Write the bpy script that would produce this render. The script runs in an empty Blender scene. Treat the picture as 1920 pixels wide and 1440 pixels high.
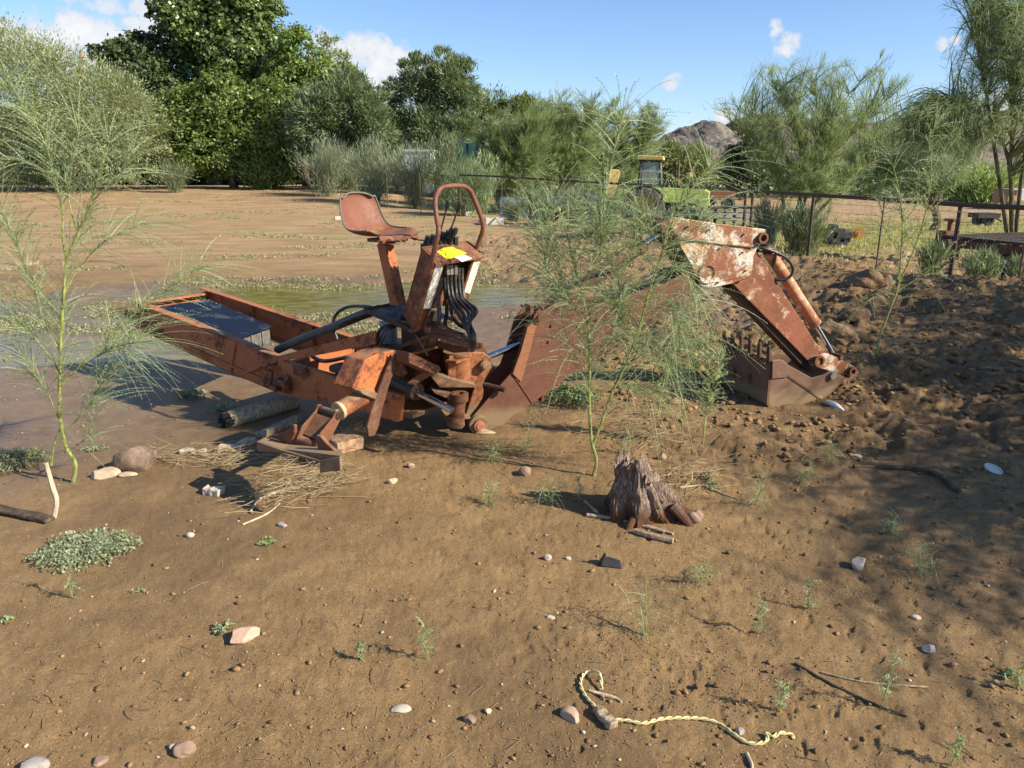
import bpy, bmesh, math, random
import numpy as np
# ------------------------------------------------------------------ camera, sky, sun, exposure
SC = bpy.context.scene
COL = SC.collection
CAM_H = 1.65; PITCH = math.radians(16.1); FPX = 1400.0      # eye height, downward tilt, focal length in photo pixels
cam_d = bpy.data.cameras.new('camera'); cam = bpy.data.objects.new('camera', cam_d); COL.objects.link(cam)
cam.location = (0, 0, CAM_H); cam.rotation_euler = (math.pi/2 - PITCH, 0, 0)
cam_d.sensor_width = 36; cam_d.lens = FPX/1920*36; cam_d.clip_start = 0.05; cam_d.clip_end = 4000
SC.camera = cam
SUN_EL = math.radians(32); SUN_XY = (0.925, -0.38)
SUN = (SUN_XY[0]*math.cos(SUN_EL), SUN_XY[1]*math.cos(SUN_EL), math.sin(SUN_EL))
world = bpy.data.worlds.new('World'); SC.world = world; world.use_nodes = True
sun_d = bpy.data.lights.new('sun', 'SUN'); sun = bpy.data.objects.new('sun', sun_d); COL.objects.link(sun)
sun_d.energy = 5.0; sun_d.angle = math.radians(0.55); sun_d.color = (1.0, 0.89, 0.72)
from mathutils import Vector
sun.rotation_euler = Vector(SUN).to_track_quat('Z', 'Y').to_euler()
SC.view_settings.view_transform = 'Standard'; SC.view_settings.look = 'None'
SC.view_settings.exposure = 0.90; SC.view_settings.gamma = 1
SC.render.resolution_x = 1024; SC.render.resolution_y = 768
try:
    SC.cycles.max_bounces = 5; SC.cycles.transparent_max_bounces = 8
except Exception: pass

# ------------------------------------------------------------------ photo geometry: pixels of the 1920x1440 photo to points in the place
C0 = np.array([0, 0, CAM_H]); FW = np.array([0, math.cos(PITCH), -math.sin(PITCH)])
UP = np.array([0, math.sin(PITCH), math.cos(PITCH)]); RT = np.array([1., 0, 0])
def ray(x, y): return FW + RT*(x-960)/FPX + UP*(720-y)/FPX
def PL(x, y, p0, n):
    r = ray(x, y); n = np.array(n, float)
    return C0 + r*(np.dot(np.array(p0, float)-C0, n)/np.dot(r, n))
def G(x, y, z=0.0): return PL(x, y, (0, 0, z), (0, 0, 1))
def D(x, y, Y): return PL(x, y, (0, Y, 0), (0, 1, 0))
def unit(a):
    a = np.array(a, float); return a/np.linalg.norm(a)

# ------------------------------------------------------------------ noise
def _h(ix, iy, s):
    u = np.uint64
    n = ix.astype(np.int64).astype(u)*u(374761393) + iy.astype(np.int64).astype(u)*u(668265263) + u((int(s)*2654435761+12345) & 0xffffffff)
    n = (n ^ (n >> u(13)))*u(1274126177); n = (n ^ (n >> u(16)))*u(2246822519)
    return ((n >> u(9)) & u(0xffff)).astype(float)/65535.0
def vn(x, y, s=0):
    x = np.asarray(x, float); y = np.asarray(y, float)
    ix = np.floor(x); iy = np.floor(y); fx = x-ix; fy = y-iy
    fx = fx*fx*fx*(fx*(fx*6-15)+10); fy = fy*fy*fy*(fy*(fy*6-15)+10)
    a = _h(ix, iy, s); b = _h(ix+1, iy, s); c = _h(ix, iy+1, s); d = _h(ix+1, iy+1, s)
    return (a*(1-fx)+b*fx)*(1-fy) + (c*(1-fx)+d*fx)*fy
def fbm(x, y, lam, octv=4, s=0):
    r = 0; a = 1; t = 0; k = 1.0/lam
    for i in range(octv):
        c, sn = math.cos(i*1.3+.5), math.sin(i*1.3+.5)
        r = r + a*vn((x*c-y*sn)*k+17.3*i, (x*sn+y*c)*k-9.1*i, s+i*7); t += a; a *= .5; k *= 2.03
    return r/t
def sstep(a, b, x):
    t = np.clip((x-a)/(b-a), 0, 1); return t*t*(3-2*t)

# ------------------------------------------------------------------ terrain
# fence line on the ground, from far left to near right
FENCE = [(-7.5, 33.0), (-0.45, 25.3), (2.75, 18.6), (4.2, 14.6), (5.15, 12.6), (6.15, 10.1), (7.6, 6.6)]
def fence_x(y):
    ys = np.array([p[1] for p in FENCE][::-1]); xs = np.array([p[0] for p in FENCE][::-1])
    return np.interp(y, ys, xs)
def puddle_mask(x, y):
    w = fbm(x, y, 1.1, 4, 31)-.5
    w2 = fbm(x, y, .35, 3, 37)-.5
    m1 = 1-((x+1.9)/3.6)**2-((y-10.2)/1.35)**2
    m2 = 1-((x+5.6)/3.0)**2-((y-8.6)/1.5)**2
    m3 = 1-((x+5.2)/2.4)**2-((y-7.0)/1.0)**2
    m = np.maximum(np.maximum(m1, m2), m3)
    return m + w*1.3 + w2*.55
def wet_mask(x, y):
    m1 = 1-((x+2.2)/5.6)**2-((y-9.2)/3.1)**2
    m2 = 1-((x+4.2)/3.6)**2-((y-6.2)/2.6)**2
    return np.maximum(m1, m2) + (fbm(x, y, 1.6, 3, 5)-.5)*1.1
def rough_mask(x, y):
    a = sstep(.2, 1.9, x + .18*(y-4)) * sstep(3.2, 4.6, y) * (1-sstep(17, 22, y))
    b = sstep(1.3, 3.0, x)*sstep(2.4, 3.6, y)*.45
    return np.clip(np.maximum(a, b), 0, 1)*(.55+.9*(fbm(x, y, 1.3, 3, 77)-.2))
def hz(x, y, fine=True):
    x = np.asarray(x, float); y = np.asarray(y, float)
    r = np.hypot(x, y)
    z = (fbm(x, y, 2.6, 3, 1)-.5)*.05*np.clip(r/3, 0, 1)
    z = z + (fbm(x, y, .55, 3, 2)-.5)*.016
    m = puddle_mask(x, y)
    z = z*(1-.6*sstep(-.6, .3, m)) - .085*sstep(-.12, .5, m)
    # bank of dug soil on the right and along the fence
    z = z + .34*np.exp(-((x-5.6)/1.5)**2-((y-8.2)/1.6)**2) + .22*np.exp(-((x-4.2)/1.1)**2-((y-9.8)/1.3)**2)
    z = z + .16*np.exp(-((x-3.6)/1.3)**2-((y-7.2)/.8)**2)
    fx = fence_x(y)
    z = z + .14*np.exp(-((x-fx+.5)/.7)**2)*sstep(8, 11, y)*(1-sstep(18, 24, y))
    sx, sy = 2.35, .76; tt = np.clip(((x+.6)*sx+(y-4.45)*sy)/(sx*sx+sy*sy), 0, 1); dd = np.hypot(x+.6-tt*sx, y-4.45-tt*sy)
    pad = 1-sstep(.35, .9, dd)                              # pressed flat where the machine lies
    z = z*(1-pad)
    pad2 = 1-sstep(.35, .75, np.hypot(x+1.3, y-4.15)); z = z*(1-pad2)
    rm = rough_mask(x, y)*(1-.85*pad)
    rg = 1-np.abs(2*fbm(x, y, .8, 4, 11)-1)
    cl = fbm(x, y, .34, 4, 15); z = z + rm*sstep(.55, .68, cl)*.05*(.3+fbm(x, y, .1, 3, 16))
    z = z + rm*(np.abs(fbm(x, y, .19, 4, 18)-.5)*2)**.8*.075 + rm*((rg-.6)*.13 + (fbm(x, y, .22, 3, 13)-.5)*.13 + (.5-np.abs(fbm(x, y, .13, 3, 14)-.5)*2)*.045)
    # ground beyond the fence on the right lies lower; far bank on the left rises
    wd_ = np.clip(3+(y-15)*.55, 3, 14); low = sstep(0, 1, (x-fx-.3)/wd_)*sstep(9, 14, y)
    z = z - low*(.32+.5*sstep(16, 34, y))
    z = z + (1-sstep(-2, 14, x-fx))*(sstep(27, 42, y)*.62 + sstep(42, 120, y)*.5)
    z = z + sstep(60, 400, r)*(-.8)
    if fine:
        k = 1-sstep(7, 12, r)
        calm = 1-.75*sstep(-.2, .4, wet_mask(x, y))
        z = z + k*calm*((fbm(x, y, .09, 4, 21)-.5)*.011 + (fbm(x, y, .028, 2, 23)-.5)*.0075)
        lump = fbm(x, y, .16, 3, 25); z = z + k*calm*sstep(.60, .78, lump)*.006*(.3+sstep(-1.5, 1.5, x))
        pit = fbm(x, y, .05, 2, 27); z = z - k*calm*sstep(.74, .86, pit)*.007*(.3+sstep(-2, 2, x))
    return z
def gz(x, y): return float(hz(np.array([x]), np.array([y]))[0])
def GPv(px, py):
    px = np.asarray(px, float); py = np.asarray(py, float); z = np.zeros(len(px)); rx = FW[None]+RT[None]*((px-960)/FPX)[:, None]+UP[None]*((720-py)/FPX)[:, None]
    for _ in range(3):
        k = (z-CAM_H)/rx[:, 2]; q = C0[None]+rx*k[:, None]; z = hz(q[:, 0], q[:, 1])
    q[:, 2] = z; return q
def GP(px, py):                                  # photo pixel -> point on the real ground
    z = 0.0
    for _ in range(5):
        q = G(px, py, z); z = gz(q[0], q[1])
    q = G(px, py, z); return np.array([q[0], q[1], gz(q[0], q[1])])

# ------------------------------------------------------------------ object helpers
OFF = {}
def link_mesh(name, V, Fs, mat, parent=None, smooth=False, attrs=None, bevel=0, autosmooth=False):
    V = np.asarray(V, float).reshape(-1, 3)
    off = OFF.get(parent.name, np.zeros(3)) if parent is not None else np.zeros(3)
    V = V-off
    me = bpy.data.meshes.new(name)
    if isinstance(Fs, np.ndarray):
        k = Fs.shape[1]; n = len(Fs)
        me.vertices.add(len(V)); me.vertices.foreach_set('co', V.ravel())
        me.loops.add(n*k); me.loops.foreach_set('vertex_index', Fs.astype(np.int32).ravel())
        me.polygons.add(n); me.polygons.foreach_set('loop_start', np.arange(0, n*k, k, dtype=np.int32))
        try: me.polygons.foreach_set('loop_total', np.full(n, k, dtype=np.int32))
        except Exception: pass
        me.update(calc_edges=True); me.validate()
    else:
        me.from_pydata([tuple(p) for p in V], [], Fs); me.update()
        bm = bmesh.new(); bm.from_mesh(me); bmesh.ops.recalc_face_normals(bm, faces=bm.faces); bm.to_mesh(me); bm.free()
    if smooth:
        me.polygons.foreach_set('use_smooth', np.ones(len(me.polygons), dtype=bool))
        if autosmooth:
            try: me.set_sharp_from_angle(angle=math.radians(38))
            except Exception: pass
    if attrs:
        for an, av in attrs.items():
            at = me.attributes.new(an, 'FLOAT', 'POINT'); at.data.foreach_set('value', np.asarray(av, dtype=np.float32))
    if mat is not None: me.materials.append(mat)
    o = bpy.data.objects.new(name, me); COL.objects.link(o)
    if parent is not None: o.parent = parent
    OFF[o.name] = off
    if bevel:
        b = o.modifiers.new('edge', 'BEVEL'); b.width = bevel; b.segments = 2; b.limit_method = 'ANGLE'; b.angle_limit = math.radians(40)
        b.harden_normals = False
    return o
def tag(o, label=None, cat=None, group=None, kind=None):
    if label: o['label'] = label
    if cat: o['category'] = cat
    if group: o['group'] = group
    if kind: o['kind'] = kind
    return o
def thing(name, loc, label, cat, group=None):
    o = bpy.data.objects.new(name, None); COL.objects.link(o); o.location = tuple(loc); o.empty_display_size = .1
    OFF[o.name] = np.array(loc, float)
    return tag(o, label, cat, group)

class MB:
    def __init__(s): s.V = []; s.F = []
    def add(s, V, F):
        b = len(s.V); s.V += [tuple(map(float, p)) for p in V]; s.F += [tuple(b+i for i in f) for f in F]; return s
    def prism(s, poly, vec):
        poly = [np.array(p, float) for p in poly]; n = len(poly); vec = np.array(vec, float)
        V = poly+[p+vec for p in poly]
        F = [tuple(range(n))[::-1], tuple(range(n, 2*n))] + [(i, (i+1) % n, n+(i+1) % n, n+i) for i in range(n)]
        return s.add(V, F)
    def frame(s, outer, inner, vec):               # plate with one opening, both loops the same length
        n = len(outer); vec = np.array(vec, float)
        o = [np.array(p, float) for p in outer]; q = [np.array(p, float) for p in inner]
        V = o+q+[p+vec for p in o]+[p+vec for p in q]; F = []
        for i in range(n):
            j = (i+1) % n
            F += [(i, j, n+j, n+i), (2*n+i, 3*n+i, 3*n+j, 2*n+j), (i, 2*n+i, 2*n+j, j), (n+i, n+j, 3*n+j, 3*n+i)]
        return s.add(V, F)
    def box(s, c, ax, ay, az):                     # centre and three half-axis vectors
        c, ax, ay, az = [np.array(q, float) for q in (c, ax, ay, az)]
        return s.prism([c-ax-ay-az, c+ax-ay-az, c+ax+ay-az, c-ax+ay-az], 2*az)
    def tube(s, pts, r, seg=10, cap=True, smoothpath=0):
        pts = [np.array(p, float) for p in pts]
        if smoothpath: pts = spline(pts, smoothpath)
        n = len(pts)
        rr = [r]*n if np.isscalar(r) else list(np.interp(np.linspace(0, 1, n), np.linspace(0, 1, len(r)), r))
        T = [unit(pts[min(i+1, n-1)]-pts[max(i-1, 0)]) for i in range(n)]
        a = np.array([0, 0, 1.]) if abs(T[0][2]) < .9 else np.array([1., 0, 0])
        N = unit(np.cross(T[0], a)); V = []
        for i in range(n):
            N = unit(N-T[i]*np.dot(N, T[i])); B = np.cross(T[i], N)
            for k in range(seg):
                t = 2*math.pi*k/seg; V.append(pts[i]+(N*math.cos(t)+B*math.sin(t))*rr[i])
        F = [(i*seg+k, i*seg+(k+1) % seg, (i+1)*seg+(k+1) % seg, (i+1)*seg+k) for i in range(n-1) for k in range(seg)]
        if cap: F += [tuple(range(seg))[::-1], tuple((n-1)*seg+k for k in range(seg))]
        return s.add(V, F)
    def ring(s, c, axis, ro, ri, h, seg=20):       # annular boss centred on c
        axis = unit(axis); a = np.array([0, 0, 1.]) if abs(axis[2]) < .9 else np.array([1., 0, 0])
        N = unit(np.cross(axis, a)); B = np.cross(axis, N); c = np.array(c, float); V = []
        for (r, z) in ((ro, -h/2), (ro, h/2), (ri, h/2), (ri, -h/2)):
            for k in range(seg):
                t = 2*math.pi*k/seg; V.append(c+axis*z+(N*math.cos(t)+B*math.sin(t))*r)
        F = []
        for q in range(4):
            for k in range(seg):
                F.append((q*seg+k, q*seg+(k+1) % seg, ((q+1) % 4)*seg+(k+1) % seg, ((q+1) % 4)*seg+k))
        return s.add(V, F)
    def disc(s, c, axis, r, h, seg=20):
        axis = unit(axis); c = np.array(c, float); return s.tube([c-axis*h/2, c+axis*h/2], r, seg)
    def build(s, name, mat, parent=None, smooth=False, bevel=0, **k):
        return link_mesh(name, np.array(s.V), s.F, mat, parent, smooth=smooth, bevel=bevel, autosmooth=smooth, **k)
def spline(pts, sub=5):
    pts = [np.array(p, float) for p in pts]; out = []
    P = [2*pts[0]-pts[1]]+pts+[2*pts[-1]-pts[-2]]
    for i in range(1, len(P)-2):
        for k in range(sub):
            t = k/sub; a, b, c, d = P[i-1], P[i], P[i+1], P[i+2]
            out.append(.5*((2*b)+(-a+c)*t+(2*a-5*b+4*c-d)*t*t+(-a+3*b-3*c+d)*t**3))
    out.append(pts[-1]); return out

def nrm(a): return a/np.maximum(np.linalg.norm(a, axis=-1, keepdims=True), 1e-9)
# ------------------------------------------------------------------ materials
def nmat(name):
    m = bpy.data.materials.new(name); m.use_nodes = True; nt = m.node_tree; nt.nodes.clear()
    out = nt.nodes.new('ShaderNodeOutputMaterial'); return m, nt, out
class NT:
    def __init__(s, nt): s.nt = nt
    def n(s, t, **k):
        x = s.nt.nodes.new(t)
        for a, b in k.items():
            setattr(x, a, b)
        return x
    def l(s, a, b): s.nt.links.new(a, b)
    def val(s, x, sock):
        if isinstance(x, (int, float)): sock.default_value = x
        elif isinstance(x, (tuple, list)): sock.default_value = tuple(x)+((1,) if len(x) == 3 and sock.type == 'RGBA' else ())
        else: s.l(x, sock)
    def math(s, op, a, b=0.0, c=None, clamp=False):
        x = s.n('ShaderNodeMath', operation=op); x.use_clamp = clamp
        s.val(a, x.inputs[0]); s.val(b, x.inputs[1])
        if c is not None: s.val(c, x.inputs[2])
        return x.outputs[0]
    def noise(s, vec, scale, detail=4, rough=.55, dist=0.0):
        x = s.n('ShaderNodeTexNoise'); x.inputs['Scale'].default_value = scale; x.inputs['Detail'].default_value = detail
        x.inputs['Roughness'].default_value = rough; x.inputs['Distortion'].default_value = dist
        if vec is not None: s.l(vec, x.inputs['Vector'])
        return x.outputs['Fac']
    def ramp(s, fac, a, b, ca=0.0, cb=1.0):       # smooth remap a..b
        x = s.n('ShaderNodeMapRange'); x.interpolation_type = 'SMOOTHSTEP'
        s.val(fac, x.inputs['Value']); x.inputs['From Min'].default_value = a; x.inputs['From Max'].default_value = b
        x.inputs['To Min'].default_value = ca; x.inputs['To Max'].default_value = cb
        return x.outputs['Result']
    def mix(s, fac, a, b):
        x = s.n('ShaderNodeMix', data_type='RGBA'); s.val(fac, x.inputs[0]); s.val(a, x.inputs[6]); s.val(b, x.inputs[7]); return x.outputs[2]
    def pos(s): return s.n('ShaderNodeNewGeometry').outputs['Position']
    def attr(s, name): return s.n('ShaderNodeAttribute', attribute_name=name).outputs['Fac']
    def scale(s, vec, v):
        x = s.n('ShaderNodeVectorMath', operation='MULTIPLY'); s.l(vec, x.inputs[0]); x.inputs[1].default_value = v; return x.outputs[0]
    def bump(s, h, strength=.5, dist=.01):
        x = s.n('ShaderNodeBump'); x.inputs['Strength'].default_value = strength; x.inputs['Distance'].default_value = dist; s.l(h, x.inputs['Height']); return x.outputs[0]
    def pbsdf(s, out, color, rough, metal=0.0, normal=None, spec=.5, coat=0):
        x = s.n('ShaderNodeBsdfPrincipled'); s.val(color, x.inputs['Base Color']); s.val(rough, x.inputs['Roughness']); s.val(metal, x.inputs['Metallic'])
        x.inputs['Specular IOR Level'].default_value = spec
        if normal is not None: s.l(normal, x.inputs['Normal'])
        s.l(x.outputs[0], out.inputs[0]); return x
def simple(name, col, rough=.6, metal=0, var=.25, scale=20, bump=.2, dist=.004, spec=.5, dust=0.0):
    m, nt, out = nmat(name); t = NT(nt); p = t.pos()
    n1 = t.noise(p, scale, 5, .6); n2 = t.noise(p, scale*.18, 3, .5)
    f = t.math('ADD', t.math('MULTIPLY', n1, .6), t.math('MULTIPLY', n2, .4))
    a = [c*(1-var) for c in col]; b = [min(1, c*(1+var)) for c in col]
    c = t.mix(t.ramp(f, .3, .7), a, b)
    if dust: c = t.mix(t.ramp(t.noise(p, 6, 5, .65), .62-dust, .9-dust), c, (.26, .19, .12))
    t.pbsdf(out, c, t.ramp(n1, .2, .8, max(rough-.12, .02), min(rough+.12, 1)), metal, t.bump(n1, bump, dist), spec); return m
def rusty(name, paint, rust=(.075, .028, .014), rust2=(.16, .06, .025), amt=.5, white=0.0, wcol=(.62, .56, .46), dust=.25, dcol=(.25, .16, .085), low=0.0, rough=.62, sc=1.0):
    m, nt, out = nmat(name); t = NT(nt); p = t.pos()
    big = t.noise(p, 5*sc, 6, .65, .3); mid = t.noise(p, 24*sc, 8, .75, .15); fine = t.noise(p, 140*sc, 5, .75); chip = t.noise(p, 52*sc, 6, .8)
    rc = t.mix(t.ramp(fine, .35, .65), rust, rust2)
    pc = t.mix(t.ramp(mid, .3, .7), [c*.8 for c in paint], [min(1, c*1.15) for c in paint])
    f = t.math('ADD', t.math('MULTIPLY', big, .40), t.math('ADD', t.math('MULTIPLY', mid, .40), t.math('MULTIPLY', fine, .20)))
    rm = t.ramp(f, .575-.17*amt, .635-.15*amt); rm = t.math('MAXIMUM', rm, t.math('MULTIPLY', t.ramp(chip, .60-.06*amt, .65-.06*amt), .85))
    c = t.mix(rm, pc, rc); hgt = t.math('SUBTRACT', 1.0, t.math('MULTIPLY', rm, .6))
    if white:
        b2 = t.math('ADD', t.math('MULTIPLY', t.noise(p, 6.5*sc, 9, .72, .5), .7), t.math('MULTIPLY', mid, .3)); wm = t.ramp(b2, .60-.17*white, .67-.15*white)
        wm = t.math('MULTIPLY', wm, t.ramp(chip, .62, .54, .25, 1.0))
        wc = t.mix(t.ramp(t.noise(p, 11*sc, 6, .7), .42, .62), wcol, [wcol[0]*.82, wcol[1]*.60, wcol[2]*.36])
        c = t.mix(wm, c, wc)
    # settled dust and mud, more on faces that look up and near the ground
    nz = t.n('ShaderNodeSeparateXYZ'); t.l(t.n('ShaderNodeNewGeometry').outputs['Normal'], nz.inputs[0])
    pz = t.n('ShaderNodeSeparateXYZ'); t.l(p, pz.inputs[0])
    dn = t.noise(p, 9*sc, 6, .7)
    dm = t.math('ADD', t.ramp(nz.outputs[2], .2, 1.0, 0, .30), dn)
    dm = t.ramp(dm, .86-dust*.6, 1.18-dust*.6)
    c = t.mix(dm, c, dcol)
    if low:
        lm = t.ramp(t.math('ADD', pz.outputs[2], t.math('MULTIPLY', t.math('SUBTRACT', dn, .5), .12)), low, low*.55)
        c = t.mix(lm, c, (.20, .135, .075))
    h = t.math('ADD', t.math('MULTIPLY', hgt, .4), t.math('MULTIPLY', fine, .6))
    t.pbsdf(out, c, t.ramp(f, .35, .65, rough-.15, rough+.2), 0.0, t.bump(h, .35, .0025), .35)
    return m
def leafmat(name, dark, light, trans=.3, rough=.55, tscale=1.3):
    m, nt, out = nmat(name); t = NT(nt)
    a = t.attr('tint'); c = t.mix(a, dark, light)
    d = t.n('ShaderNodeBsdfDiffuse'); t.l(c, d.inputs[0])
    tr = t.n('ShaderNodeBsdfTranslucent'); c2 = t.mix(1.0, c, c); t.l(t.mix(.5, c, [min(1, light[0]*tscale), min(1, light[1]*tscale), light[2]*.7]), tr.inputs[0])
    g = t.n('ShaderNodeBsdfGlossy'); g.inputs[0].default_value = (.8, .85, .8, 1); g.inputs[1].default_value = rough
    m1 = t.n('ShaderNodeMixShader'); m1.inputs[0].default_value = trans; t.l(d.outputs[0], m1.inputs[1]); t.l(tr.outputs[0], m1.inputs[2])
    m2 = t.n('ShaderNodeMixShader'); m2.inputs[0].default_value = .05; t.l(m1.outputs[0], m2.inputs[1]); t.l(g.outputs[0], m2.inputs[2])
    t.l(m2.outputs[0], out.inputs[0]); return m
def barkmat(name, a, b, scale=30, zs=.2, bump=.6):
    m, nt, out = nmat(name); t = NT(nt); p = t.scale(t.pos(), (1, 1, zs)); n = t.noise(p, scale, 6, .65, .3)
    t.pbsdf(out, t.mix(t.ramp(n, .35, .68), a, b), .85, 0, t.bump(n, bump, .006), .2); return m

# ------------------------------------------------------------------ sky with clouds
def build_world():
    nt = world.node_tree; nt.nodes.clear(); t = NT(nt)
    out = t.n('ShaderNodeOutputWorld'); bg = t.n('ShaderNodeBackground'); bg.inputs[1].default_value = .080
    sky = t.n('ShaderNodeTexSky', sky_type='NISHITA'); sky.sun_disc = False
    sky.sun_elevation = SUN_EL; sky.sun_rotation = math.atan2(SUN_XY[0], SUN_XY[1])
    sky.altitude = 400; sky.air_density = 1.0; sky.dust_density = .35; sky.ozone_density = 2.2
    gen = t.n('ShaderNodeTexCoord').outputs['Generated']
    sp = t.n('ShaderNodeSeparateXYZ'); t.l(gen, sp.inputs[0])
    az = t.math('ARCTAN2', sp.outputs[0], sp.outputs[1]); el = t.math('ARCSINE', sp.outputs[2])
    n1 = t.noise(gen, 26, 9, .62, .25); n2 = t.noise(gen, 9, 3, .5)
    CL = [(25, 70, 70, 38, 1), (85, 80, 60, 34, 1), (150, 62, 58, 30, 1.1), (180, 90, 45, 25, .9), (110, 125, 90, 34, .9), (20, 30, 30, 14, .5),
          (255, 44, 38, 11, .7), (215, 8, 62, 15, .9), (285, 52, 45, 16, .8), (300, 90, 40, 20, .6),
          (600, 92, 34, 26, 1.0), (640, 112, 50, 34, 1.1), (690, 125, 52, 40, 1.2), (712, 108, 30, 26, 1.1), (745, 125, 40, 30, 1.1), (700, 165, 80, 34, 1.1), (770, 130, 26, 18, .8),
          (1472, 88, 20, 20, .72), (1458, 62, 10, 10, .5), (1452, 45, 8, 6, .4), (1262, 155, 14, 12, .62), (1767, 80, 9, 10, .8), (1793, 74, 10, 9, .8),
          (1875, 190, 62, 28, .9), (1365, 216, 22, 9, .8), (1845, 205, 50, 16, .8), (560, 130, 40, 30, .8)]
    mask = None
    for (px, py, rx, ry, s) in CL:
        r = unit(ray(px, py)); a0 = math.atan2(r[0], r[1]); e0 = math.asin(r[2])
        dx = t.math('DIVIDE', t.math('SUBTRACT', az, a0), rx/FPX*1.4); dy = t.math('DIVIDE', t.math('SUBTRACT', el, e0), ry/FPX*1.4)
        q = t.math('MULTIPLY_ADD', dx, dx, t.math('MULTIPLY', dy, dy))
        v = t.math('MULTIPLY', t.math('SUBTRACT', 1.0, q), s)
        mask = v if mask is None else t.math('MAXIMUM', mask, v)
    dens = t.math('ADD', mask, t.math('MULTIPLY', t.math('SUBTRACT', n1, .52), 3.4))
    cm = t.ramp(dens, .08, .75, 0, .96)
    shade = t.ramp(t.math('ADD', dens, t.math('MULTIPLY', n2, .8)), .3, 1.9)
    cc = t.mix(shade, (4.3, 4.8, 5.5), (6.6, 6.6, 6.6))
    hor = t.ramp(sp.outputs[2], .0, .42)
    tint = t.mix(hor, (.95, 1.05, 1.30), (.90, 1.02, 1.18))
    mul = t.n('ShaderNodeMix', data_type='RGBA'); mul.blend_type = 'MULTIPLY'; mul.inputs[0].default_value = 1; t.l(sky.outputs[0], mul.inputs[6]); t.l(tint, mul.inputs[7])
    t.l(t.mix(cm, mul.outputs[2], cc), bg.inputs[0]); t.l(bg.outputs[0], out.inputs[0])
build_world()
rng = np.random.default_rng(7); random.seed(7)
# ------------------------------------------------------------------ ground sheet (one mesh, finest near the camera)
def build_ground():
    a = np.concatenate([np.linspace(-180, -54, 42, endpoint=False), np.linspace(-54, 54, 1050, endpoint=False), np.linspace(54, 180, 42, endpoint=False)])
    a = np.radians(a); na = len(a)
    r = [0.75]
    while r[-1] < 1400:
        q = r[-1]; r.append(q*(1.0062 if q < 12 else 1.010 if q < 30 else 1.03 if q < 120 else 1.09))
    r = np.array(r); nr = len(r)
    X = (r[:, None]*np.sin(a)[None]).ravel(); Y = (r[:, None]*np.cos(a)[None]).ravel()
    Z = hz(X, Y)
    V = np.stack([X, Y, Z], 1); V = np.vstack([V, [[0, 0, gz(0, 0)]]])
    i = np.arange(nr-1)[:, None]*na; j = np.arange(na)[None]; j2 = (j+1) % na
    F = np.stack([i+j, i+na+j, i+na+j2, i+j2], -1).reshape(-1, 4)
    c = len(V)-1; jj = np.arange(na)
    F = np.vstack([F, np.stack([jj, (jj+1) % na, np.full(na, c), np.full(na, c)], 1)[:0]])
    Xa, Ya = V[:, 0], V[:, 1]
    R = np.hypot(Xa, Ya)
    wet = sstep(-.25, .55, wet_mask(Xa, Ya))
    calm = (1-sstep(-2.6, -.6, Xa+.45*(Ya-1)))*(1-sstep(5.5, 8, Ya))*.55
    wet = np.clip(wet+calm*sstep(.3, .7, fbm(Xa, Ya, .9, 3, 51)), 0, 1)
    fx = fence_x(Ya)
    grass = sstep(1.0, 4.0, Xa-fx)*sstep(15, 20, Ya)*(1-sstep(31, 42, Ya))*sstep(.36, .56, fbm(Xa, Ya, 5, 3, 61)+.1)
    grass = np.maximum(grass, .45*sstep(14, 20, Ya)*(1-sstep(24, 34, Ya))*sstep(.55, .7, fbm(Xa*.5, Ya, 1.2, 4, 63))*(Xa < fx))
    far = sstep(11.5, 17, Ya+fbm(Xa, Ya, 4, 2, 65)*3)
    o = link_mesh('ground', V, F, MAT_GROUND, smooth=True, attrs={'wet': wet, 'rough': np.clip(rough_mask(Xa, Ya), 0, 1), 'grass': grass, 'far': far})
    # a plug under the camera closes the sheet
    o['kind'] = 'structure'
    return o
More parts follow.
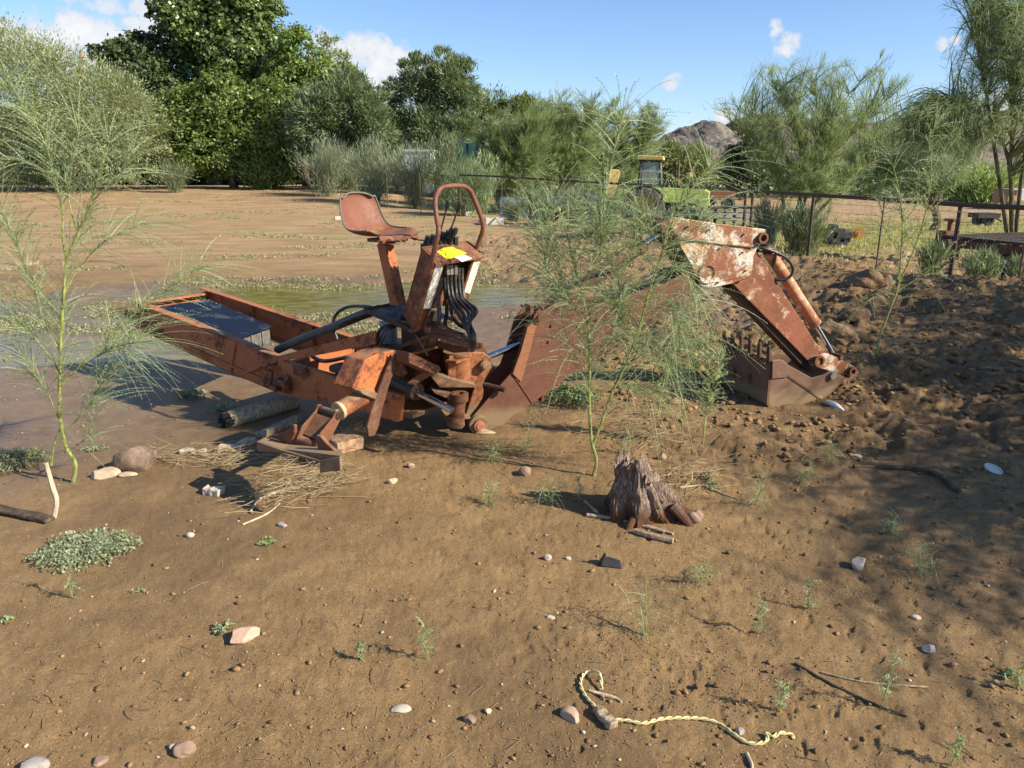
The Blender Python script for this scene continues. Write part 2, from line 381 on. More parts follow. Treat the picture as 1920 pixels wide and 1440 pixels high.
def ground_mat():
    m, nt, out = nmat('mud'); t = NT(nt); p = t.pos()
    wet = t.attr('wet'); ro = t.attr('rough'); gr = t.attr('grass'); far = t.attr('far')
    big = t.noise(p, .8, 5, .6); mid = t.noise(p, 5.5, 6, .68, .3); fine = t.noise(p, 85, 7, .78); grit = t.noise(p, 240, 4, .75); clod = t.noise(p, 21, 7, .8, .2)
    dry = t.mix(t.ramp(mid, .3, .7), (.230, .143, .060), (.335, .214, .094))
    dry = t.mix(t.ramp(fine, .54, .70), dry, (.44, .305, .155))
    dry = t.mix(t.ramp(fine, .45, .32), dry, (.085, .052, .024)); dry = t.mix(t.ramp(grit, .60, .70, 0, .5), dry, (.10, .06, .03))
    dry = t.mix(t.math('MULTIPLY', t.ramp(big, .44, .62), .75), dry, (.165, .104, .048))
    chur = t.mix(t.ramp(mid, .32, .66), (.125, .075, .034), (.30, .19, .088))
    c = t.mix(t.math('MULTIPLY', ro, .75), dry, chur)
    c = t.mix(t.math('MULTIPLY', t.ramp(clod, .50, .36), t.math('MULTIPLY_ADD', ro, .6, .12)), c, (.085, .05, .024))
    wc = t.mix(t.ramp(mid, .3, .7), (.150, .098, .056), (.215, .145, .088))
    c = t.mix(t.math('MULTIPLY', wet, .85), c, wc)
    farc = t.mix(t.ramp(t.noise(t.scale(p, (.5, 1.6, 1)), 1.4, 6, .65), .3, .72), (.25, .158, .078), (.43, .29, .15))
    c = t.mix(t.math('MULTIPLY', far, t.ramp(wet, .5, 0, .25, .95)), c, farc)
    gc = t.mix(t.ramp(t.noise(p, 9, 5, .7), .35, .65), (.30, .27, .08), (.20, .25, .05))
    c = t.mix(t.math('MULTIPLY', gr, t.ramp(t.noise(p, 3, 5, .7), .35, .55, .35, 1)), c, gc)
    # pale mineral crumbs
    vo = t.n('ShaderNodeTexVoronoi'); vo.inputs['Scale'].default_value = 55; t.l(p, vo.inputs['Vector'])
    spk = t.math('MULTIPLY', t.ramp(vo.outputs['Distance'], .2, .13), t.ramp(t.noise(p, 17, 2, .5), .56, .62))
    c = t.mix(t.math('MULTIPLY', spk, .7), c, (.46, .36, .25))
    h = t.math('ADD', t.math('ADD', t.math('MULTIPLY', mid, .35), t.math('MULTIPLY', t.math('MULTIPLY', clod, ro), 2.2)), t.math('ADD', t.math('MULTIPLY', fine, .8), t.math('MULTIPLY', grit, .3)))
    b = t.n('ShaderNodeBump'); b.inputs['Distance'].default_value = .02; t.l(h, b.inputs['Height'])
    t.l(t.ramp(wet, 0, 1, .85, .30), b.inputs['Strength'])
    rough = t.math('ADD', t.ramp(wet, .1, 1, .88, .42), t.math('MULTIPLY', t.math('SUBTRACT', fine, .5), .3), clamp=True)
    t.pbsdf(out, c, rough, 0, b.outputs[0], .4); return m
MAT_GROUND = ground_mat()
ground = build_ground()

# ------------------------------------------------------------------ shallow puddle behind the machine
def build_water():
    xs = np.linspace(-9.2, 2.4, 120); ys = np.linspace(5.8, 12.2, 70); X, Y = np.meshgrid(xs, ys)
    V = np.stack([X.ravel(), Y.ravel(), np.full(X.size, -.033)], 1); nx = len(xs)
    i = np.arange(len(ys)-1)[:, None]*nx; j = np.arange(nx-1)[None]
    F = np.stack([i+j, i+j+1, i+nx+j+1, i+nx+j], -1).reshape(-1, 4)
    m = puddle_mask(V[:, 0], V[:, 1]).reshape(len(ys), nx)
    keep = (np.maximum.reduce([m[:-1, :-1], m[1:, :-1], m[:-1, 1:], m[1:, 1:]]) > -.35).ravel()
    ma, nt, out = nmat('murky_water'); t = NT(nt); p = t.pos()
    n = t.noise(t.scale(p, (1, 2.6, 1)), 2.6, 8, .72, .4)
    sx = t.n('ShaderNodeSeparateXYZ'); t.l(p, sx.inputs[0])
    left = t.ramp(sx.outputs[0], -3.2, -5.2)
    c = t.mix(t.ramp(n, .38, .62), (.115, .105, .026), (.25, .205, .075)); c = t.mix(left, c, (.21, .16, .11))
    t.pbsdf(out, c, t.ramp(t.noise(p, 3.1, 4, .6), .4, .65, .07, .2), 0, t.bump(t.noise(t.scale(p, (1, 2.2, 1)), 12, 6, .7), .16, .010), .3)
    o = link_mesh('puddle_water', V, F[keep], ma, smooth=True); o['kind'] = 'structure'
build_water()

# ------------------------------------------------------------------ hills
def hillmat(name, a, b, green, ga):
    m, nt, out = nmat(name); t = NT(nt); p = t.pos(); n = t.noise(p, .03, 9, .7, .4); f = t.noise(p, .22, 6, .7)
    c = t.mix(t.ramp(n, .34, .64), a, b); c = t.mix(t.math('MULTIPLY', t.ramp(f, .52, .62), ga), c, green)
    t.pbsdf(out, c, .95, 0, t.bump(t.math('ADD', n, t.math('MULTIPLY', f, .4)), 1.0, 9), .1); return m
def hill(prof, Y, depth, mat, seed, amp):
    P = [D(x, y, Y) for x, y in prof]; xs0 = [p[0] for p in P]; zs0 = [p[2] for p in P]
    nx, ny = 420, 70; xs = np.linspace(xs0[0], xs0[-1], nx); H = np.interp(xs, xs0, zs0)+6
    tt = np.linspace(-1, 1, ny); X, T = np.meshgrid(xs, tt)
    Yc = Y+T*depth; prof_t = np.where(T < 0, 1-np.abs(T)**1.15, 1-np.abs(T)**1.2)
    rid = 1-np.abs(2*fbm(X, Yc*.35, Y*.07, 5, seed)-1)
    Z = H[None]*prof_t*(1-.5*(1-rid)*np.clip(1-prof_t+.12, 0, 1)) + (fbm(X, Yc, Y*.02, 4, seed+3)-.5)*amp*np.clip(prof_t*4, 0, 1)
    V = np.stack([X.ravel(), Yc.ravel(), Z.ravel()-7], 1)
    i = np.arange(ny-1)[:, None]*nx; j = np.arange(nx-1)[None]
    F = np.stack([i+j, i+j+1, i+nx+j+1, i+nx+j], -1).reshape(-1, 4)
    o = link_mesh('hill', V, F, mat, smooth=True); o['kind'] = 'structure'; return o
HM1 = hillmat('hill_rock', (.18, .155, .128), (.34, .295, .245), (.24, .225, .15), .35)
HM2 = hillmat('hill_scrub', (.18, .15, .12), (.30, .255, .195), (.17, .18, .10), .6)
hill([(1100, 318), (1180, 290), (1215, 268), (1245, 250), (1268, 240), (1290, 232), (1305, 224), (1320, 218), (1333, 224), (1348, 232), (1362, 240), (1395, 255), (1440, 275), (1520, 292), (1620, 310)], 640, 190, HM1, 3, 9)
hill([(1240, 312), (1310, 262), (1345, 240), (1375, 222), (1400, 213), (1425, 208), (1450, 212), (1500, 216), (1560, 224), (1630, 228), (1700, 222), (1760, 215), (1820, 208), (1880, 202), (1950, 190), (2080, 185), (2250, 220), (2450, 300)], 820, 260, HM2, 5, 8)
hill([(780, 312), (850, 255), (900, 214), (940, 186), (975, 177), (1005, 182), (1050, 202), (1100, 226), (1150, 250), (1200, 280), (1260, 312)], 900, 230, hillmat('hill_far', (.10, .11, .07), (.16, .16, .10), (.08, .11, .04), .7), 9, 6)

# ------------------------------------------------------------------ foliage builders
def quads(P, A, B, tint):                          # leaf = diamond with half vectors A (length) and B (width)
    n = len(P); V = np.stack([P-A, P+B, P+A, P-B], 1).reshape(-1, 3); F = np.arange(4*n).reshape(n, 4)
    return V, F, np.repeat(tint, 4)
def rdir(n): v_ = rng.normal(size=(n, 3)); return v_/np.linalg.norm(v_, axis=1, keepdims=True)
def nrm(a): return a/np.maximum(np.linalg.norm(a, axis=-1, keepdims=True), 1e-9)
def blob3(bl, Y, flat=1.0, jit=.25):
    out = []
    for b in bl:
        px, py, rp = b[:3]; dy = b[3] if len(b) > 3 else (random.random()-.5)*2*jit*rp/FPX*Y*2
        c = D(px, py, Y+dy); r = rp/FPX*(Y+dy); out.append((c, r))
    return out
def crown(name, parent, blobs, n, leaf, mat, mode='leaf', clump=.30, asp=.55, per=55, up=.0):
    C = np.array([b[0] for b in blobs]); Rr = np.array([b[1] for b in blobs]); w = Rr**2/np.sum(Rr**2)
    nc = max(8, n//per); bi = rng.choice(len(C), nc, p=w); d = rdir(nc)
    d[:, 1] -= .25; d[:, 2] += .12; d = nrm(d)
    rad = Rr[bi]*(.45+.60*rng.random(nc)**.6)
    cc = C[bi]+d*rad[:, None]; cs = Rr[bi]*clump*(.5+rng.random(nc)); ct = rng.random(nc)
    k = rng.integers(0, nc, n); g = rng.normal(size=(n, 3))*np.array([1, 1, .72])
    P = cc[k]+g*cs[k][:, None]*.62
    tint = np.clip(.55*ct[k]+.45*rng.random(n), 0, 1)
    if mode == 'leaf':
        N = nrm(rdir(n)*.9+d[k]*.6+np.array([0, 0, .35])); A = nrm(np.cross(N, rdir(n))); B = np.cross(N, A)
        s = leaf*(.6+.8*rng.random(n))[:, None]; A = A*s*.5; B = B*s*.5*asp
    else:                                           # long thin sprays
        dirn = nrm(d[k]*.9+rdir(n)*.55+np.array([0, 0, up])); B = nrm(np.cross(dirn, rdir(n)))
        s = leaf*(.5+1.0*rng.random(n))[:, None]; A = dirn*s*.5; B = B*s*.5*asp
    zmin = gz(P[:, 0].mean(), P[:, 1].mean())+.1; P[:, 2] = np.maximum(P[:, 2], zmin+rng.random(n)*.5)
    V, F, T = quads(P, A, B, tint)
    return link_mesh(name, V, F, mat, parent, attrs={'tint': T})
def limbs(mb, base, blobs, r0, fork=.35, seg=7, wob=.12, nmax=99):
    base = np.array(base, float)
    for c, r in blobs[:nmax]:
        m = base+(c-base)*fork; m[2] = base[2]+(c[2]-base[2])*(fork+.12); L = np.linalg.norm(c-base)
        j = lambda s: rng.normal(size=3)*L*wob*s
        mb.tube(spline([base, m*.5+base*.5+j(.2), m+j(.4), (m+c)/2+j(.6), c], 3), [r0, r0*.7, r0*.45, r0*.25, r0*.1], seg)
BARK_D = barkmat('bark_dark', (.05, .035, .024), (.14, .10, .07), 12, .25)
BARK_G = barkmat('bark_green', (.10, .12, .035), (.22, .24, .08), 25, .3, .3)
BARK_GB = barkmat('bark_grey_brown', (.10, .075, .05), (.22, .17, .11), 22, .3)
L_COT = leafmat('cottonwood_leaf', (0.047, 0.084, 0.022), (0.182, 0.250, 0.074), .25, .35)
L_DARK = leafmat('dark_leaf', (.030, .052, .016), (.095, .135, .040), .25)
L_MID = leafmat('mid_green_leaf', (0.056, 0.098, 0.018), (0.213, 0.281, 0.056), .3)
L_BRT = leafmat('bright_green_leaf', (0.072, 0.126, 0.019), (0.252, 0.348, 0.072), .35)
L_MESQ = leafmat('mesquite_leaf', (0.069, 0.106, 0.048), (0.213, 0.275, 0.131), .3)
L_PALE = leafmat('pale_mesquite_leaf', (.15, .185, .075), (.40, .44, .235), .35)
L_PV = leafmat('palo_verde_leaf', (0.115, 0.169, 0.074), (0.338, 0.419, 0.209), .3)
L_PVD = leafmat('dark_palo_verde_leaf', (0.083, 0.135, 0.068), (0.285, 0.375, 0.180), .3)
L_GREY = leafmat('grey_shrub_leaf', (0.110, 0.143, 0.083), (0.319, 0.363, 0.231), .3)
L_LIME = leafmat('lime_shrub_leaf', (.15, .22, .045), (.33, .42, .12), .35)
def tree(name, label, cat, base_px, Y, bl, n, leaf, mat, bark, r0, group=None, mode='leaf', trunk=True, **k):
    b = D(base_px[0], base_px[1], Y); b[2] = gz(b[0], b[1])-.05
    t = thing(name, b, label, cat, group); bs = blob3(bl, Y)
    if trunk:
        m = MB(); mid = b+np.array([0, 0, .12*max(c[2] for c, _ in bs)+.5]); m.tube(spline([b, (b+mid)/2+rng.normal(size=3)*.05, mid], 3), [r0*1.25, r0], 9); limbs(m, mid, bs, r0*.8, nmax=9)
        m.build('trunk', bark, t, smooth=True)
    crown('crown', t, bs, n, leaf, mat, mode, **k); return t
GT = 'trees along the far edge of the mud flat'
tree('mesquite_tree', 'wide pale grey-green feathery tree at the far left, its skirt touching the ground', 'tree', (150, 345), 40,
     [(40, 170, 95), (130, 200, 95), (60, 280, 85), (200, 245, 90), (268, 292, 50), (150, 305, 60), (-60, 200, 120), (15, 95, 50), (-40, 310, 60), (95, 135, 55), (230, 200, 60), (290, 250, 36), (190, 170, 45)], 110000, .15, L_PALE, BARK_GB, .22, GT, 'spray', asp=.26, clump=.24, per=60, up=.1)
tree('cottonwood_tree', 'tallest tree, a dark glossy-leaved crown running out of the top of the photo', 'tree', (405, 348), 50,
     [(400, 60, 80), (455, 105, 70), (350, 30, 55), (480, 35, 50), (420, -50, 90), (335, 105, 30), (478, 165, 50), (390, 150, 60), (498, 85, 34), (300, 15, 24), (440, 20, 50), (420, 220, 60)], 52000, .24, L_COT, BARK_D, .38, GT, asp=.85, clump=.17, per=42)
tree('broadleaf_tree', 'dark round-topped tree between the pale feathery tree and the tallest tree', 'tree', (255, 348), 49,
     [(240, 118, 42), (200, 108, 26), (290, 110, 45), (268, 165, 55), (315, 190, 50), (228, 150, 34), (300, 240, 50), (260, 80, 16)], 26000, .23, L_DARK, BARK_D, .25, GT, asp=.8, clump=.18, per=42)
tree('broadleaf_tree', 'broad mid-green tree in front of the tallest tree, black shade under its skirt', 'tree', (440, 350), 42,
     [(350, 215, 50), (420, 195, 52), (380, 265, 60), (460, 250, 62), (520, 205, 50), (318, 240, 34), (520, 272, 52), (430, 290, 42), (340, 290, 32), (490, 300, 34), (395, 300, 34)], 52000, .19, L_MID, BARK_D, .2, GT, asp=.5, clump=.2, per=50)
tree('broadleaf_tree', 'bright yellow-green pointed tree right of the tallest tree', 'tree', (575, 350), 47,
     [(562, 95, 36), (548, 140, 44), (598, 150, 38), (640, 150, 30), (575, 190, 52), (625, 190, 40), (520, 150, 28), (556, 66, 16), (532, 180, 40), (660, 180, 30)], 34000, .2, L_BRT, BARK_D, .22, GT, asp=.5, clump=.2, per=48)
tree('mesquite_tree', 'grey-green rounded tree left of the seat, half way along the tree line', 'tree', (640, 352), 40,
     [(600, 225, 50), (655, 200, 50), (690, 228, 40), (620, 285, 46), (678, 285, 42), (580, 250, 40), (650, 160, 32), (700, 190, 30), (720, 260, 26), (590, 190, 30)], 46000, .24, L_MESQ, BARK_D, .2, GT, 'spray', asp=.18, clump=.24, up=.2, per=55)
tree('mesquite_tree', 'tall dark grey-green tree with a two-pronged top behind the operator controls', 'tree', (805, 352), 42,
     [(790, 145, 36), (845, 150, 40), (768, 190, 40), (850, 200, 46), (800, 245, 46), (745, 240, 34), (868, 250, 40), (772, 122, 22), (833, 115, 22), (818, 185, 46), (868, 130, 20), (740, 170, 20), (880, 180, 24)], 46000, .24, L_MESQ, BARK_D, .22, GT, 'spray', asp=.18, clump=.24, up=.35, per=55)
tree('mesquite_tree', 'low olive tree between the two-pronged tree and the pale wispy thicket', 'tree', (960, 350), 47,
     [(925, 225, 46), (985, 222, 40), (1040, 240, 40), (900, 260, 40), (960, 190, 20), (900, 200, 26), (1000, 270, 50), (1090, 262, 34)], 26000, .24, leafmat('olive_leaf', (.05, .085, .018), (.19, .24, .07), .3), BARK_D, .2, GT, 'spray', asp=.2, clump=.24, up=.4)
tree('broadleaf_tree', 'thin pale-topped tree showing above the bright yellow-green tree', 'tree', (620, 350), 52,
     [(615, 85, 20), (632, 118, 26), (600, 110, 18), (650, 140, 24)], 3200, .16, L_PALE, BARK_GB, .12, GT, asp=.5, clump=.3)
tree('broadleaf_tree', 'small dark round tree standing alone in front of the rocky hills', 'tree', (1392, 352), 62,
     [(1395, 290, 26), (1380, 310, 30), (1410, 312, 28), (1365, 325, 22), (1398, 330, 34), (1385, 278, 14)], 11000, .28, leafmat('dusky_leaf', (.035, .055, .022), (.10, .14, .05), .25), BARK_D, .2, None, asp=.6, clump=.22)
tree('broadleaf_tree', 'low pale olive tree just behind the green tractor hood', 'tree', (1290, 356), 48,
     [(1260, 300, 30), (1300, 305, 34), (1330, 320, 22), (1235, 320, 30), (1285, 330, 40)], 13000, .25, leafmat('dry_olive_leaf', (.10, .13, .035), (.27, .31, .12), .3), BARK_GB, .12, None, 'spray', asp=.22, clump=.28)

# wispy desert trees: many stems that split into fine upright or hanging twigs
def wispy(name, label, cat, base, stems, blobs, mat, bark, r0, nsub, per, bl, bw, up=0.3, droop=0.0, group=None, sub_r=.012, spread=.5, hang=.5, pen=2.0):
    t = thing(name, base, label, cat, group); m = MB(); mt2 = MB()
    for pth, rr in stems: m.tube(spline(pth, 5), rr, 8)
    C = np.array([b[0] for b in blobs]); Rr = np.array([b[1] for b in blobs]); w = Rr**2/np.sum(Rr**2)
    nodes = np.array([p for pth, _ in stems for p in spline(pth, 5)[4:]])
    bi = rng.choice(len(C), nsub, p=w); tgt = C[bi]+rdir(nsub)*(Rr[bi]*(.3+.75*rng.random(nsub)))[:, None]
    Ps = []; Ds = []; Ts = []
    for q in tgt:
        dd = np.linalg.norm((nodes-q)*np.array([1, 1, .7]), axis=1)+np.clip(nodes[:, 2]-q[2]+.35*np.linalg.norm(nodes-q, axis=1), 0, 9)*pen; a = nodes[rng.choice(np.argsort(dd)[:max(4, len(nodes)//7)])]
        L = np.linalg.norm(q-a); mid = (a+q)/2+np.array([0, 0, L*.10*(1+droop*2)])+rng.normal(size=3)*L*.06
        pts = spline([a, mid, q], 5); mt2.tube(pts, [sub_r*1.3, sub_r*.7, sub_r*.3], 4, cap=False)
        pts = np.array(pts); k = rng.integers(int(len(pts)*.18), len(pts), per); tg = nrm(np.gradient(pts, axis=0))[k]
        Ps.append(pts[k]+rng.normal(size=(per, 3))*(.02+L*.035)); Ds.append(tg); Ts.append(np.full(per, rng.random()))
    P = np.vstack(Ps); dr = np.vstack(Ds); T0 = np.concatenate(Ts); n = len(P)
    d = nrm(dr*(.9)+rdir(n)*spread+np.array([0, 0, up]))
    L = bl*(.45+.9*rng.random(n))
    ks = 3; tt = np.linspace(0, 1, ks+1); pts = P[:, None]+d[:, None]*(L[:, None]*tt)[..., None]; pts[..., 2] -= hang*droop*L[:, None]*tt**2
    sd = nrm(np.cross(d, rdir(n))); wd = bw*(.6+.8*rng.random(n))
    W = wd[:, None]*(np.array([.6, 1., .8, .15]))[None]
    Va = pts+sd[:, None]*W[..., None]/2; Vb = pts-sd[:, None]*W[..., None]/2
    V = np.stack([Va, Vb], 2).reshape(-1, 3)
    b0 = (np.arange(n)*(ks+1)*2)[:, None]+(np.arange(ks)*2)[None]; F = np.stack([b0, b0+1, b0+3, b0+2], -1).reshape(-1, 4)
    tint = np.repeat(np.clip(.5*T0+.5*rng.random(n), 0, 1), (ks+1)*2)
    m.build('trunk', bark, t, smooth=True); mt2.build('twigs', BARK_G, t, smooth=True)
    link_mesh('crown', V, F, mat, t, attrs={'tint': tint}); return t
def stem_px(Y, pts, r): return ([D(x, y, Y+(dy if len(q) > 2 else 0)) for q in pts for x, y, dy in [(q[0], q[1], q[2] if len(q) > 2 else 0)]], r)
L_PVY = leafmat('pale_yellow_palo_verde_leaf', (.135, .185, .075), (.35, .42, .21), .4)
L_PVL = leafmat('light_palo_verde_leaf', (.16, .225, .105), (.40, .49, .27), .4)
BARK_O = barkmat('olive_bark', (.055, .055, .03), (.15, .15, .075), 18, .3, .4)
GW = 'pale wispy palo verdes behind the fence'
def pv(label, Y, bx, by, stems, blobs, nsub, per, bl, bw, mat=L_PVY, up=.5, group=GW, droop=0, r0=.06, bark=BARK_G, **k):
    b = D(bx, by, Y); b[2] = gz(b[0], b[1])-.03
    st = []
    for s in stems:
        p, r = stem_px(Y, s, [r0, r0*.55, r0*.25, r0*.08]); p[0] = b.copy(); st.append((p, r))
    return wispy('palo_verde_tree', label, 'tree', b, st, blob3(blobs, Y), mat, bark, .05, nsub, per, bl, bw, up=up, droop=droop, group=group, **k)
pv('pale wispy palo verde beside the dark green tank', 33, 965, 372, [[(965, 372), (955, 300), (925, 230)], [(965, 372), (985, 290), (1000, 220)], [(965, 372), (930, 310), (905, 270)]],
   [(950, 250, 46), (1000, 240, 50), (920, 275, 38), (960, 300, 44), (1010, 300, 40), (935, 330, 34), (990, 335, 36)], 440, 52, .30, .016)
pv('pale wispy palo verde with the highest twigs in the thicket', 34, 1075, 374, [[(1075, 374), (1060, 290), (1030, 190)], [(1075, 374), (1090, 290), (1110, 195)], [(1075, 374), (1045, 320), (1010, 280)]],
   [(1040, 215, 46), (1090, 215, 46), (1060, 260, 56), (1110, 270, 50), (1040, 310, 46), (1080, 330, 40), (1030, 345, 30), (1110, 340, 36)], 520, 52, .30, .016)
pv('pale wispy palo verde spreading right above the tractor cab', 36, 1180, 372, [[(1180, 372), (1170, 290), (1150, 200)], [(1180, 372), (1200, 290), (1235, 205)], [(1180, 372), (1140, 320), (1120, 260)]],
   [(1150, 230, 44), (1195, 232, 42), (1170, 280, 50), (1215, 270, 36), (1130, 290, 40), (1235, 240, 22), (1150, 335, 34), (1190, 330, 34)], 480, 52, .30, .016)
pv('broad vase-shaped palo verde behind the fence, right of the dipper arm', 21, 1480, 425,
   [[(1480, 425), (1500, 350, .5), (1440, 250, .5), (1385, 205, .8)], [(1480, 425), (1505, 330), (1480, 220), (1440, 140)], [(1485, 425), (1515, 330), (1560, 220), (1650, 110)], [(1485, 425), (1530, 330), (1600, 250), (1660, 190)],
    [(1480, 425), (1462, 350), (1415, 285), (1362, 235)], [(1540, 420), (1550, 340), (1540, 250), (1520, 130)], [(1540, 420), (1580, 350), (1640, 300), (1700, 270)]],
   [(1440, 165, 42), (1500, 150, 40), (1560, 145, 38), (1640, 130, 26), (1400, 215, 38), (1350, 200, 18), (1480, 225, 56), (1560, 230, 60), (1630, 215, 44), (1690, 160, 20), (1440, 290, 44), (1520, 310, 56), (1600, 300, 50), (1480, 370, 36), (1560, 370, 40)],
   760, 52, .20, .0066, mat=L_PVL, bark=BARK_O, group=None, r0=.065, up=.5, spread=.42)
pv('large palo verde with drooping twigs at the right edge behind the fence', 15.5, 1915, 405,
   [[(1915, 405), (1890, 300), (1840, 220), (1780, 200)], [(1915, 405), (1895, 290), (1900, 150), (1880, 40)], [(1915, 405), (1890, 290), (1820, 250), (1700, 265)], [(1915, 405), (1930, 250), (2000, 150), (2080, 60)], [(1895, 300), (1850, 180), (1830, 60), (1850, -60)]],
   [(1700, 225, 50), (1745, 215, 46), (1860, 60, 66), (1900, 0, 80), (1830, 130, 50), (1890, 150, 70), (1780, 190, 50), (1720, 210, 40), (1850, 220, 60), (1960, 100, 100), (2000, 220, 90), (1760, 250, 60), (1700, 260, 40), (1800, 290, 40), (1850, -60, 80)],
   1150, 34, .22, .0058, pen=.35, mat=L_PVL, bark=BARK_O, group=None, r0=.050, up=.0, droop=.45, spread=.62, hang=.8)
tree('mesquite_tree', 'mid-green sprawling tree behind the large palo verde at the right edge', 'tree', (1760, 360), 30,
     [(1640, 290, 44), (1700, 270, 50), (1760, 280, 50), (1700, 325, 34), (1780, 320, 30), (1640, 335, 26), (1600, 310, 30)], 17000, .26, L_PVD, BARK_GB, .15, None, 'spray', asp=.07, clump=.34, up=.1)
GS = 'grey-green shrubs in front of the tree line'
def shrub(label, Y, cx, top, bot, w, n, mat, cat='shrub', bl=.30, up=.9, group=GS, asp=.07, name='desert_shrub'):
    b = D(cx, bot, Y); b[2] = gz(b[0], b[1])-.03; t = thing(name, b, label, cat, group)
    topz = D(cx, top, Y)[2]; H = topz-b[2]; W = w/2/FPX*Y
    m = MB(); P = []; Dr = []
    for i in range(26):
        a = random.random()*6.283; lean = random.random()**.6; q = b+np.array([math.cos(a)*W*lean*1.0, math.sin(a)*W*lean*.8, H*(.98-.38*lean**2)])
        mid = b*.45+q*.55; mid[2] += H*.03; mid[:2] -= (q-b)[:2]*.18; pts = spline([b, mid, q], 6); m.tube(pts, [.022, .014, .004], 5, cap=False)
        pts = np.array(pts); k = rng.integers(2, len(pts), n//26); P.append(pts[k]+rng.normal(size=(len(k), 3))*W*.16); Dr.append(nrm(np.gradient(pts, axis=0))[k])
    P = np.vstack(P); Dr = np.vstack(Dr); N = len(P); d = nrm(Dr*.8+rdir(N)*.6+np.array([0, 0, up*.4])); s = bl*(.4+rng.random(N))[:, None]
    P[:, 2] = np.maximum(P[:, 2], b[2]+.1)
    V, F, T = quads(P, d*s*.5, nrm(np.cross(d, rdir(N)))*s*.5*asp, rng.random(N))
    m.build('stem', BARK_GB, t, smooth=True); link_mesh('foliage', V, F, mat, t, attrs={'tint': T}); return t
shrub('silvery upright shrub in front of the black shade, left of the seat', 36, 612, 258, 372, 118, 8500, L_GREY, bl=.24)
shrub('silvery shrub between the seat and the white trailer', 33, 708, 258, 380, 118, 8000, L_GREY, bl=.24)
shrub('silvery shrub partly hiding the white trailer', 32, 778, 268, 385, 96, 6500, L_GREY, bl=.24)
shrub('silvery shrub between the white trailer and the dark green tank', 31, 838, 248, 388, 92, 6500, L_MESQ, bl=.24)
shrub('dark low shrub behind the hoop grab bar', 28, 875, 315, 408, 120, 7000, L_MESQ, bl=.25)
shrub('pale shrub climbing in front of the dark green tank', 32, 905, 285, 385, 80, 4200, L_PV)
shrub('bushy green shrub growing round the fence post right of the dipper elbow', 14.5, 1500, 395, 478, 105, 6500, L_MESQ, bl=.2)
shrub('lime green low bushes far off under the large palo verde', 55, 1830, 333, 372, 190, 7000, L_LIME, bl=.5, group=None, asp=.2)
shrub('green weedy bush left of the red flatbed', 11.2, 1745, 455, 505, 80, 1800, L_MESQ, bl=.14, group='weeds round the red flatbed')
shrub('green weedy bush in front of the red flatbed deck', 10.2, 1835, 470, 520, 90, 1600, L_PVD, bl=.14, group='weeds round the red flatbed')
shrub('small light green bush nearest the right edge below the red flatbed', 9.6, 1905, 480, 525, 60, 900, L_PVD, bl=.12, group='weeds round the red flatbed')
shrub('low mesquite shrub filling the gap left of the seat back', 38, 660, 285, 366, 90, 6000, L_MESQ, bl=.24)
shrub('dark mesquite shrub behind the white trailer', 41, 745, 250, 360, 110, 7000, L_MESQ, bl=.24)
shrub('green shrub below the olive tree right of the dark green tank', 34, 945, 300, 376, 110, 7000, L_PVD, bl=.24)
shrub('wide low shrub under the mid-green tree', 41, 500, 300, 357, 120, 5500, L_MID, bl=.2, asp=.4)
shrub('low shrub in the shade at the foot of the pale feathery tree', 38, 330, 305, 358, 80, 4500, L_MESQ, bl=.2)
# dense undergrowth that closes the gaps under and behind the tree line
def thicket():
    n = 70000; x = rng.uniform(-34, 9, n); y = rng.uniform(50, 60, n); top = 2.2+3.0*fbm(x, y, 3.5, 3, 91)+np.where(x < -2, 2.0, 0)*fbm(x, y, 6, 2, 92)
    z = hz(x, y, False)+rng.random(n)*top; N = rdir(n); A = nrm(np.cross(N, rdir(n)))*.17; B = np.cross(N, A)*.6
    V, F, T = quads(np.stack([x, y, z], 1), A, B, rng.random(n)); o = link_mesh('undergrowth', V, F, L_DARK, attrs={'tint': T}); tag(o, 'dense dark undergrowth behind and under the tree line', 'undergrowth', kind='stuff')
    n = 26000; x = rng.uniform(9, 60, n); y = rng.uniform(66, 95, n); top = 1.0+2.2*fbm(x, y, 6, 3, 95)
    z = hz(x, y, False)+rng.random(n)*top; N = rdir(n); A = nrm(np.cross(N, rdir(n)))*.28; B = np.cross(N, A)*.6
    V, F, T = quads(np.stack([x, y, z], 1), A, B, rng.random(n)); o = link_mesh('scrub', V, F, L_MESQ, attrs={'tint': T}); tag(o, 'low distant scrub beyond the grassy strip', 'scrub', kind='stuff')
thicket()
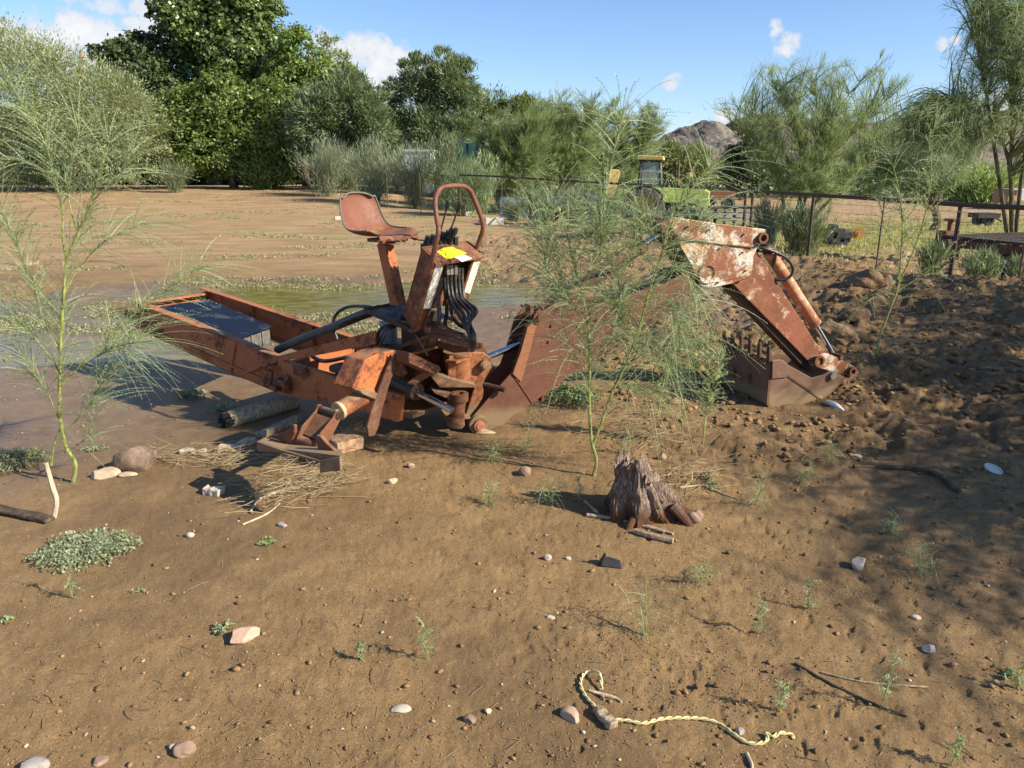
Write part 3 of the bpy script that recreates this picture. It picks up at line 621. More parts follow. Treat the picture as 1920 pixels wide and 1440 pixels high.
# tree that stands just outside the frame on the sunny side; its shade dapples the ground on the right
def shade_tree():
    b = np.array([8.3, 3.6, 0]); b[2] = gz(b[0], b[1]); L = lambda *q: [b]+[np.array(k, float) for k in q]
    st = [(L((8.1, 3.8, 1.0), (7.4, 4.6, 2.4)), [.1, .07, .03]), (L((8.4, 4.0, 1.2), (8.1, 6.0, 2.8)), [.1, .07, .03]), (L((8.4, 3.2, 1.0), (8.4, 2.0, 2.6)), [.1, .07, .03]), (L((7.9, 3.1, 1.0), (6.9, 2.3, 2.2)), [.1, .06, .02]), (L((8.3, 4.2, 1.2), (8.6, 8.0, 3.0)), [.09, .06, .02])]
    bl = [(np.array(c, float), r) for c, r in [((7.0, 4.0, 2.4), 1.0), ((7.8, 5.4, 2.8), 1.0), ((7.6, 2.4, 2.5), 1.1), ((5.7, 2.1, 2.15), .85), ((6.4, 1.5, 2.4), .85), ((6.1, 2.9, 2.3), .8), ((8.0, 3.8, 3.2), .9), ((7.5, 6.6, 2.3), .7), ((8.6, 8.0, 2.7), .8), ((6.4, 3.6, 1.8), .7), ((5.0, 1.5, 2.0), .55), ((4.5, .9, 1.9), .5), ((6.6, 5.2, 1.9), .6)]]
    wispy('palo_verde_tree', 'palo verde standing just outside the right edge, seen only by its dappled shade', 'tree', b, st, bl, L_PV, BARK_G, .08, 680, 24, .26, .012, up=.1, droop=.6)
shade_tree()
# ------------------------------------------------------------------ the backhoe attachment
UA = unit((.82, -.57, 0)); VA = np.array([-UA[1], UA[0], 0]); A0 = np.array([-3.05, 5.9, 0]); ZZ = np.array([0, 0, 1.])
def LP(a, b, z): return A0+UA*a+VA*b+ZZ*z                 # frame coordinates: along, across, up
def FB(px, py, b): return PL(px, py, A0+VA*b, VA)          # on an upright plane running along the frame
def FA(px, py, a): return PL(px, py, A0+UA*a, UA)          # on an upright plane running across the frame
_t = math.radians(18); EB = np.array([math.cos(_t), math.sin(_t), 0]); NB = np.array([-math.sin(_t), math.cos(_t), 0]); B0 = G(895, 808)
def BP(px, py, o=0.0): return PL(px, py, B0+NB*o, NB)      # on the boom plane
M_OR = rusty('orange_frame_paint', (.42, .135, .048), amt=.42, dust=.28, low=.20)
M_ORD = rusty('old_orange_paint', (.34, .125, .055), amt=.72, dust=.48, low=.22)
M_EDGE = rusty('edge_orange_paint', (.30, .13, .06), (.12, .05, .028), (.22, .095, .045), amt=.45, dust=.4, low=.1)
M_BOOM = rusty('brown_faded_paint', (.150, .062, .038), (.075, .034, .021), (.14, .060, .034), amt=.5, dust=.42, dcol=(.22, .13, .075), low=.17, rough=.7)
M_DIP = rusty('rust_brown_paint', (.27, .095, .052), (.12, .042, .024), (.21, .078, .036), amt=.7, white=.45, wcol=(.52, .42, .33), dust=.2, rough=.6)
M_HEAD = rusty('flaking_white_paint', (.25, .09, .045), (.13, .045, .02), (.26, .10, .035), amt=.6, white=.80, wcol=(.56, .55, .49), dust=.2, rough=.6)
M_BUCK = rusty('dusty_bucket_steel', (.15, .085, .055), (.10, .050, .032), (.17, .09, .055), amt=.5, dust=.55, dcol=(.22, .145, .09), low=.16, rough=.75)
M_BUCKD = rusty('dark_bucket_steel', (.085, .045, .032), (.055, .028, .02), (.11, .05, .03), amt=.5, dust=.2, low=.1, rough=.7)
M_RUST = rusty('rough_rust', (.19, .075, .04), (.09, .035, .02), (.19, .08, .04), amt=.8, dust=.3, low=.12, rough=.8)
M_SEAT = rusty('rusted_seat_steel', (.21, .078, .043), (.11, .038, .024), (.22, .09, .055), amt=.75, dust=.3, rough=.55, sc=1.6)
M_CYLP = rusty('pale_worn_orange', (.42, .18, .09), (.20, .08, .035), (.32, .14, .07), amt=.5, white=.62, wcol=(.58, .46, .33), dust=.2)
M_GREASE = rusty('greasy_dark_steel', (.045, .028, .02), (.03, .018, .012), (.08, .04, .022), amt=.5, dust=.25, rough=.5)
M_MUDST = rusty('mud_splashed_steel', (.20, .10, .055), (.12, .055, .03), (.22, .11, .06), amt=.6, dust=.85, dcol=(.24, .16, .095), rough=.85)
M_CHR = simple('chrome_rod', (.55, .58, .62), .16, 1.0, .12, 60, .05, .001)
M_HOSE = simple('black_hose_rubber', (.022, .022, .022), .42, 0, .3, 90, .15, .001, .5, .12)
M_HOSEG = simple('dusty_hose_rubber', (.10, .095, .085), .8, 0, .35, 40, .2, .002)
M_BLK = simple('black_plastic', (.02, .02, .02), .45)
M_WHT = simple('white_sticker', (.78, .76, .70), .5, 0, .10, 18, .05, .001)
M_YEL = simple('yellow_sticker', (.86, .78, .02), .5, 0, .06, 30, .05, .001)
M_WOOD = barkmat('weathered_wood', (.20, .14, .085), (.40, .31, .20), 26, .35)
M_STK = simple('smudged_white_stripe', (.74, .71, .64), .55, 0, .22, 26, .1, .001, dust=.12)
BH = thing('backhoe_attachment', (LP(1.6, .35, 0)), 'rusty orange backhoe attachment with seat, control tower, boom and toothed bucket, lying on the mud', 'backhoe')

# frame: two channel rails, cross member, ribs
def rail(name, top, bot, b, inw):
    m = MB(); T = [FB(*q, b) for q in top]; B = [FB(*q, b) for q in bot]
    m.prism(T+B[::-1], VA*.012*inw)
    for i in range(len(T)-1):                               # flanges as plates along the web edges
        for E_, s in ((T, 1), (B, 1)):
            p, q = E_[i], E_[i+1]; m.prism([p, q, q-ZZ*.012*(1 if E_ is T else -1), p-ZZ*.012*(1 if E_ is T else -1)], VA*inw*.075)
    return m, T, B
top = [(262, 571), (350, 605), (442, 640), (520, 673)]; bot = [(247, 612), (340, 656), (433, 700), (521, 737)]
m, T, B = rail('frame_rail', top, bot, 0, 1)
for i in range(3):                                          # outward ledge on the lower third
    f0 = T[i]*.28+B[i]*.72; f1 = T[i+1]*.28+B[i+1]*.72
    m.prism([f0, f1, f1-ZZ*.014, f0-ZZ*.014], -VA*.016)
m.prism([T[2]+UA*.0, T[2]+UA*.014, B[2]+UA*.014, B[2]], -VA*.014)
m.build('frame_rail', M_OR, BH, bevel=.003)
m = MB(); c = FB(248, 590, 0)+VA*.03; m.box(c+UA*.03, UA*.06, VA*.06, ZZ*.045); m.ring(c-UA*.03-VA*.02, VA, .05, .022, .06); m.prism([c+ZZ*.05, c+UA*.12+ZZ*.05, c+UA*.12-ZZ*.06], VA*.02)
m.build('hitch_lug', M_MUDST, BH, bevel=.003)
W_ = .70
zt = lambda a: float(np.interp(a, [-.05, 1.8, 2.5], [.625, .42, .38]))
zb = lambda a: float(np.interp(a, [-.05, 1.8, 2.5], [.44, .18, .20]))
m = MB(); aa = [-.05, .6, 1.2, 1.85]
poly = [LP(a, W_, zt(a)+.03) for a in aa]+[LP(a, W_, zb(a)) for a in aa[::-1]]; m.prism(poly, VA*.012)
for i in range(3):
    p, q = LP(aa[i], W_, zt(aa[i])+.03), LP(aa[i+1], W_, zt(aa[i+1])+.03); m.prism([p, q, q-ZZ*.012, p-ZZ*.012], -VA*.05)
    p, q = LP(aa[i], W_, zb(aa[i])), LP(aa[i+1], W_, zb(aa[i+1])); m.prism([p, q, q+ZZ*.012, p+ZZ*.012], -VA*.06)
for a in (.62, 1.35): m.prism([LP(a, W_, zt(a)+.01), LP(a+.012, W_, zt(a)+.01), LP(a+.012, W_, zb(a)+.02), LP(a, W_, zb(a)+.02)], -VA*.03)
m.build('frame_rail', M_OR, BH, bevel=.003)
m = MB(); m.prism([LP(-.03, .06, .60), LP(.05, .06, .60), LP(.05, .06, .615), LP(-.03, .06, .615)], VA*(W_-.06)); m.prism([LP(-.03, .06, .61), LP(-.015, .06, .61), LP(-.015, .06, .45), LP(-.03, .06, .45)], VA*(W_-.06))
m.build('cross_member', M_OR, BH, bevel=.003)
# tail section of the rails, joined to the centre body
m = MB(); m.prism([FB(*q, -.03) for q in [(520, 667), (536, 680), (652, 714), (750, 740), (745, 792), (655, 763), (521, 739)]], VA*.05)
m.prism([LP(1.83, .03, .40), LP(1.87, .03, .40), LP(1.87, .03, .2), LP(1.83, .03, .2)], VA*(W_-.06))
m.build('rear_frame', M_OR, BH, bevel=.004)
m = MB(); c = FB(563, 695, -.05); m.box(c, UA*.06, VA*.012, ZZ*.035); m.box(c-VA*.012, UA*.042, VA*.006, ZZ*.022); m.build('access_plate', M_ORD, BH, bevel=.004)
m = MB(); q = [FB(507, 695, -.02), FB(505, 690, -.07), FB(511, 693, -.075), FB(508, 717, -.075), FB(502, 722, -.06), FB(501, 722, -.02)]; m.tube(spline(q, 3), .010, 8); m.build('tie_loop', M_ORD, BH, smooth=True)
m = MB(); c = FB(534, 720, -.06)
for s in (-1, 1): m.prism([c+UA*.035*s+ZZ*.05, c+UA*.035*s-VA*.05+ZZ*.035, c+UA*.035*s-VA*.05-ZZ*.04, c+UA*.035*s-ZZ*.06], UA*.012*s)
m.box(c-VA*.0, UA*.045, VA*.008, ZZ*.055); m.ring(c-VA*.03+ZZ*.01, UA, .022, .012, .11); m.build('stay_bracket', M_ORD, BH, bevel=.003)
m = MB(); m.prism([LP(1.80, W_-.02, .43), LP(2.75, W_-.02, .40), LP(2.75, W_-.02, .18), LP(1.80, W_-.02, .18)], VA*.05); m.build('rear_frame', rusty('painted_shade_red', (.13, .035, .020), amt=.5, dust=.3), BH, bevel=.004)  # far tail piece: the shade it lies in is put into a darker red
# diagonal brace from the near rail up to the platform, and its far twin
m = MB(); m.prism([FB(*q, -.015) for q in [(468, 690), (519, 668), (640, 637), (706, 619), (706, 645), (650, 655), (585, 668), (530, 676), (462, 700)]], -VA*.014)
m.prism([LP(1.6, W_-.05, .40), LP(2.1, W_-.05, .46), LP(2.75, W_-.05, .62), LP(2.75, W_-.05, .55), LP(2.1, W_-.05, .38)], VA*.014)
m.build('brace', M_OR, BH, bevel=.003)
m = MB()
m.disc(LP(2.35, .10, .42), ZZ, .11, .022, 24); m.disc(LP(2.35, .10, .385), ZZ, .075, .05, 20); m.disc(LP(2.38, .10, .30), ZZ, .05, .14, 16); m.box(LP(2.4, .12, .27), UA*.09, VA*.09, ZZ*.05)
m.ring(LP(2.42, .02, .33), VA, .022, .010, .02, 14); m.build('pivot_hub', M_GREASE, BH, bevel=.002)
# centre body between the stabilizers
m = MB()
m.prism([LP(2.42, .04, .24), LP(2.42, .04, .50), LP(2.62, .04, .60), LP(2.85, .04, .60), LP(2.92, .04, .48), LP(2.80, .04, .36), LP(2.60, .04, .30)], VA*.02)
m.prism([LP(2.42, .64, .22), LP(2.42, .64, .50), LP(2.62, .64, .60), LP(2.85, .64, .60), LP(2.92, .64, .48), LP(2.92, .64, .12), LP(2.55, .64, .12)], VA*.02)
m.box(LP(2.66, .35, .575), UA*.22, VA*.285, ZZ*.012); m.box(LP(2.66, .42, .15), UA*.16, VA*.22, ZZ*.014); m.box(LP(2.56, .35, .36), UA*.012, VA*.285, ZZ*.2)
m.prism([LP(2.56, .15, .52), LP(2.98, .15, .50), LP(2.98, .15, .44), LP(2.56, .15, .30)], VA*.016)
m.prism([LP(2.92, .40, .47), LP(3.0, .42, .47), LP(3.0, .66, .47), LP(2.92, .70, .47)], ZZ*.02)
m.build('centre_body', M_ORD, BH, bevel=.004)
# top clamps and the bent guard under the tower
m = MB()
m.prism([PL(x, y, LP(2.9, .1, .6), VA) for x, y in [(735, 650), (800, 628), (818, 628), (874, 644), (872, 649), (815, 634), (803, 634), (740, 658)]], VA*.10)
m.prism([PL(x, y, LP(2.95, .12, .6), VA) for x, y in [(803, 610), (812, 607), (868, 638), (872, 645), (845, 642), (800, 626)]], VA*.06)
m.prism([PL(x, y, LP(2.95, .24, .6), VA) for x, y in [(816, 640), (878, 652), (880, 660), (850, 662), (820, 652)]], VA*.14)
m.tube([FB(779, 628, .0), FB(802, 667, .0)], .006, 6)
m.tube(spline([FB(868, 628, .25), FB(880, 634, .25), FB(883, 645, .25), FB(878, 656, .25)], 4), .007, 6)
m.build('guard_bracket', M_RUST, BH, bevel=.003)
for q in ((802, 618), (800, 620)):
    pass
for q_, r_ in ((FB(802, 619, .02), .016), (FB(771, 620, .02), .012), (FB(776, 643, .1), .010)):
    m = MB(); m.disc(q_, UA, r_, .03, 6); m.build('bolt', M_RUST, BH)
# near stabilizer: box arm, splash plate, cylinder; the foot hangs clear of the ground
AS = 2.98
m = MB(); m.prism([FA(*q, AS) for q in [(660, 728), (685, 674), (712, 662), (742, 656), (737, 690), (716, 742), (700, 752)]], -UA*.15); st_arm = m.build('stabilizer_arm', rusty('mottled_orange', (.46, .15, .05), (.085, .03, .016), (.18, .065, .03), amt=.62, dust=.3), BH, bevel=.006)
m = MB(); m.prism([FA(*q, AS+.03) for q in [(741, 657), (744, 664), (737, 690), (724, 728), (714, 765), (706, 800), (699, 816), (688, 818), (685, 800), (693, 770), (705, 738), (723, 690)]], UA*.016); m.build('splash_plate', rusty('dark_splashed_steel', (.13, .06, .035), (.07, .035, .02), (.13, .06, .035), amt=.6, dust=.62, dcol=(.25, .17, .10), rough=.85, sc=1.5), st_arm, bevel=.004)
m = MB(); m.prism([FA(*q, AS+.06) for q in [(742, 656), (800, 682), (803, 690), (792, 698), (742, 676)]], UA*.10); m.prism([FA(*q, AS+.06) for q in [(800, 690), (812, 700), (776, 722), (762, 718)]], UA*.01); m.build('arm_stub', M_RUST, BH, bevel=.004)
m = MB(); m.prism([FA(*q, AS-.06) for q in [(650, 727), (664, 724), (694, 736), (700, 744), (690, 748), (655, 733)]], UA*.10); m.build('mount_plate', M_MUDST, st_arm, bevel=.004)
cy0 = FA(637, 769, AS-.03); cy1 = FA(694, 736, AS-.03)
m = MB(); m.tube([cy0, cy1], .047, 24); cyl = m.build('stabilizer_cylinder', M_ORD, BH, smooth=True)
m = MB(); d = unit(cy0-cy1); m.ring(cy0+d*.005, d, .050, .018, .02, 28); m.ring(cy0+d*.014, d, .030, .016, .012, 20); m.build('cylinder_cap', simple('sandy_cap', (.46, .34, .19), .7), cyl, smooth=True)
BF, BG_, BP_ = -.66, -.80, -.90
fk = FB(622, 774, BF)
m = MB(); m.tube([cy0, fk], .015, 14); m.build('cylinder_rod', M_CHR, cyl, smooth=True)
LT, LB_ = FB(598, 766, BF), FB(562, 826, BG_); RT_, RB_ = FB(631, 778, BF), FB(597, 838, BG_)
axf = unit(RT_-LT); m = MB()
for (t_, b_) in ((LT, LB_), (RT_, RB_)):
    dn = unit(b_-t_); up_ = unit(np.cross(axf, dn)); up_ = -up_ if up_[2] < 0 else up_; Lf = np.linalg.norm(t_-b_)
    m.prism([t_-dn*.022+up_*.012, t_-dn*.010+up_*.024, t_+dn*.03+up_*.022, t_+dn*Lf*.35+up_*.030, t_+dn*Lf*.7+up_*.044, b_+up_*.034, b_+dn*.028+up_*.014, b_+dn*.026-up_*.018, b_-up_*.034, t_+dn*Lf*.5-up_*.036, t_+dn*.01-up_*.03, t_-dn*.016-up_*.016], axf*.013)
mid = (LT+RT_+LB_+RB_)/4; m.box(mid+unit(LB_-LT)*.002, (RT_-LT)*.47, (LB_-LT)*.33, unit(np.cross(axf, LB_-LT))*.016)
fkm = m.build('foot_fork', M_RUST, BH, bevel=.004)
m = MB(); m.tube([LT-axf*.012, RT_+axf*.02], .021, 18); m.build('roller_pin', M_GREASE, fkm, smooth=True)
m = MB(); m.tube([LB_-axf*.03, RB_+axf*.03], .027, 18); m.build('roller_pin', M_RUST, fkm, smooth=True)
lipl = [FB(484, 826, -.92), FB(530, 842, -.92), FB(604, 862, -.92), FB(641, 855, -.92)]; rear = [FB(641, 842, -.82), FB(596, 846, -.80), FB(548, 830, -.80), FB(499, 818, -.82)]
m = MB(); m.prism(lipl+rear, -ZZ*.012)
m.prism([lipl[0], lipl[1], lipl[1]-ZZ*.016, lipl[0]-ZZ*.05], -VA*.012); m.prism([lipl[1], lipl[2], lipl[2]-ZZ*.012, lipl[1]-ZZ*.016], -VA*.012)
m.prism([lipl[2], lipl[3], lipl[3]-ZZ*.068, lipl[2]-ZZ*.066+UA*-.01], -VA*.014); m.build('foot_pad', M_MUDST, fkm, bevel=.004)
for (px_, c_, s_) in (([(500, 818), (520, 815), (538, 806), (548, 796), (552, 798), (552, 812), (546, 826), (540, 832)], LB_, 1), ([(596, 842), (590, 826), (592, 816), (600, 818), (612, 832), (630, 848), (634, 856), (606, 858)], RB_, -1)):
    m = MB(); m.prism([FB(x, y, -.84 if s_ == 1 else -.86) for x, y in px_], VA*.02); m.build('pad_ear', M_RUST, fkm, bevel=.005)
# far stabilizer arm, mostly hidden behind the body
m = MB(); m.prism([LP(2.66, .70, .5), LP(2.66, .95, .46), LP(2.66, 1.25, .12), LP(2.66, 1.15, .08), LP(2.66, .86, .32), LP(2.66, .70, .30)], UA*.12); m.build('stabilizer_arm', M_ORD, BH, bevel=.005)
# swing cylinder
s0, s1, s2 = FB(722, 708, .06), FB(779, 734, .02), FB(848, 770, .02)
m = MB(); m.tube([s0, s1], .046, 20); m.ring(s1, s1-s0, .052, .018, .03, 20); sc_ = m.build('swing_cylinder', M_GREASE, BH, smooth=True)
m = MB(); m.tube([s1, s2], .019, 16); m.build('cylinder_rod', M_CHR, sc_, smooth=True)
m = MB(); m.tube([LP(2.5, .5, .33), LP(2.95, .62, .3)], .045, 16); m.tube([LP(2.95, .62, .3), LP(3.2, .66, .28)], .019, 12); m.build('swing_cylinder', M_GREASE, BH, smooth=True)
m = MB(); pt, pb = BP(861, 741, -.06), BP(855, 800, -.06); m.tube([pt, pb], .046, 20); m.ring(pt-ZZ*.01, ZZ, .058, .03, .05, 20); m.ring(pb+ZZ*.04, ZZ, .056, .03, .06, 20); m.build('swing_pin', M_RUST, BH, smooth=True)
# swing tower casting
o1 = [(838, 658), (884, 657), (908, 660), (921, 672), (923, 690), (910, 708), (909, 740), (882, 781), (852, 784), (838, 742), (838, 724)]
i1 = [(846, 722), (862, 726), (872, 727), (880, 727), (889, 727), (889, 730), (887, 744), (884, 756), (876, 774), (862, 776), (853, 728)]
m = MB()
m.prism([BP(*q, .035) for q in [(842, 668), (884, 660), (908, 661), (921, 672), (923, 690), (911, 708), (905, 722), (889, 727), (838, 727)]], NB*.022)
m.prism([BP(*q, .035) for q in [(889, 727), (905, 722), (909, 740), (884, 782), (852, 785), (852, 779), (874, 776)]], NB*.022)
m.prism([BP(*q, .035)+NB*.17 for q in [(842, 668), (884, 660), (908, 661), (921, 672), (923, 690), (911, 708), (909, 740), (882, 781), (852, 784), (848, 740)]], NB*.022)
m.prism([BP(889, 728, .05), BP(893, 728, .05), BP(880, 776, .05), BP(875, 776, .05)], NB*.15)
tw = m.build('swing_tower', M_ORD, BH, bevel=.006)
m = MB(); c = BP(862, 690, .12); m.tube([c-ZZ*.10, c+ZZ*.10], .098, 28); m.ring(c+ZZ*.105, ZZ, .105, .04, .02, 28); m.build('king_post', M_ORD, tw, smooth=True)
m = MB(); m.prism([BP(*q, -.03) for q in [(803, 697), (850, 712), (892, 721), (892, 727), (825, 727), (812, 712)]], NB*.20); m.prism([BP(*q, -.06) for q in [(812, 733), (840, 738), (876, 748), (874, 757), (850, 752), (815, 738)]], NB*.12)
m.prism([BP(*q, .0) for q in [(838, 783), (880, 779), (884, 786), (836, 788)]], NB*.18); m.build('swing_lug', M_MUDST, tw, bevel=.004)
m = MB(); c = BP(908, 683, .03); m.disc(c-NB*.01, NB, .033, .06, 20); m.disc(c-NB*.04, NB, .022, .02, 16); m.build('tower_pin', simple('worn_pin', (.32, .20, .12), .55, .3), tw, smooth=True); m = MB(); m.disc(BP(896, 662, .20), NB, .055, .05, 20); m.build('tower_boss', M_RUST, tw, smooth=True)
# control tower ("console"): two uprights, back plate, top plate
def con(px, py, b=.03): return FB(px, py, b)
prof = [(790, 466), (815, 481), (833, 501), (832, 512), (800, 619), (773, 623), (756, 590)]
P_ = [con(*q) for q in prof]
dark = [con(790, 466), con(812, 484), con(774, 622), con(756, 590)]
lean = con(773, 622)-con(810, 494)
# near upright: side plate facing the camera-left and a front face turned to the sun
m = MB(); nt0, nb0 = con(812, 492), con(774, 623)
m.prism(dark, VA*.012)
m.prism([nt0-UA*.012, nt0+UA*.004, nb0+UA*.004, nb0-UA*.012], VA*.105)
m.prism([con(790, 466)+VA*.0, con(790, 466)+UA*.012, con(756, 590)+UA*.012, con(756, 590)], VA*.44)
bt, bb = con(790, 466), con(756, 590)
m.prism([q+VA*.43 for q in dark], VA*.012)
m.prism([nt0-UA*.012+VA*.36, nt0+UA*.004+VA*.36, nb0+UA*.004+VA*.36, nb0-UA*.012+VA*.36], VA*.085)
tower_c = m.build('control_tower', M_ORD, BH, bevel=.003)
ln = unit(nb0-nt0); Ln = np.linalg.norm(nb0-nt0)
m = MB(); q0 = nt0+UA*.0055; m.prism([q0+ln*.02+VA*.022, q0+ln*.02+VA*.092, q0+ln*Ln*.68+VA*.092, q0+ln*Ln*.66+VA*.022], UA*.002); m.build('white_stripe', M_STK, tower_c)
m = MB(); m.prism([q0+ln*.02+VA*.372, q0+ln*.02+VA*.438, q0+ln*Ln*.58+VA*.438, q0+ln*Ln*.54+VA*.372], UA*.002); m.build('white_stripe', M_STK, tower_c)
ztop = nt0[2]
m = MB(); m.prism([con(790, 466)+ZZ*.0, nt0+ZZ*.005, nt0+UA*.02-ZZ*.02, nt0+UA*.02-ZZ*.02+VA*.45, nt0+ZZ*.005+VA*.45, con(790, 466)+VA*.45], ZZ*.010); tp = m.build('top_plate', M_RUST, tower_c, bevel=.002)
def on_top(px, py, dz=.014):                                # on the sloping top plate
    a_, b_, c_ = con(790, 466)+ZZ*dz, nt0+ZZ*dz, nt0+VA*.45+ZZ*dz; n_ = np.cross(b_-a_, c_-a_); return PL(px, py, a_, n_)
m = MB(); m.prism([on_top(*q) for q in [(819.5, 472), (833, 465), (848, 463.6), (875, 475), (838, 487)]], ZZ*.002); m.build('yellow_sticker', M_YEL, tp)
m = MB(); m.prism([on_top(*q) for q in [(853, 483), (870, 478), (885, 485), (866, 491)]], ZZ*.002); m.build('white_sticker', M_WHT, tp)
m = MB(); hp = [(810, 500, .03), (814, 470, .03), (822, 433, .03), (819, 410, .06), (816, 381, .08), (819, 364, .10), (827, 353, .14), (843, 349, .19), (868, 349, .30), (880, 356, .36), (887, 368, .39), (902, 407, .43), (905.5, 428, .45), (899, 450, .46), (891, 474, .46)]
m.tube(spline([con(x, y, b)-UA*.0 for x, y, b in hp], 5), .0135, 12); m.build('grab_bar', M_SEAT, BH, smooth=True)
# valve bank with springs and levers
vb = con(822, 462, .20)
m = MB()
for k in range(6):
    c = con(800+k*9.5, 462-k*2.6, .14+k*.035)
    m.box(c-ZZ*.03, UA*.035, VA*.014, ZZ*.045)
    for j in range(5): m.ring(c+ZZ*(.005+j*.012)+UA*(-.012+j*.006), ZZ+UA*.5, .016, .006, .006, 10)
vbo = m.build('valve_bank', M_BLK, BH)
for (x0, y0, x1, y1, long_) in ((824, 440, 838, 389, 1), (844, 434, 859, 392, 1), (839, 460, 844, 440, 0), (843, 460, 851, 440, 0)):
    m = MB(); bq = .2 if x0 < 830 else .26; m.tube([con(x0-1, y0+22, bq), con(x0, y0, bq), con(x1, y1, bq)], [.007, .005, .005] if long_ else .006, 8); lv = m.build('control_lever', M_GREASE, BH, smooth=True)
    dd = unit(con(x1, y1, bq)-con(x0, y0, bq)); e_ = con(x1, y1, bq); m = MB(); m.tube([e_-dd*.012, e_+dd*.01, e_+dd*.03, e_+dd*.042], [.009, .013, .015, .008] if long_ else [.010, .014, .014, .010], 12); m.build('lever_knob', M_BLK, lv, smooth=True)
# seat post, platform, seat
m = MB(); sp0, sp1 = con(722, 458, .20), con(747, 572, .20); w2 = UA*.036; v2 = VA*.036
m.prism([sp0-w2-v2, sp0+w2-v2, sp0+w2+v2, sp0-w2+v2], sp1-sp0); m.build('seat_post', M_OR, BH, bevel=.004)
m = MB(); pf = [FB(683, 585, .03), FB(773, 624, .03)]; zz_ = (pf[0][2]+pf[1][2])/2
m.prism([pf[0], pf[0]+VA*.42, pf[1]+VA*.42, pf[1]], ZZ*.010)
m.prism([pf[0]-VA*.008, pf[1]-VA*.008, pf[1]-VA*.008+ZZ*.024, pf[0]-VA*.008+ZZ*.024], VA*.008); m.prism([pf[0], pf[0]+VA*.42, pf[0]+VA*.42+ZZ*.024, pf[0]+ZZ*.024], UA*.006)
m.prism([pf[0]+UA*.20+VA*.1-ZZ*.002, pf[0]+UA*.32+VA*.1-ZZ*.002, pf[0]+UA*.32+VA*.3-ZZ*.002, pf[0]+UA*.20+VA*.3-ZZ*.002], -ZZ*(pf[0][2]-.6))
m.build('platform', M_GREASE, BH, bevel=.002)
m = MB(); c = LP(2.62, .22, .67); m.tube([c-ZZ*.07, c+ZZ*.06], .055, 18); m.build('filter_canister', simple('grey_canister', (.30, .31, .33), .5, .2), BH, smooth=True)
def seat():
    # shell as a swept grid: s runs from the top of the back down and forward along the pan, w across
    cen = con(722, 445, .20); zs = cen[2]
    prof = [(-.235, .245), (-.245, .225), (-.235, .165), (-.215, .10), (-.185, .045), (-.14, .010), (-.08, .0), (0, .0), (.06, .006), (.10, .004), (.14, -.010)]
    wid = [.11, .14, .158, .168, .175, .182, .185, .182, .18, .175, .17]
    pr = np.array(spline([np.array([a, 0, b]) for a, b in prof], 3)); n = len(pr); ws = np.interp(np.linspace(0, 1, n), np.linspace(0, 1, len(wid)), wid)
    nw = 19; V = []; 
    tg = nrm(np.gradient(pr, axis=0))
    for i in range(n):
        nn = np.array([-tg[i][2], 0, tg[i][0]])             # inward normal of the shell
        for j in range(nw):
            s = -1+2*j/(nw-1); lift = .035*abs(s)**3*(1 if i < n-7 else max(0, (n-1-i)/7))
            q = cen+UA*(pr[i][0]+nn[0]*lift)+VA*s*ws[i]+ZZ*(pr[i][2]+nn[2]*lift+.012)
            if i >= n-2: q = q+UA*(random.random()-.7)*.05-ZZ*random.random()*.02
            V.append(q)
    V = np.array(V); T = []
    for i in range(n):
        nn = np.array([-tg[i][2], 0, tg[i][0]])
        for j in range(nw): T.append(V[i*nw+j]-(UA*nn[0]+ZZ*nn[2])*.005)
    F = []; N = n*nw
    for i in range(n-1):
        for j in range(nw-1):
            a = i*nw+j; F += [(a, a+1, a+nw+1, a+nw), (N+a, N+a+nw, N+a+nw+1, N+a+1)]
    for i in range(n-1):
        a = i*nw; F += [(a, a+nw, N+a+nw, N+a)]; a = i*nw+nw-1; F += [(a, N+a, N+a+nw, a+nw)]
    for j in range(nw-1):
        F += [(j, N+j, N+j+1, j+1)]; a = (n-1)*nw+j; F += [(a, a+1, N+a+1, N+a)]
    s_ = link_mesh('seat', np.vstack([V, T]), F, M_SEAT, BH, smooth=True, autosmooth=True)
    edge = [V[i*nw] for i in range(n-8, 0, -1)]+[V[j] for j in range(nw)]+[V[i*nw+nw-1] for i in range(1, n-8)]
    m = MB(); m.tube(edge, .0055, 8); m.build('seat_rim', simple('grey_rubber_trim', (.13, .13, .11), .8), s_, smooth=True)
    m = MB(); m.box(cen-ZZ*.012+UA*.02, UA*.08, VA*.09, ZZ*.010)
    for k in range(9): m.box(cen+UA*(.03+random.random()*.15)+VA*(random.random()-.5)*.4-ZZ*(.004+random.random()*.02), UA*(.02+random.random()*.03), (VA+ZZ*(random.random()-.5)*.5)*(.02+random.random()*.03), ZZ*.003)
    m.build('seat_bracket', M_RUST, s_)
seat()
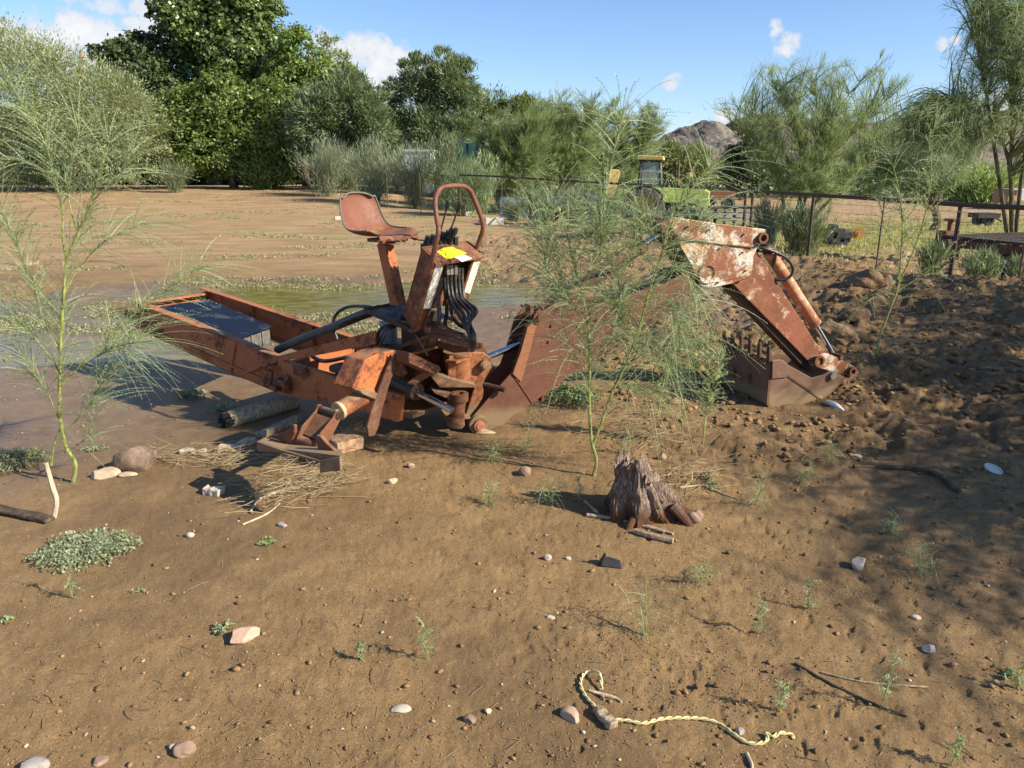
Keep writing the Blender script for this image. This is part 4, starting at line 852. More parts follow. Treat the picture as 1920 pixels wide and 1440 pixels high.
# hoses
def hose(pts, r, mat=None, name='hose'):
    m = MB(); m.tube(spline(pts, 6), r, 10); return m.build(name, mat or M_HOSE, BH, smooth=True)
hose([FB(520, 656, .25), FB(570, 634, .26), FB(630, 611, .27), FB(668, 595, .27)], .030, M_HOSEG, 'suction_hose')
hose([FB(640, 607, .268), FB(665, 596, .27), FB(690, 587, .27), FB(712, 580, .28)], .032)
hose([FB(632, 636, .28), FB(625, 612, .28), FB(630, 590, .28), FB(648, 577, .28), FB(672, 574, .28), FB(700, 577, .28), FB(720, 585, .28)], .011)
hose([FB(570, 655, .2), FB(600, 676, .18), FB(640, 672, .16), FB(680, 660, .12), FB(708, 632, .10)], .014)
for k in range(3):                                           # bundle falling off the platform to the swing valves
    hose([FB(745+3*k, 610-k, .10+.02*k), FB(718+5*k, 614+2*k, .04), FB(700+6*k, 640+4*k, .0), FB(684+6*k, 672+5*k, -.02), FB(672+7*k, 702+5*k, -.03), FB(657+6*k, 728+2*k, -.04)], .0105)
def ch(px, py, b, a=0): return FB(px, py, b)+UA*a
for k, (x, dx) in enumerate(((838, 0), (845, 3), (853, 6), (860, 8), (866, 10))):
    hose([ch(x, 502, .22+.03*k, 0), ch(x+1, 535, .22+.03*k), ch(x+6, 562, .20+.03*k), ch(x+22+dx*.5, 590-2*k, .18+.02*k), ch(875+dx*.6, 616-3*k, .16+.02*k), ch(884+dx*.5, 640-3*k, .15), ch(886+dx*.4, 660-2*k, .15)], .0115)
    if k < 3:
        m = MB(); m.tube([ch(x, 497, .22+.03*k), ch(x+1, 515, .22+.03*k)], .015, 8); m.build('hose_fitting', simple('dull_fitting', (.28, .26, .22), .45, .6), BH, smooth=True)
hose([ch(826, 520, .14), ch(822, 560, .13), ch(824, 590, .12), ch(820, 608, .11), ch(812, 610, .12)], .013)
hose([ch(832, 520, .2), ch(838, 580, .22), ch(835, 610, .24), ch(850, 622, .26), ch(870, 628, .26)], .012)
hose([ch(850, 540, .3), ch(846, 580, .3), ch(856, 604, .28), ch(872, 615, .25)], .013)
# boom: two side plates with webs
BW = .24
bout = [(879, 793), (884, 784), (907, 757), (959, 699), (973, 659), (986, 612), (999, 594), (1008, 583), (1024, 584), (1040, 592), (1110, 575), (1180, 556), (1240, 535), (1296, 506), (1318, 500), (1334, 512), (1330, 530), (1280, 560), (1229, 602), (1184, 636), (1097, 684), (1029, 733), (998, 757), (960, 781), (944, 797), (920, 806), (896, 811), (883, 805)]
m = MB(); m.prism([BP(*q) for q in bout], NB*.014); m.prism([BP(*q)+NB*BW for q in bout], NB*.014)
lo = [(997, 757), (1029, 733), (1097, 684), (1184, 636), (1229, 602), (1280, 560)]
for i in range(len(lo)-1):
    p, q = BP(*lo[i])+ZZ*.03, BP(*lo[i+1])+ZZ*.03; m.prism([p, q, q+ZZ*.01, p+ZZ*.01], NB*BW)
hi = [(1050, 592), (1110, 578), (1180, 559), (1240, 538), (1296, 510)]
for i in range(len(hi)-1):
    p, q = BP(*hi[i])-ZZ*.015, BP(*hi[i+1])-ZZ*.015; m.prism([p, q, q-ZZ*.01, p-ZZ*.01], NB*BW)
p, q = BP(1000, 757)+NB*.012, BP(1010, 600)+NB*.012; m.prism([p+EB*.06, p+EB*.07, q+EB*.11, q+EB*.10], NB*(BW-.01))
boom = m.build('boom', M_BOOM, BH, bevel=.003)
m = MB(); a_, b_ = BP(959, 699)-NB*.002, BP(998, 757)-NB*.002; d_ = unit(b_-a_); nn = np.cross(d_, NB); m.prism([a_, b_, b_+nn*.008, a_+nn*.008], -NB*.004)
m.build('weld_seam', M_RUST, boom)
# folded stiffening strip along the left edge, catching the sun
m = MB(); m.prism([BP(*q)-NB*.001 for q in [(960, 700), (975, 659), (988, 612), (1001, 597), (1017, 600), (1003, 615), (992, 660), (976, 716)]], -NB*.012); m.build('edge_strip', M_EDGE, boom, bevel=.003)
m = MB(); c = BP(895, 794); m.ring(c-NB*.015, NB, .062, .035, .04, 24); m.build('pivot_boss', M_BOOM, boom, bevel=.003)
m = MB(); m.disc(c-NB*.02, NB, .036, .08, 20); m.disc(c-NB*.06, NB, .022, .014, 16); m.build('base_pin', M_CYLP, boom, smooth=True)
m = MB(); c = BP(1010, 594); m.ring(c-NB*.01, NB, .042, .022, .03, 20); m.disc(c-NB*.015, NB, .020, .05, 16); m.box(c-EB*.045+ZZ*.035+NB*.05, EB*.012, NB*.05, ZZ*.04); m.build('cylinder_pin', M_BOOM, boom, smooth=True)
# boom lift cylinder: rod from the tower into the boom
l0, l1 = BP(912, 670, .11), BP(976, 645, .13)
m = MB(); l2 = l1+(l1-l0)*1.6; m.tube([l1, l2], .042, 16); lc = m.build('lift_cylinder', M_BOOM, BH, smooth=True); m = MB(); m.tube([l0, l1], .021, 16); m.build('cylinder_rod', M_CHR, lc, smooth=True)
# dipper cylinder along the top of the boom
k0, k1, k2 = BP(1012, 588, .10), BP(1200, 462, .11), BP(1247, 432, .11)
m = MB(); m.tube([k0, k1], .050, 22); m.ring(k1, k1-k0, .056, .02, .05, 22); m.ring(k0+unit(k1-k0)*.05, k1-k0, .056, .02, .06, 22); dc = m.build('dipper_cylinder', M_BOOM, BH, smooth=True)
m = MB(); m.tube([k1, k2], .021, 16); m.build('cylinder_rod', M_CHR, dc, smooth=True)
hose([BP(1020, 580, .06), BP(1100, 520, .03), BP(1150, 505, .03), BP(1190, 478, .06)], .010)
hose([BP(1208, 525, .12), BP(1240, 510, .14), BP(1280, 500, .14), BP(1310, 500, .12)], .022)
hose([BP(1130, 560, .12), BP(1170, 545, .1), BP(1215, 530, .1), BP(1270, 512, .1), BP(1300, 520, .1)], .016)
# dipper head and arm
HW = .285
m = MB()
pl = [(1262, 430), (1285, 449), (1345, 457), (1410, 464), (1424, 456), (1413, 480), (1410, 518), (1375, 531), (1328, 541), (1314, 536), (1306, 520), (1297, 497), (1272, 455)]
m.prism([BP(*q, -.022) for q in pl], NB*.012); m.prism([BP(*q, -.022)+NB*HW for q in pl], NB*.012)
p, q = BP(1314, 536, -.022), BP(1410, 518, -.022); m.prism([p, q, q+ZZ*.012, p+ZZ*.012], NB*HW)
head = m.build('dipper_head', M_HEAD, BH, bevel=.003)
m = MB(); m.prism([BP(*q, -.034) for q in [(1254, 411), (1262, 407), (1340, 418), (1436, 430), (1437, 440), (1420, 455), (1411, 464), (1340, 457), (1277, 449), (1262, 436)]], NB*(HW+.02)); hb = m.build('head_box', M_HEAD, head, bevel=.006)
m = MB(); m.prism([BP(*q, -.036) for q in [(1239, 417), (1255, 409), (1257, 433), (1243, 437)]], NB*.012); m.prism([BP(*q, -.036)+NB*(HW+.05) for q in [(1239, 417), (1255, 409), (1257, 433), (1243, 437)]], NB*.012); m.prism([BP(1240, 417, -.0), BP(1254, 410, 0), BP(1254, 412, 0), BP(1240, 419, 0)], NB*(HW+.04)); m.build('rod_clevis', M_RUST, head, bevel=.002)
m = MB(); c = BP(1429, 446, -.04); m.ring(c+NB*.14, NB, .038, .024, .32, 22); m.build('pin_tube', M_RUST, head, smooth=True)
m = MB(); c = BP(1326, 512, -.02); m.ring(c, NB, .07, .05, .03, 26); m.disc(c+NB*.01, NB, .05, .03, 20); m.build('elbow_pin', M_HEAD, head, smooth=True)
for x_, y_ in ((1350, 466), (1392, 474), (1398, 508), (1346, 530), (1290, 425), (1330, 431), (1395, 440)):
    m = MB(); m.disc(BP(x_, y_, -.045 if y_ < 445 else -.03), NB, .007, .014, 6); m.build('bolt', M_RUST, head)
m = MB(); m.tube([BP(1284, 449, -.03), BP(1345, 457, -.028), BP(1410, 464, -.028)], .006, 6); m.build('weld_seam', M_RUST, head)
for x_, y_ in ((1085, 610), (1120, 600), (1035, 610), (1030, 640)):
    m = MB(); m.disc(BP(x_, y_, -.004), NB, .010, .014, 6); m.build('bolt', M_RUST, boom)
AW = .15
ar = [(1412, 466), (1424, 478), (1470, 549), (1530, 642), (1537, 665), (1523, 680), (1514, 676), (1440, 600), (1374, 533), (1408, 520)]
m = MB(); m.prism([BP(*q, .035) for q in ar], NB*AW); m.build('dipper_arm', M_DIP, BH, bevel=.006)
m = MB(); u_ = [(1374, 534), (1515, 676), (1523, 694), (1515, 697), (1366, 540)]; m.prism([BP(*q, .06) for q in u_], NB*.10); m.build('underside_channel', M_GREASE, BH, bevel=.003)
m = MB(); m.prism([BP(*q, .04) for q in [(1524, 640), (1547, 655), (1556, 664), (1540, 668)]], NB*AW); m.build('arm_lug', M_DIP, BH, bevel=.003)
c0_, c1_, c2_ = BP(1440, 470, .12), BP(1527, 605, .12), BP(1562, 665, .12)
m = MB(); m.tube([c0_, c1_], .043, 22); m.ring(c1_, c1_-c0_, .047, .018, .03, 22); bc = m.build('bucket_cylinder', M_CYLP, BH, smooth=True)
m = MB(); m.tube([c1_, c2_], .019, 16); m.build('cylinder_rod', M_CHR, bc, smooth=True)
m = MB(); m.ring(c0_-unit(c1_-c0_)*.02, NB, .035, .018, .09, 16); m.tube([BP(1420, 470, .05), BP(1445, 463, .05), BP(1462, 478, .05)], .014, 8); m.build('cylinder_eye', M_GREASE, bc, smooth=True)
hose([BP(1424, 464, .03), BP(1440, 468, .0), BP(1463, 477, -.01), BP(1480, 490, -.01), BP(1487, 505, -.01), BP(1480, 520, 0), BP(1463, 525, .02), BP(1445, 519, .06), BP(1436, 500, .09)], .0105)
hose([BP(1424, 470, .06), BP(1440, 466, .04), BP(1454, 473, .05), BP(1450, 500, .08)], .0105)
# bucket link
m = MB(); lk = [(1530, 668), (1545, 662), (1556, 664), (1578, 674), (1602, 687), (1604, 700), (1598, 706), (1577, 701), (1535, 690), (1528, 680)]
m.prism([BP(*q, .0) for q in lk], NB*.012); m.prism([BP(*q, .0)+NB*.21 for q in lk], NB*.012); link = m.build('bucket_link', M_HEAD, BH, bevel=.004)
m = MB(); c = BP(1597, 696, -.02); m.ring(c+NB*.12, NB, .034, .02, .28, 20); c = BP(1535, 677, .0); m.ring(c, NB, .045, .03, .03, 22); c = BP(1560, 664, .1); m.tube([c-NB*.11, c+NB*.11], .018, 12); m.build('link_pin', M_RUST, link, smooth=True)
# bucket, curled so that the teeth point up on the left
OB = -.19; BKW = .60
side = [(1447, 676), (1463, 674), (1470, 676), (1478, 684), (1523, 709), (1545, 703), (1556, 697), (1568, 698), (1586, 709), (1546, 750), (1524, 771), (1484, 772), (1445, 771), (1438, 757), (1441, 716)]
SP = [BP(*q, OB) for q in side]
def shell(i0, i1, in_=.012):
    a, b = SP[i0], SP[i1]; d_ = unit(b-a); nn = unit(np.cross(d_, NB)); m.prism([a, b, b+nn*in_, a+nn*in_], NB*BKW)
m2 = MB()
cen_ = sum(SP)/len(SP)
for i0, i1 in ((8, 9), (9, 10), (10, 11), (11, 12), (12, 13), (13, 14), (14, 0)):
    a, b = SP[i0], SP[i1]; nn = unit(np.cross(unit(b-a), NB)); 
    if np.dot(cen_-a, nn) < 0: nn = -nn
    m2.prism([a, b, b+nn*.014, a+nn*.014], NB*BKW)
buck = m2.build('bucket', M_BUCK, BH)
m = MB(); m.prism(SP, NB*.014); m.build('side_plate', M_BUCK, buck, bevel=.004)
m = MB(); m.prism([p+NB*(BKW-.014) for p in SP], NB*.014); m.build('side_plate', M_BUCK, buck, bevel=.004)
lipd = unit(SP[0]-SP[14])
for k in (.33, .66):                                         # wear strips on the outside of the shell
    m = MB(); a, b = SP[14]+NB*BKW*k, SP[12]+NB*BKW*k; nn = unit(np.cross(unit(b-a), NB)); nn = nn if np.dot(cen_-a, nn) < 0 else -nn; m.prism([a, b, b+nn*.012, a+nn*.012], NB*.03); m.build('wear_strip', M_BUCKD, buck)
m = MB(); q = [BP(x, y, OB-.004) for x, y in [(1447, 676), (1463, 674), (1475, 684), (1474, 707), (1446, 710)]]; m.prism(q, -NB*.010); m.build('side_cutter', M_BUCK, buck, bevel=.004)
m = MB(); m.prism([BP(x, y, OB-.002) for x, y in [(1474, 701), (1542, 748), (1541, 751), (1473, 704)]], -NB*.004); m.build('weld_seam', M_BUCKD, buck)
m = MB(); c = BP(1560, 704, OB-.005); m.disc(c, NB, .026, .04, 16); m.build('bucket_pin', simple('pin_grey', (.3, .27, .24), .5, .5), buck, smooth=True)
for k in range(6):
    c = SP[0]+NB*(BKW*(.04+.184*k))-lipd*.03; up_ = unit(lipd*.9+ZZ*.6-EB*.15); w_ = NB*.020; e1 = EB*.014
    m = MB(); m.add([c-w_-e1, c+w_-e1, c+w_+e1, c-w_+e1, c+up_*.13-w_*.7-e1*.9, c+up_*.13+w_*.7-e1*.9, c+up_*.13+w_*.7+e1*.1, c+up_*.13-w_*.7+e1*.1], [(0, 3, 2, 1), (4, 5, 6, 7), (0, 1, 5, 4), (1, 2, 6, 5), (2, 3, 7, 6), (3, 0, 4, 7)]); m.build('bucket_tooth', M_BUCKD, buck, bevel=.003)

# plastic tub carried in the frame
tub = thing('plastic_tub', LP(.75, .35, .3), 'dark blue-black plastic tub top with pale crust, set between the two frame rails', 'tub')
def tq(px, py, z): return PL(px, py, (0, 0, z), ZZ)
tt_ = [LP(.14, .13, .585), LP(.20, .58, .59), LP(1.03, .56, .462), LP(1.19, .13, .462)]
mt, ntt, ou = nmat('tub_plastic'); t = NT(ntt); p = t.pos(); sx = t.n('ShaderNodeVectorMath', operation='DOT_PRODUCT'); t.l(p, sx.inputs[0]); sx.inputs[1].default_value = tuple(UA)
base_ = float(np.dot(LP(.12, 0, 0), UA)); edge_ = t.math('ADD', t.math('SUBTRACT', sx.outputs['Value'], base_), t.math('MULTIPLY', t.math('SUBTRACT', t.noise(p, 4, 5, .6), .5), .8))
n_ = t.noise(p, 7, 6, .65, .5); c = t.mix(t.ramp(n_, .52, .68), (.005, .009, .022), (.04, .055, .085)); c = t.mix(t.ramp(edge_, .10, -.06), c, (.36, .38, .42))
t.pbsdf(ou, c, t.ramp(n_, .3, .7, .42, .75), 0, t.bump(n_, .3, .006), .3)
m = MB(); m.prism(tt_, -ZZ*.016); m.build('tub_cover', mt, tub, bevel=.006)
m = MB(); bb_ = [p*.94+sum(tt_)/4*.06-ZZ*.015 for p in tt_]; m.prism(bb_, -ZZ*.13)
e0, e1 = bb_[3], bb_[2]; nn = UA
for k in (0, 1, 3, 6):
    q = e0+(e1-e0)*(.06+.11*k); m.prism([q, q+(e1-e0)*.05, q+(e1-e0)*.05+nn*.012, q+nn*.012], -ZZ*.13)
m.build('tub_body', simple('crusty_grey_plastic', (.12, .115, .10), .7, 0, .6, 14), tub, bevel=.004)
# ------------------------------------------------------------------ fence of pipe, thin posts and wire mesh
M_PIPE = rusty('dark_fence_pipe', (.07, .045, .035), (.05, .03, .022), (.10, .055, .035), amt=.6, dust=.1, sc=.7)
M_POST = rusty('rusty_post', (.16, .10, .07), (.09, .05, .035), (.17, .09, .05), amt=.5, dust=.3)
M_WIRE = simple('fence_wire', (.16, .13, .11), .6, .4)
def fence():
    fpx = [(560, 318, 40.), (667, 321, 35.), (725, 322, 31.), (787, 326, 28.5), (862, 328, 27.), (941, 331, 25.3), (970, 333, 24.3), (1047, 338, 22.2), (1170, 345, 19.4), (1290, 351, 17.0), (1400, 357.5, 15.0), (1413, 358.3, 14.8), (1527, 365.5, 12.9), (1660, 374, 11.2), (1803, 384, 9.7), (1935, 390, 8.7), (2110, 400, 7.3)]
    top = [D(x, y, Y) for x, y, Y in fpx]
    b = top[5].copy(); b[2] = 0; t = thing('fence', b, 'pipe-topped wire fence running behind the machine from the tree line to the right edge', 'fence')
    m = MB(); m.tube([p for p in top[4:]], .030, 10); m.build('top_rail', M_PIPE, t, smooth=True)
    for i, p in enumerate(top):
        g = gz(p[0], p[1]); r = .028 if i in (10, 11, 12, 14, 16) else .014
        m = MB(); m.tube([(p[0], p[1], g-.1), (p[0]-.01, p[1], p[2]+(.03 if i < 4 else 0))], r, 8); m.build('post', M_PIPE if r > .02 else M_POST, t, smooth=True)
    m = MB()
    for k in range(7):
        f = .12+.13*k
        for i in range(3, len(top)-1):
            p, q = top[i], top[i+1]; gp, gq = gz(p[0], p[1]), gz(q[0], q[1])
            m.tube([(p[0], p[1], gp+(p[2]-gp)*f), ((p[0]+q[0])/2, (p[1]+q[1])/2, (gp+gq)/2+((p[2]-gp)+(q[2]-gq))/2*f-.01), (q[0], q[1], gq+(q[2]-gq)*f)], .0022, 4, cap=False)
    for i in range(5, len(top)-1):
        p, q = top[i], top[i+1]; n = int(np.linalg.norm(q-p)/.16)
        for k in range(n):
            c = p+(q-p)*(k+.5)/n; g = gz(c[0], c[1]); m.tube([(c[0], c[1], g), (c[0], c[1], g+(c[2]-g)*.9)], .0013, 3, cap=False)
    m.build('wire_mesh', M_WIRE, t)
fence()

# ------------------------------------------------------------------ tractors and yard things behind the fence
M_TG = simple('faded_lime_green', (.52, .64, .18), .5, 0, .15, 6, .1, .003, .4, .12)
M_TY = simple('faded_yellow', (.52, .38, .12), .55, 0, .14, 8, .1, .003, .4, .1)
M_TB = simple('faded_blue', (.05, .13, .26), .5, 0, .2, 8, .1)
M_DG = simple('dark_green_paint', (.018, .07, .055), .55, 0, .25, 3, .1)
M_TIRE = simple('dusty_tyre', (.075, .07, .068), .9, 0, .35, 10, .5, .01)
M_BLKM = simple('blackened_steel', (.03, .03, .032), .6, .2, .4, 10)
M_GLS = simple('dusty_glass', (.20, .24, .22), .25, 0, .3, 5, .05, .002, .6)
M_GREYP = simple('pale_grey_panel', (.46, .49, .48), .5, 0, .2, 4)
M_CONC = simple('concrete_block_grey', (.48, .45, .39), .9, 0, .15, 25, .6, .006)
def wheel(parent, c, ax, R_, w, rimcol, name='wheel'):
    ax = unit(ax); m = MB(); n = 28; pr = [(-.5, .62), (-.5, .82), (-.42, .96), (-.2, 1.0), (.2, 1.0), (.42, .96), (.5, .82), (.5, .62)]
    a = np.array([0, 0, 1.]); N = unit(np.cross(ax, a)); B = np.cross(ax, N); c = np.array(c, float)
    V = [c+ax*w*x+(N*math.cos(2*math.pi*k/n)+B*math.sin(2*math.pi*k/n))*R_*r for x, r in pr for k in range(n)]
    m.add(V, [(i*n+k, i*n+(k+1) % n, (i+1)*n+(k+1) % n, (i+1)*n+k) for i in range(len(pr)-1) for k in range(n)])
    for k in range(22):
        t_ = 2*math.pi*k/22; rr = N*math.cos(t_)+B*math.sin(t_); tt_ = np.cross(ax, rr); s = 1 if k % 2 else -1
        m.box(c+rr*R_*1.0+ax*w*.22*s, ax*w*.26+tt_*R_*.05*s, tt_*R_*.028, rr*R_*.035)
    ty = m.build(name, M_TIRE, parent, smooth=True)
    m = MB()
    m.disc(c, ax, R_*.63, w*.35, 24); m.ring(c, ax, R_*.66, R_*.5, w*.7, 24); m.disc(c, ax, R_*.16, w*.9, 12); m.build('rim', rimcol, ty, smooth=True)
def tractor(px, Y, s, heading, body, yel, label, cab=True, name='tractor'):
    b = D(px, 400, Y); b[2] = gz(b[0], b[1]); t = thing(name, b, label, 'tractor')
    h = unit((math.cos(heading), math.sin(heading), 0)); sd = np.array([-h[1], h[0], 0])
    Q = lambda a, c, z: b+(h*a+sd*c+ZZ*z)*s
    m = MB(); m.prism([Q(.35, -.32, .95), Q(1.9, -.32, .90), Q(1.95, -.32, 1.32), Q(1.75, -.32, 1.42), Q(.35, -.32, 1.50)], sd*.64*s); m.build('hood', body, t, bevel=.03)
    m = MB(); m.prism([Q(1.55, -.335, .62), Q(1.93, -.335, .62), Q(1.96, -.335, 1.10), Q(1.55, -.335, 1.10)], sd*.67*s); m.build('nose', body, t, bevel=.02)
    m = MB(); m.prism([Q(-.5, -.2, .45), Q(1.6, -.2, .5), Q(1.6, -.2, .92), Q(-.5, -.2, 1.0)], sd*.4*s); m.box(Q(.9, 0, .75), h*.35*s, sd*.3*s, ZZ*.2*s); m.build('engine', M_BLKM, t, bevel=.02)
    for c in (-.62, .62):
        m = MB(); pts = [Q(-.25+.86*math.cos(a), c-.17, .80+.80*math.sin(a)) for a in np.linspace(.35, 2.5, 10)]; inn = [Q(-.25+.80*math.cos(a), c-.17, .80+.74*math.sin(a)) for a in np.linspace(.35, 2.5, 10)]
        m.prism(pts+inn[::-1], sd*.36*s); m.build('fender', body, t)
        wheel(t, Q(-.25, c*1.12, .74), sd, .74*s, .40*s, yel); wheel(t, Q(1.55, c*1.0, .42), sd, .42*s, .24*s, yel)
    m = MB(); m.prism([Q(-.9, -.40, .98), Q(.4, -.40, .98), Q(.4, -.40, 1.12), Q(-.9, -.40, 1.15)], sd*.8*s); m.build('floor_panel', body, t, bevel=.01)
    if cab: m = MB(); m.prism([Q(-1.75, -.46, .95), Q(-.62, -.46, .95), Q(-.62, -.46, 1.28), Q(-1.0, -.46, 1.42), Q(-1.68, -.46, 1.36)], sd*.92*s); m.build('rear_cover', body, t, bevel=.03)
    if cab:
        m = MB()
        for a, c, a2 in ((-.50, -.45, -.42), (-.50, .45, -.42), (.32, -.42, .20), (.32, .42, .20)): m.tube([Q(a, c, 1.1), Q(a2, c*.95, 2.36)], .045*s, 6)
        for z in (1.14, 2.34):
            for c in (-.43, .43): m.tube([Q(-.48, c, z), Q(.26, c, z)], .04*s, 6)
            for a in (-.46, .25): m.tube([Q(a, -.43, z), Q(a, .43, z)], .04*s, 6)
        cb = m.build('cab_frame', M_BLKM, t, smooth=True)
        m = MB(); m.prism([Q(-.36, -.44, 1.2), Q(.24, -.44, 1.2), Q(.18, -.42, 2.3), Q(-.34, -.42, 2.3)], sd*.01); m.build('side_window', M_GLS, cb)
        m = MB(); m.prism([Q(-.47, -.42, 1.15), Q(-.47, .42, 1.15), Q(-.42, .40, 2.3), Q(-.42, -.40, 2.3)], -h*.02*s); m.build('rear_panel', M_GREYP, cb)
        m = MB(); m.prism([Q(.28, -.38, 1.5), Q(.28, .38, 1.5), Q(.22, .36, 2.3), Q(.22, -.36, 2.3)], h*.01*s); m.build('windscreen', M_GLS, cb)
        m = MB(); m.prism([Q(-.58, -.52, 2.38), Q(.34, -.52, 2.36), Q(.32, -.52, 2.50), Q(-.54, -.52, 2.54)], sd*1.04*s); m.build('cab_roof', yel, t, bevel=.03)
        m = MB(); m.ring(Q(.12, 0, 1.62), h*.9+ZZ*.5, .2*s, .17*s, .03*s, 18); m.tube([Q(.12, 0, 1.62), Q(.3, 0, 1.3)], .02*s, 6); m.build('steering_wheel', M_BLKM, t)
    m = MB(); m.tube([Q(.85, -.1, 1.4), Q(.85, -.1, 2.35)], .032*s, 8); m.tube([Q(.85, -.1, 1.45), Q(.85, -.1, 1.75)], .075*s, 10); m.build('exhaust_stack', M_POST, t, smooth=True)
    m = MB(); m.tube([Q(1.22, .05, 1.4), Q(1.22, .05, 1.8)], .03*s, 8); ai = m.build('air_intake', M_BLKM, t, smooth=True); m = MB(); m.tube([Q(1.22, .05, 1.78), Q(1.22, .05, 1.84), Q(1.22, .05, 1.93), Q(1.22, .05, 1.95)], [.05*s, .105*s, .105*s, .08*s], 14); m.build('intake_cap', yel, ai, smooth=True)
    return t, Q
tr, TQ = tractor(1222, 26.5, .98, math.radians(-14), M_TG, M_TY, 'lime green tractor with yellow-roofed cab parked behind the fence')
t2, TQ2 = tractor(1085, 28.5, .70, math.radians(168), M_TB, M_TG, 'blue tractor without a cab, half hidden left of the lime green one', cab=False)
def cobj(name, px, py, Y, label, cat, group=None):
    b = D(px, py, Y); b[2] = gz(b[0], b[1]); return thing(name, b, label, cat, group), b
X3 = np.array([1., 0, 0]); Y3 = np.array([0, 1., 0])
t, b = cobj('yellow_panel', 1150, 390, 25.0, 'tilted yellow sheet metal panel standing left of the tractor cab', 'panel')
m = MB(); P4 = [D(x, y, 25) for x, y in [(1141, 322), (1147, 317), (1160, 318), (1163, 322), (1156, 352), (1150, 372), (1136, 377), (1139, 345)]]; m.prism(P4, Y3*.25); m.build('sheet', M_TY, t, bevel=.02)
m = MB(); m.tube([D(1160, 320, 25.1), D(1152, 372, 25.1), (b[0]+.1, 25.1, b[2])], .05, 8); m.tube([D(1142, 372, 25.1), (b[0]-.15, 25.1, b[2])], .04, 8); m.build('strut', M_BLKM, t)
t, b = cobj('green_implement', 1175, 400, 24.0, 'dark green farm implement with long low beam in front of the lime tractor', 'farm implement')
m = MB(); m.prism([D(x, y, 24) for x, y in [(1085, 392), (1340, 400), (1340, 407), (1085, 400)]], Y3*.5); m.build('beam', M_DG, t, bevel=.02)
for x in (1100, 1135, 1175, 1225, 1262, 1300):
    m = MB(); p = D(x, 396, 24.1); m.prism([p, p+X3*.14, p+X3*.2+ZZ*(b[2]-p[2]+.05), p+X3*.08+ZZ*(b[2]-p[2]+.03)], Y3*.12); m.build('tine', M_BLKM if x % 2 else M_DG, t, bevel=.01)
wheel(t, D(1110, 412, 24.3), X3*.2+Y3, .36, .18, M_TG); wheel(t, D(1250, 415, 24.3), X3*.2+Y3, .34, .18, M_TG)
t, b = cobj('disc_plough', 1010, 405, 25.5, 'grey disc plough lying among the fence posts left of the blue tractor', 'farm implement')
m = MB(); m.tube([D(985, 400, 25.6), D(1050, 392, 25.2)], .07, 8); m.tube([D(1000, 398, 25.4), D(1020, 375, 25.4)], .05, 8); m.build('beam', M_TG, t)
for x in (983, 996, 1010, 1024, 1040):
    m = MB(); c = D(x, 395, 25.5); c[2] = max(c[2], b[2]+.3); m.disc(c, X3+Y3*.5, .30, .02, 18); m.disc(c, X3+Y3*.5, .08, .1, 10); m.build('disc', M_GREYP if x % 2 else M_BLKM, t)
t, b = cobj('blue_crate', 960, 410, 27.0, 'blue steel crate on the ground behind the two close fence posts', 'crate')
m = MB(); c = b+ZZ*.35
for sx_ in (-1, 1):
    for sy_ in (-1, 1): m.tube([b+X3*.4*sx_+Y3*.3*sy_, b+X3*.4*sx_+Y3*.3*sy_+ZZ*.7], .03, 6)
for z in (.1, .3, .5, .7):
    for s_ in (-1, 1): m.box(b+Y3*.3*s_+ZZ*z, X3*.42, Y3*.015, ZZ*.04); m.box(b+X3*.4*s_+ZZ*z, X3*.015, Y3*.3, ZZ*.04)
m.build('slatted_side', M_TB, t); m = MB(); m.box(b+ZZ*.12, X3*.4, Y3*.3, ZZ*.02); m.build('crate_floor', M_BLKM, t)
t, b = cobj('dark_tank', 882, 365, 37, 'dark green tank showing through the shrubs above the grab bar', 'tank')
m = MB(); m.prism([D(x, y, 37) for x, y in [(849, 271), (858, 264), (906, 264), (915, 272), (914, 306), (848, 306)]], Y3*1.6); m.build('tank_body', M_DG, t, bevel=.05)
m = MB(); 
for x in (862, 880, 898): m.box(D(x, 285, 36.97), X3*.03, Y3*.02, ZZ*.52)
m.build('tank_rib', M_DG, t)
for x in (856, 906):
    m = MB(); p = D(x, 306, 37.6); m.tube([p, (p[0], p[1], b[2])], .07, 8); m.build('leg', M_BLKM, t)
t, b = cobj('white_trailer', 790, 370, 38, 'pale blue-white box trailer half hidden behind the silvery shrubs', 'trailer')
m = MB(); m.prism([D(x, y, 38) for x, y in [(757, 283), (808, 283), (808, 322), (757, 322)]], Y3*2.4); m.build('trailer_body', simple('pale_blue_white', (.50, .56, .66), .5, 0, .1, 3), t, bevel=.04)
m = MB(); m.prism([D(x, y, 37.9) for x, y in [(754, 280), (812, 280), (812, 284), (754, 284)]], Y3*2.6); m.build('trailer_roof', M_GREYP, t)
m = MB(); m.prism([D(x, y, 37.95) for x, y in [(757, 322), (812, 322), (812, 326), (757, 326)]], Y3*2.4); m.build('chassis', M_BLKM, t)
wheel(t, (D(775, 338, 38.1)[0], 38.1, b[2]+.44), Y3, .44, .22, M_GREYP); wheel(t, (D(803, 338, 38.1)[0], 38.1, b[2]+.44), Y3, .44, .22, M_GREYP)
t, b = cobj('pipe_rack', 1375, 420, 18.0, 'black and grey steel rack standing behind the leaning pair of fence posts', 'rack')
for (x0, x1, y0, y1, mm) in ((1335, 1425, 388, 392, M_BLKM), (1340, 1420, 400, 403, M_GREYP), (1345, 1422, 410, 413, M_GREYP)):
    m = MB(); m.prism([D(x, y, 18) for x, y in [(x0, y0), (x1, y0), (x1, y1), (x0, y1)]], Y3*.5); m.build('rack_rail', mm, t)
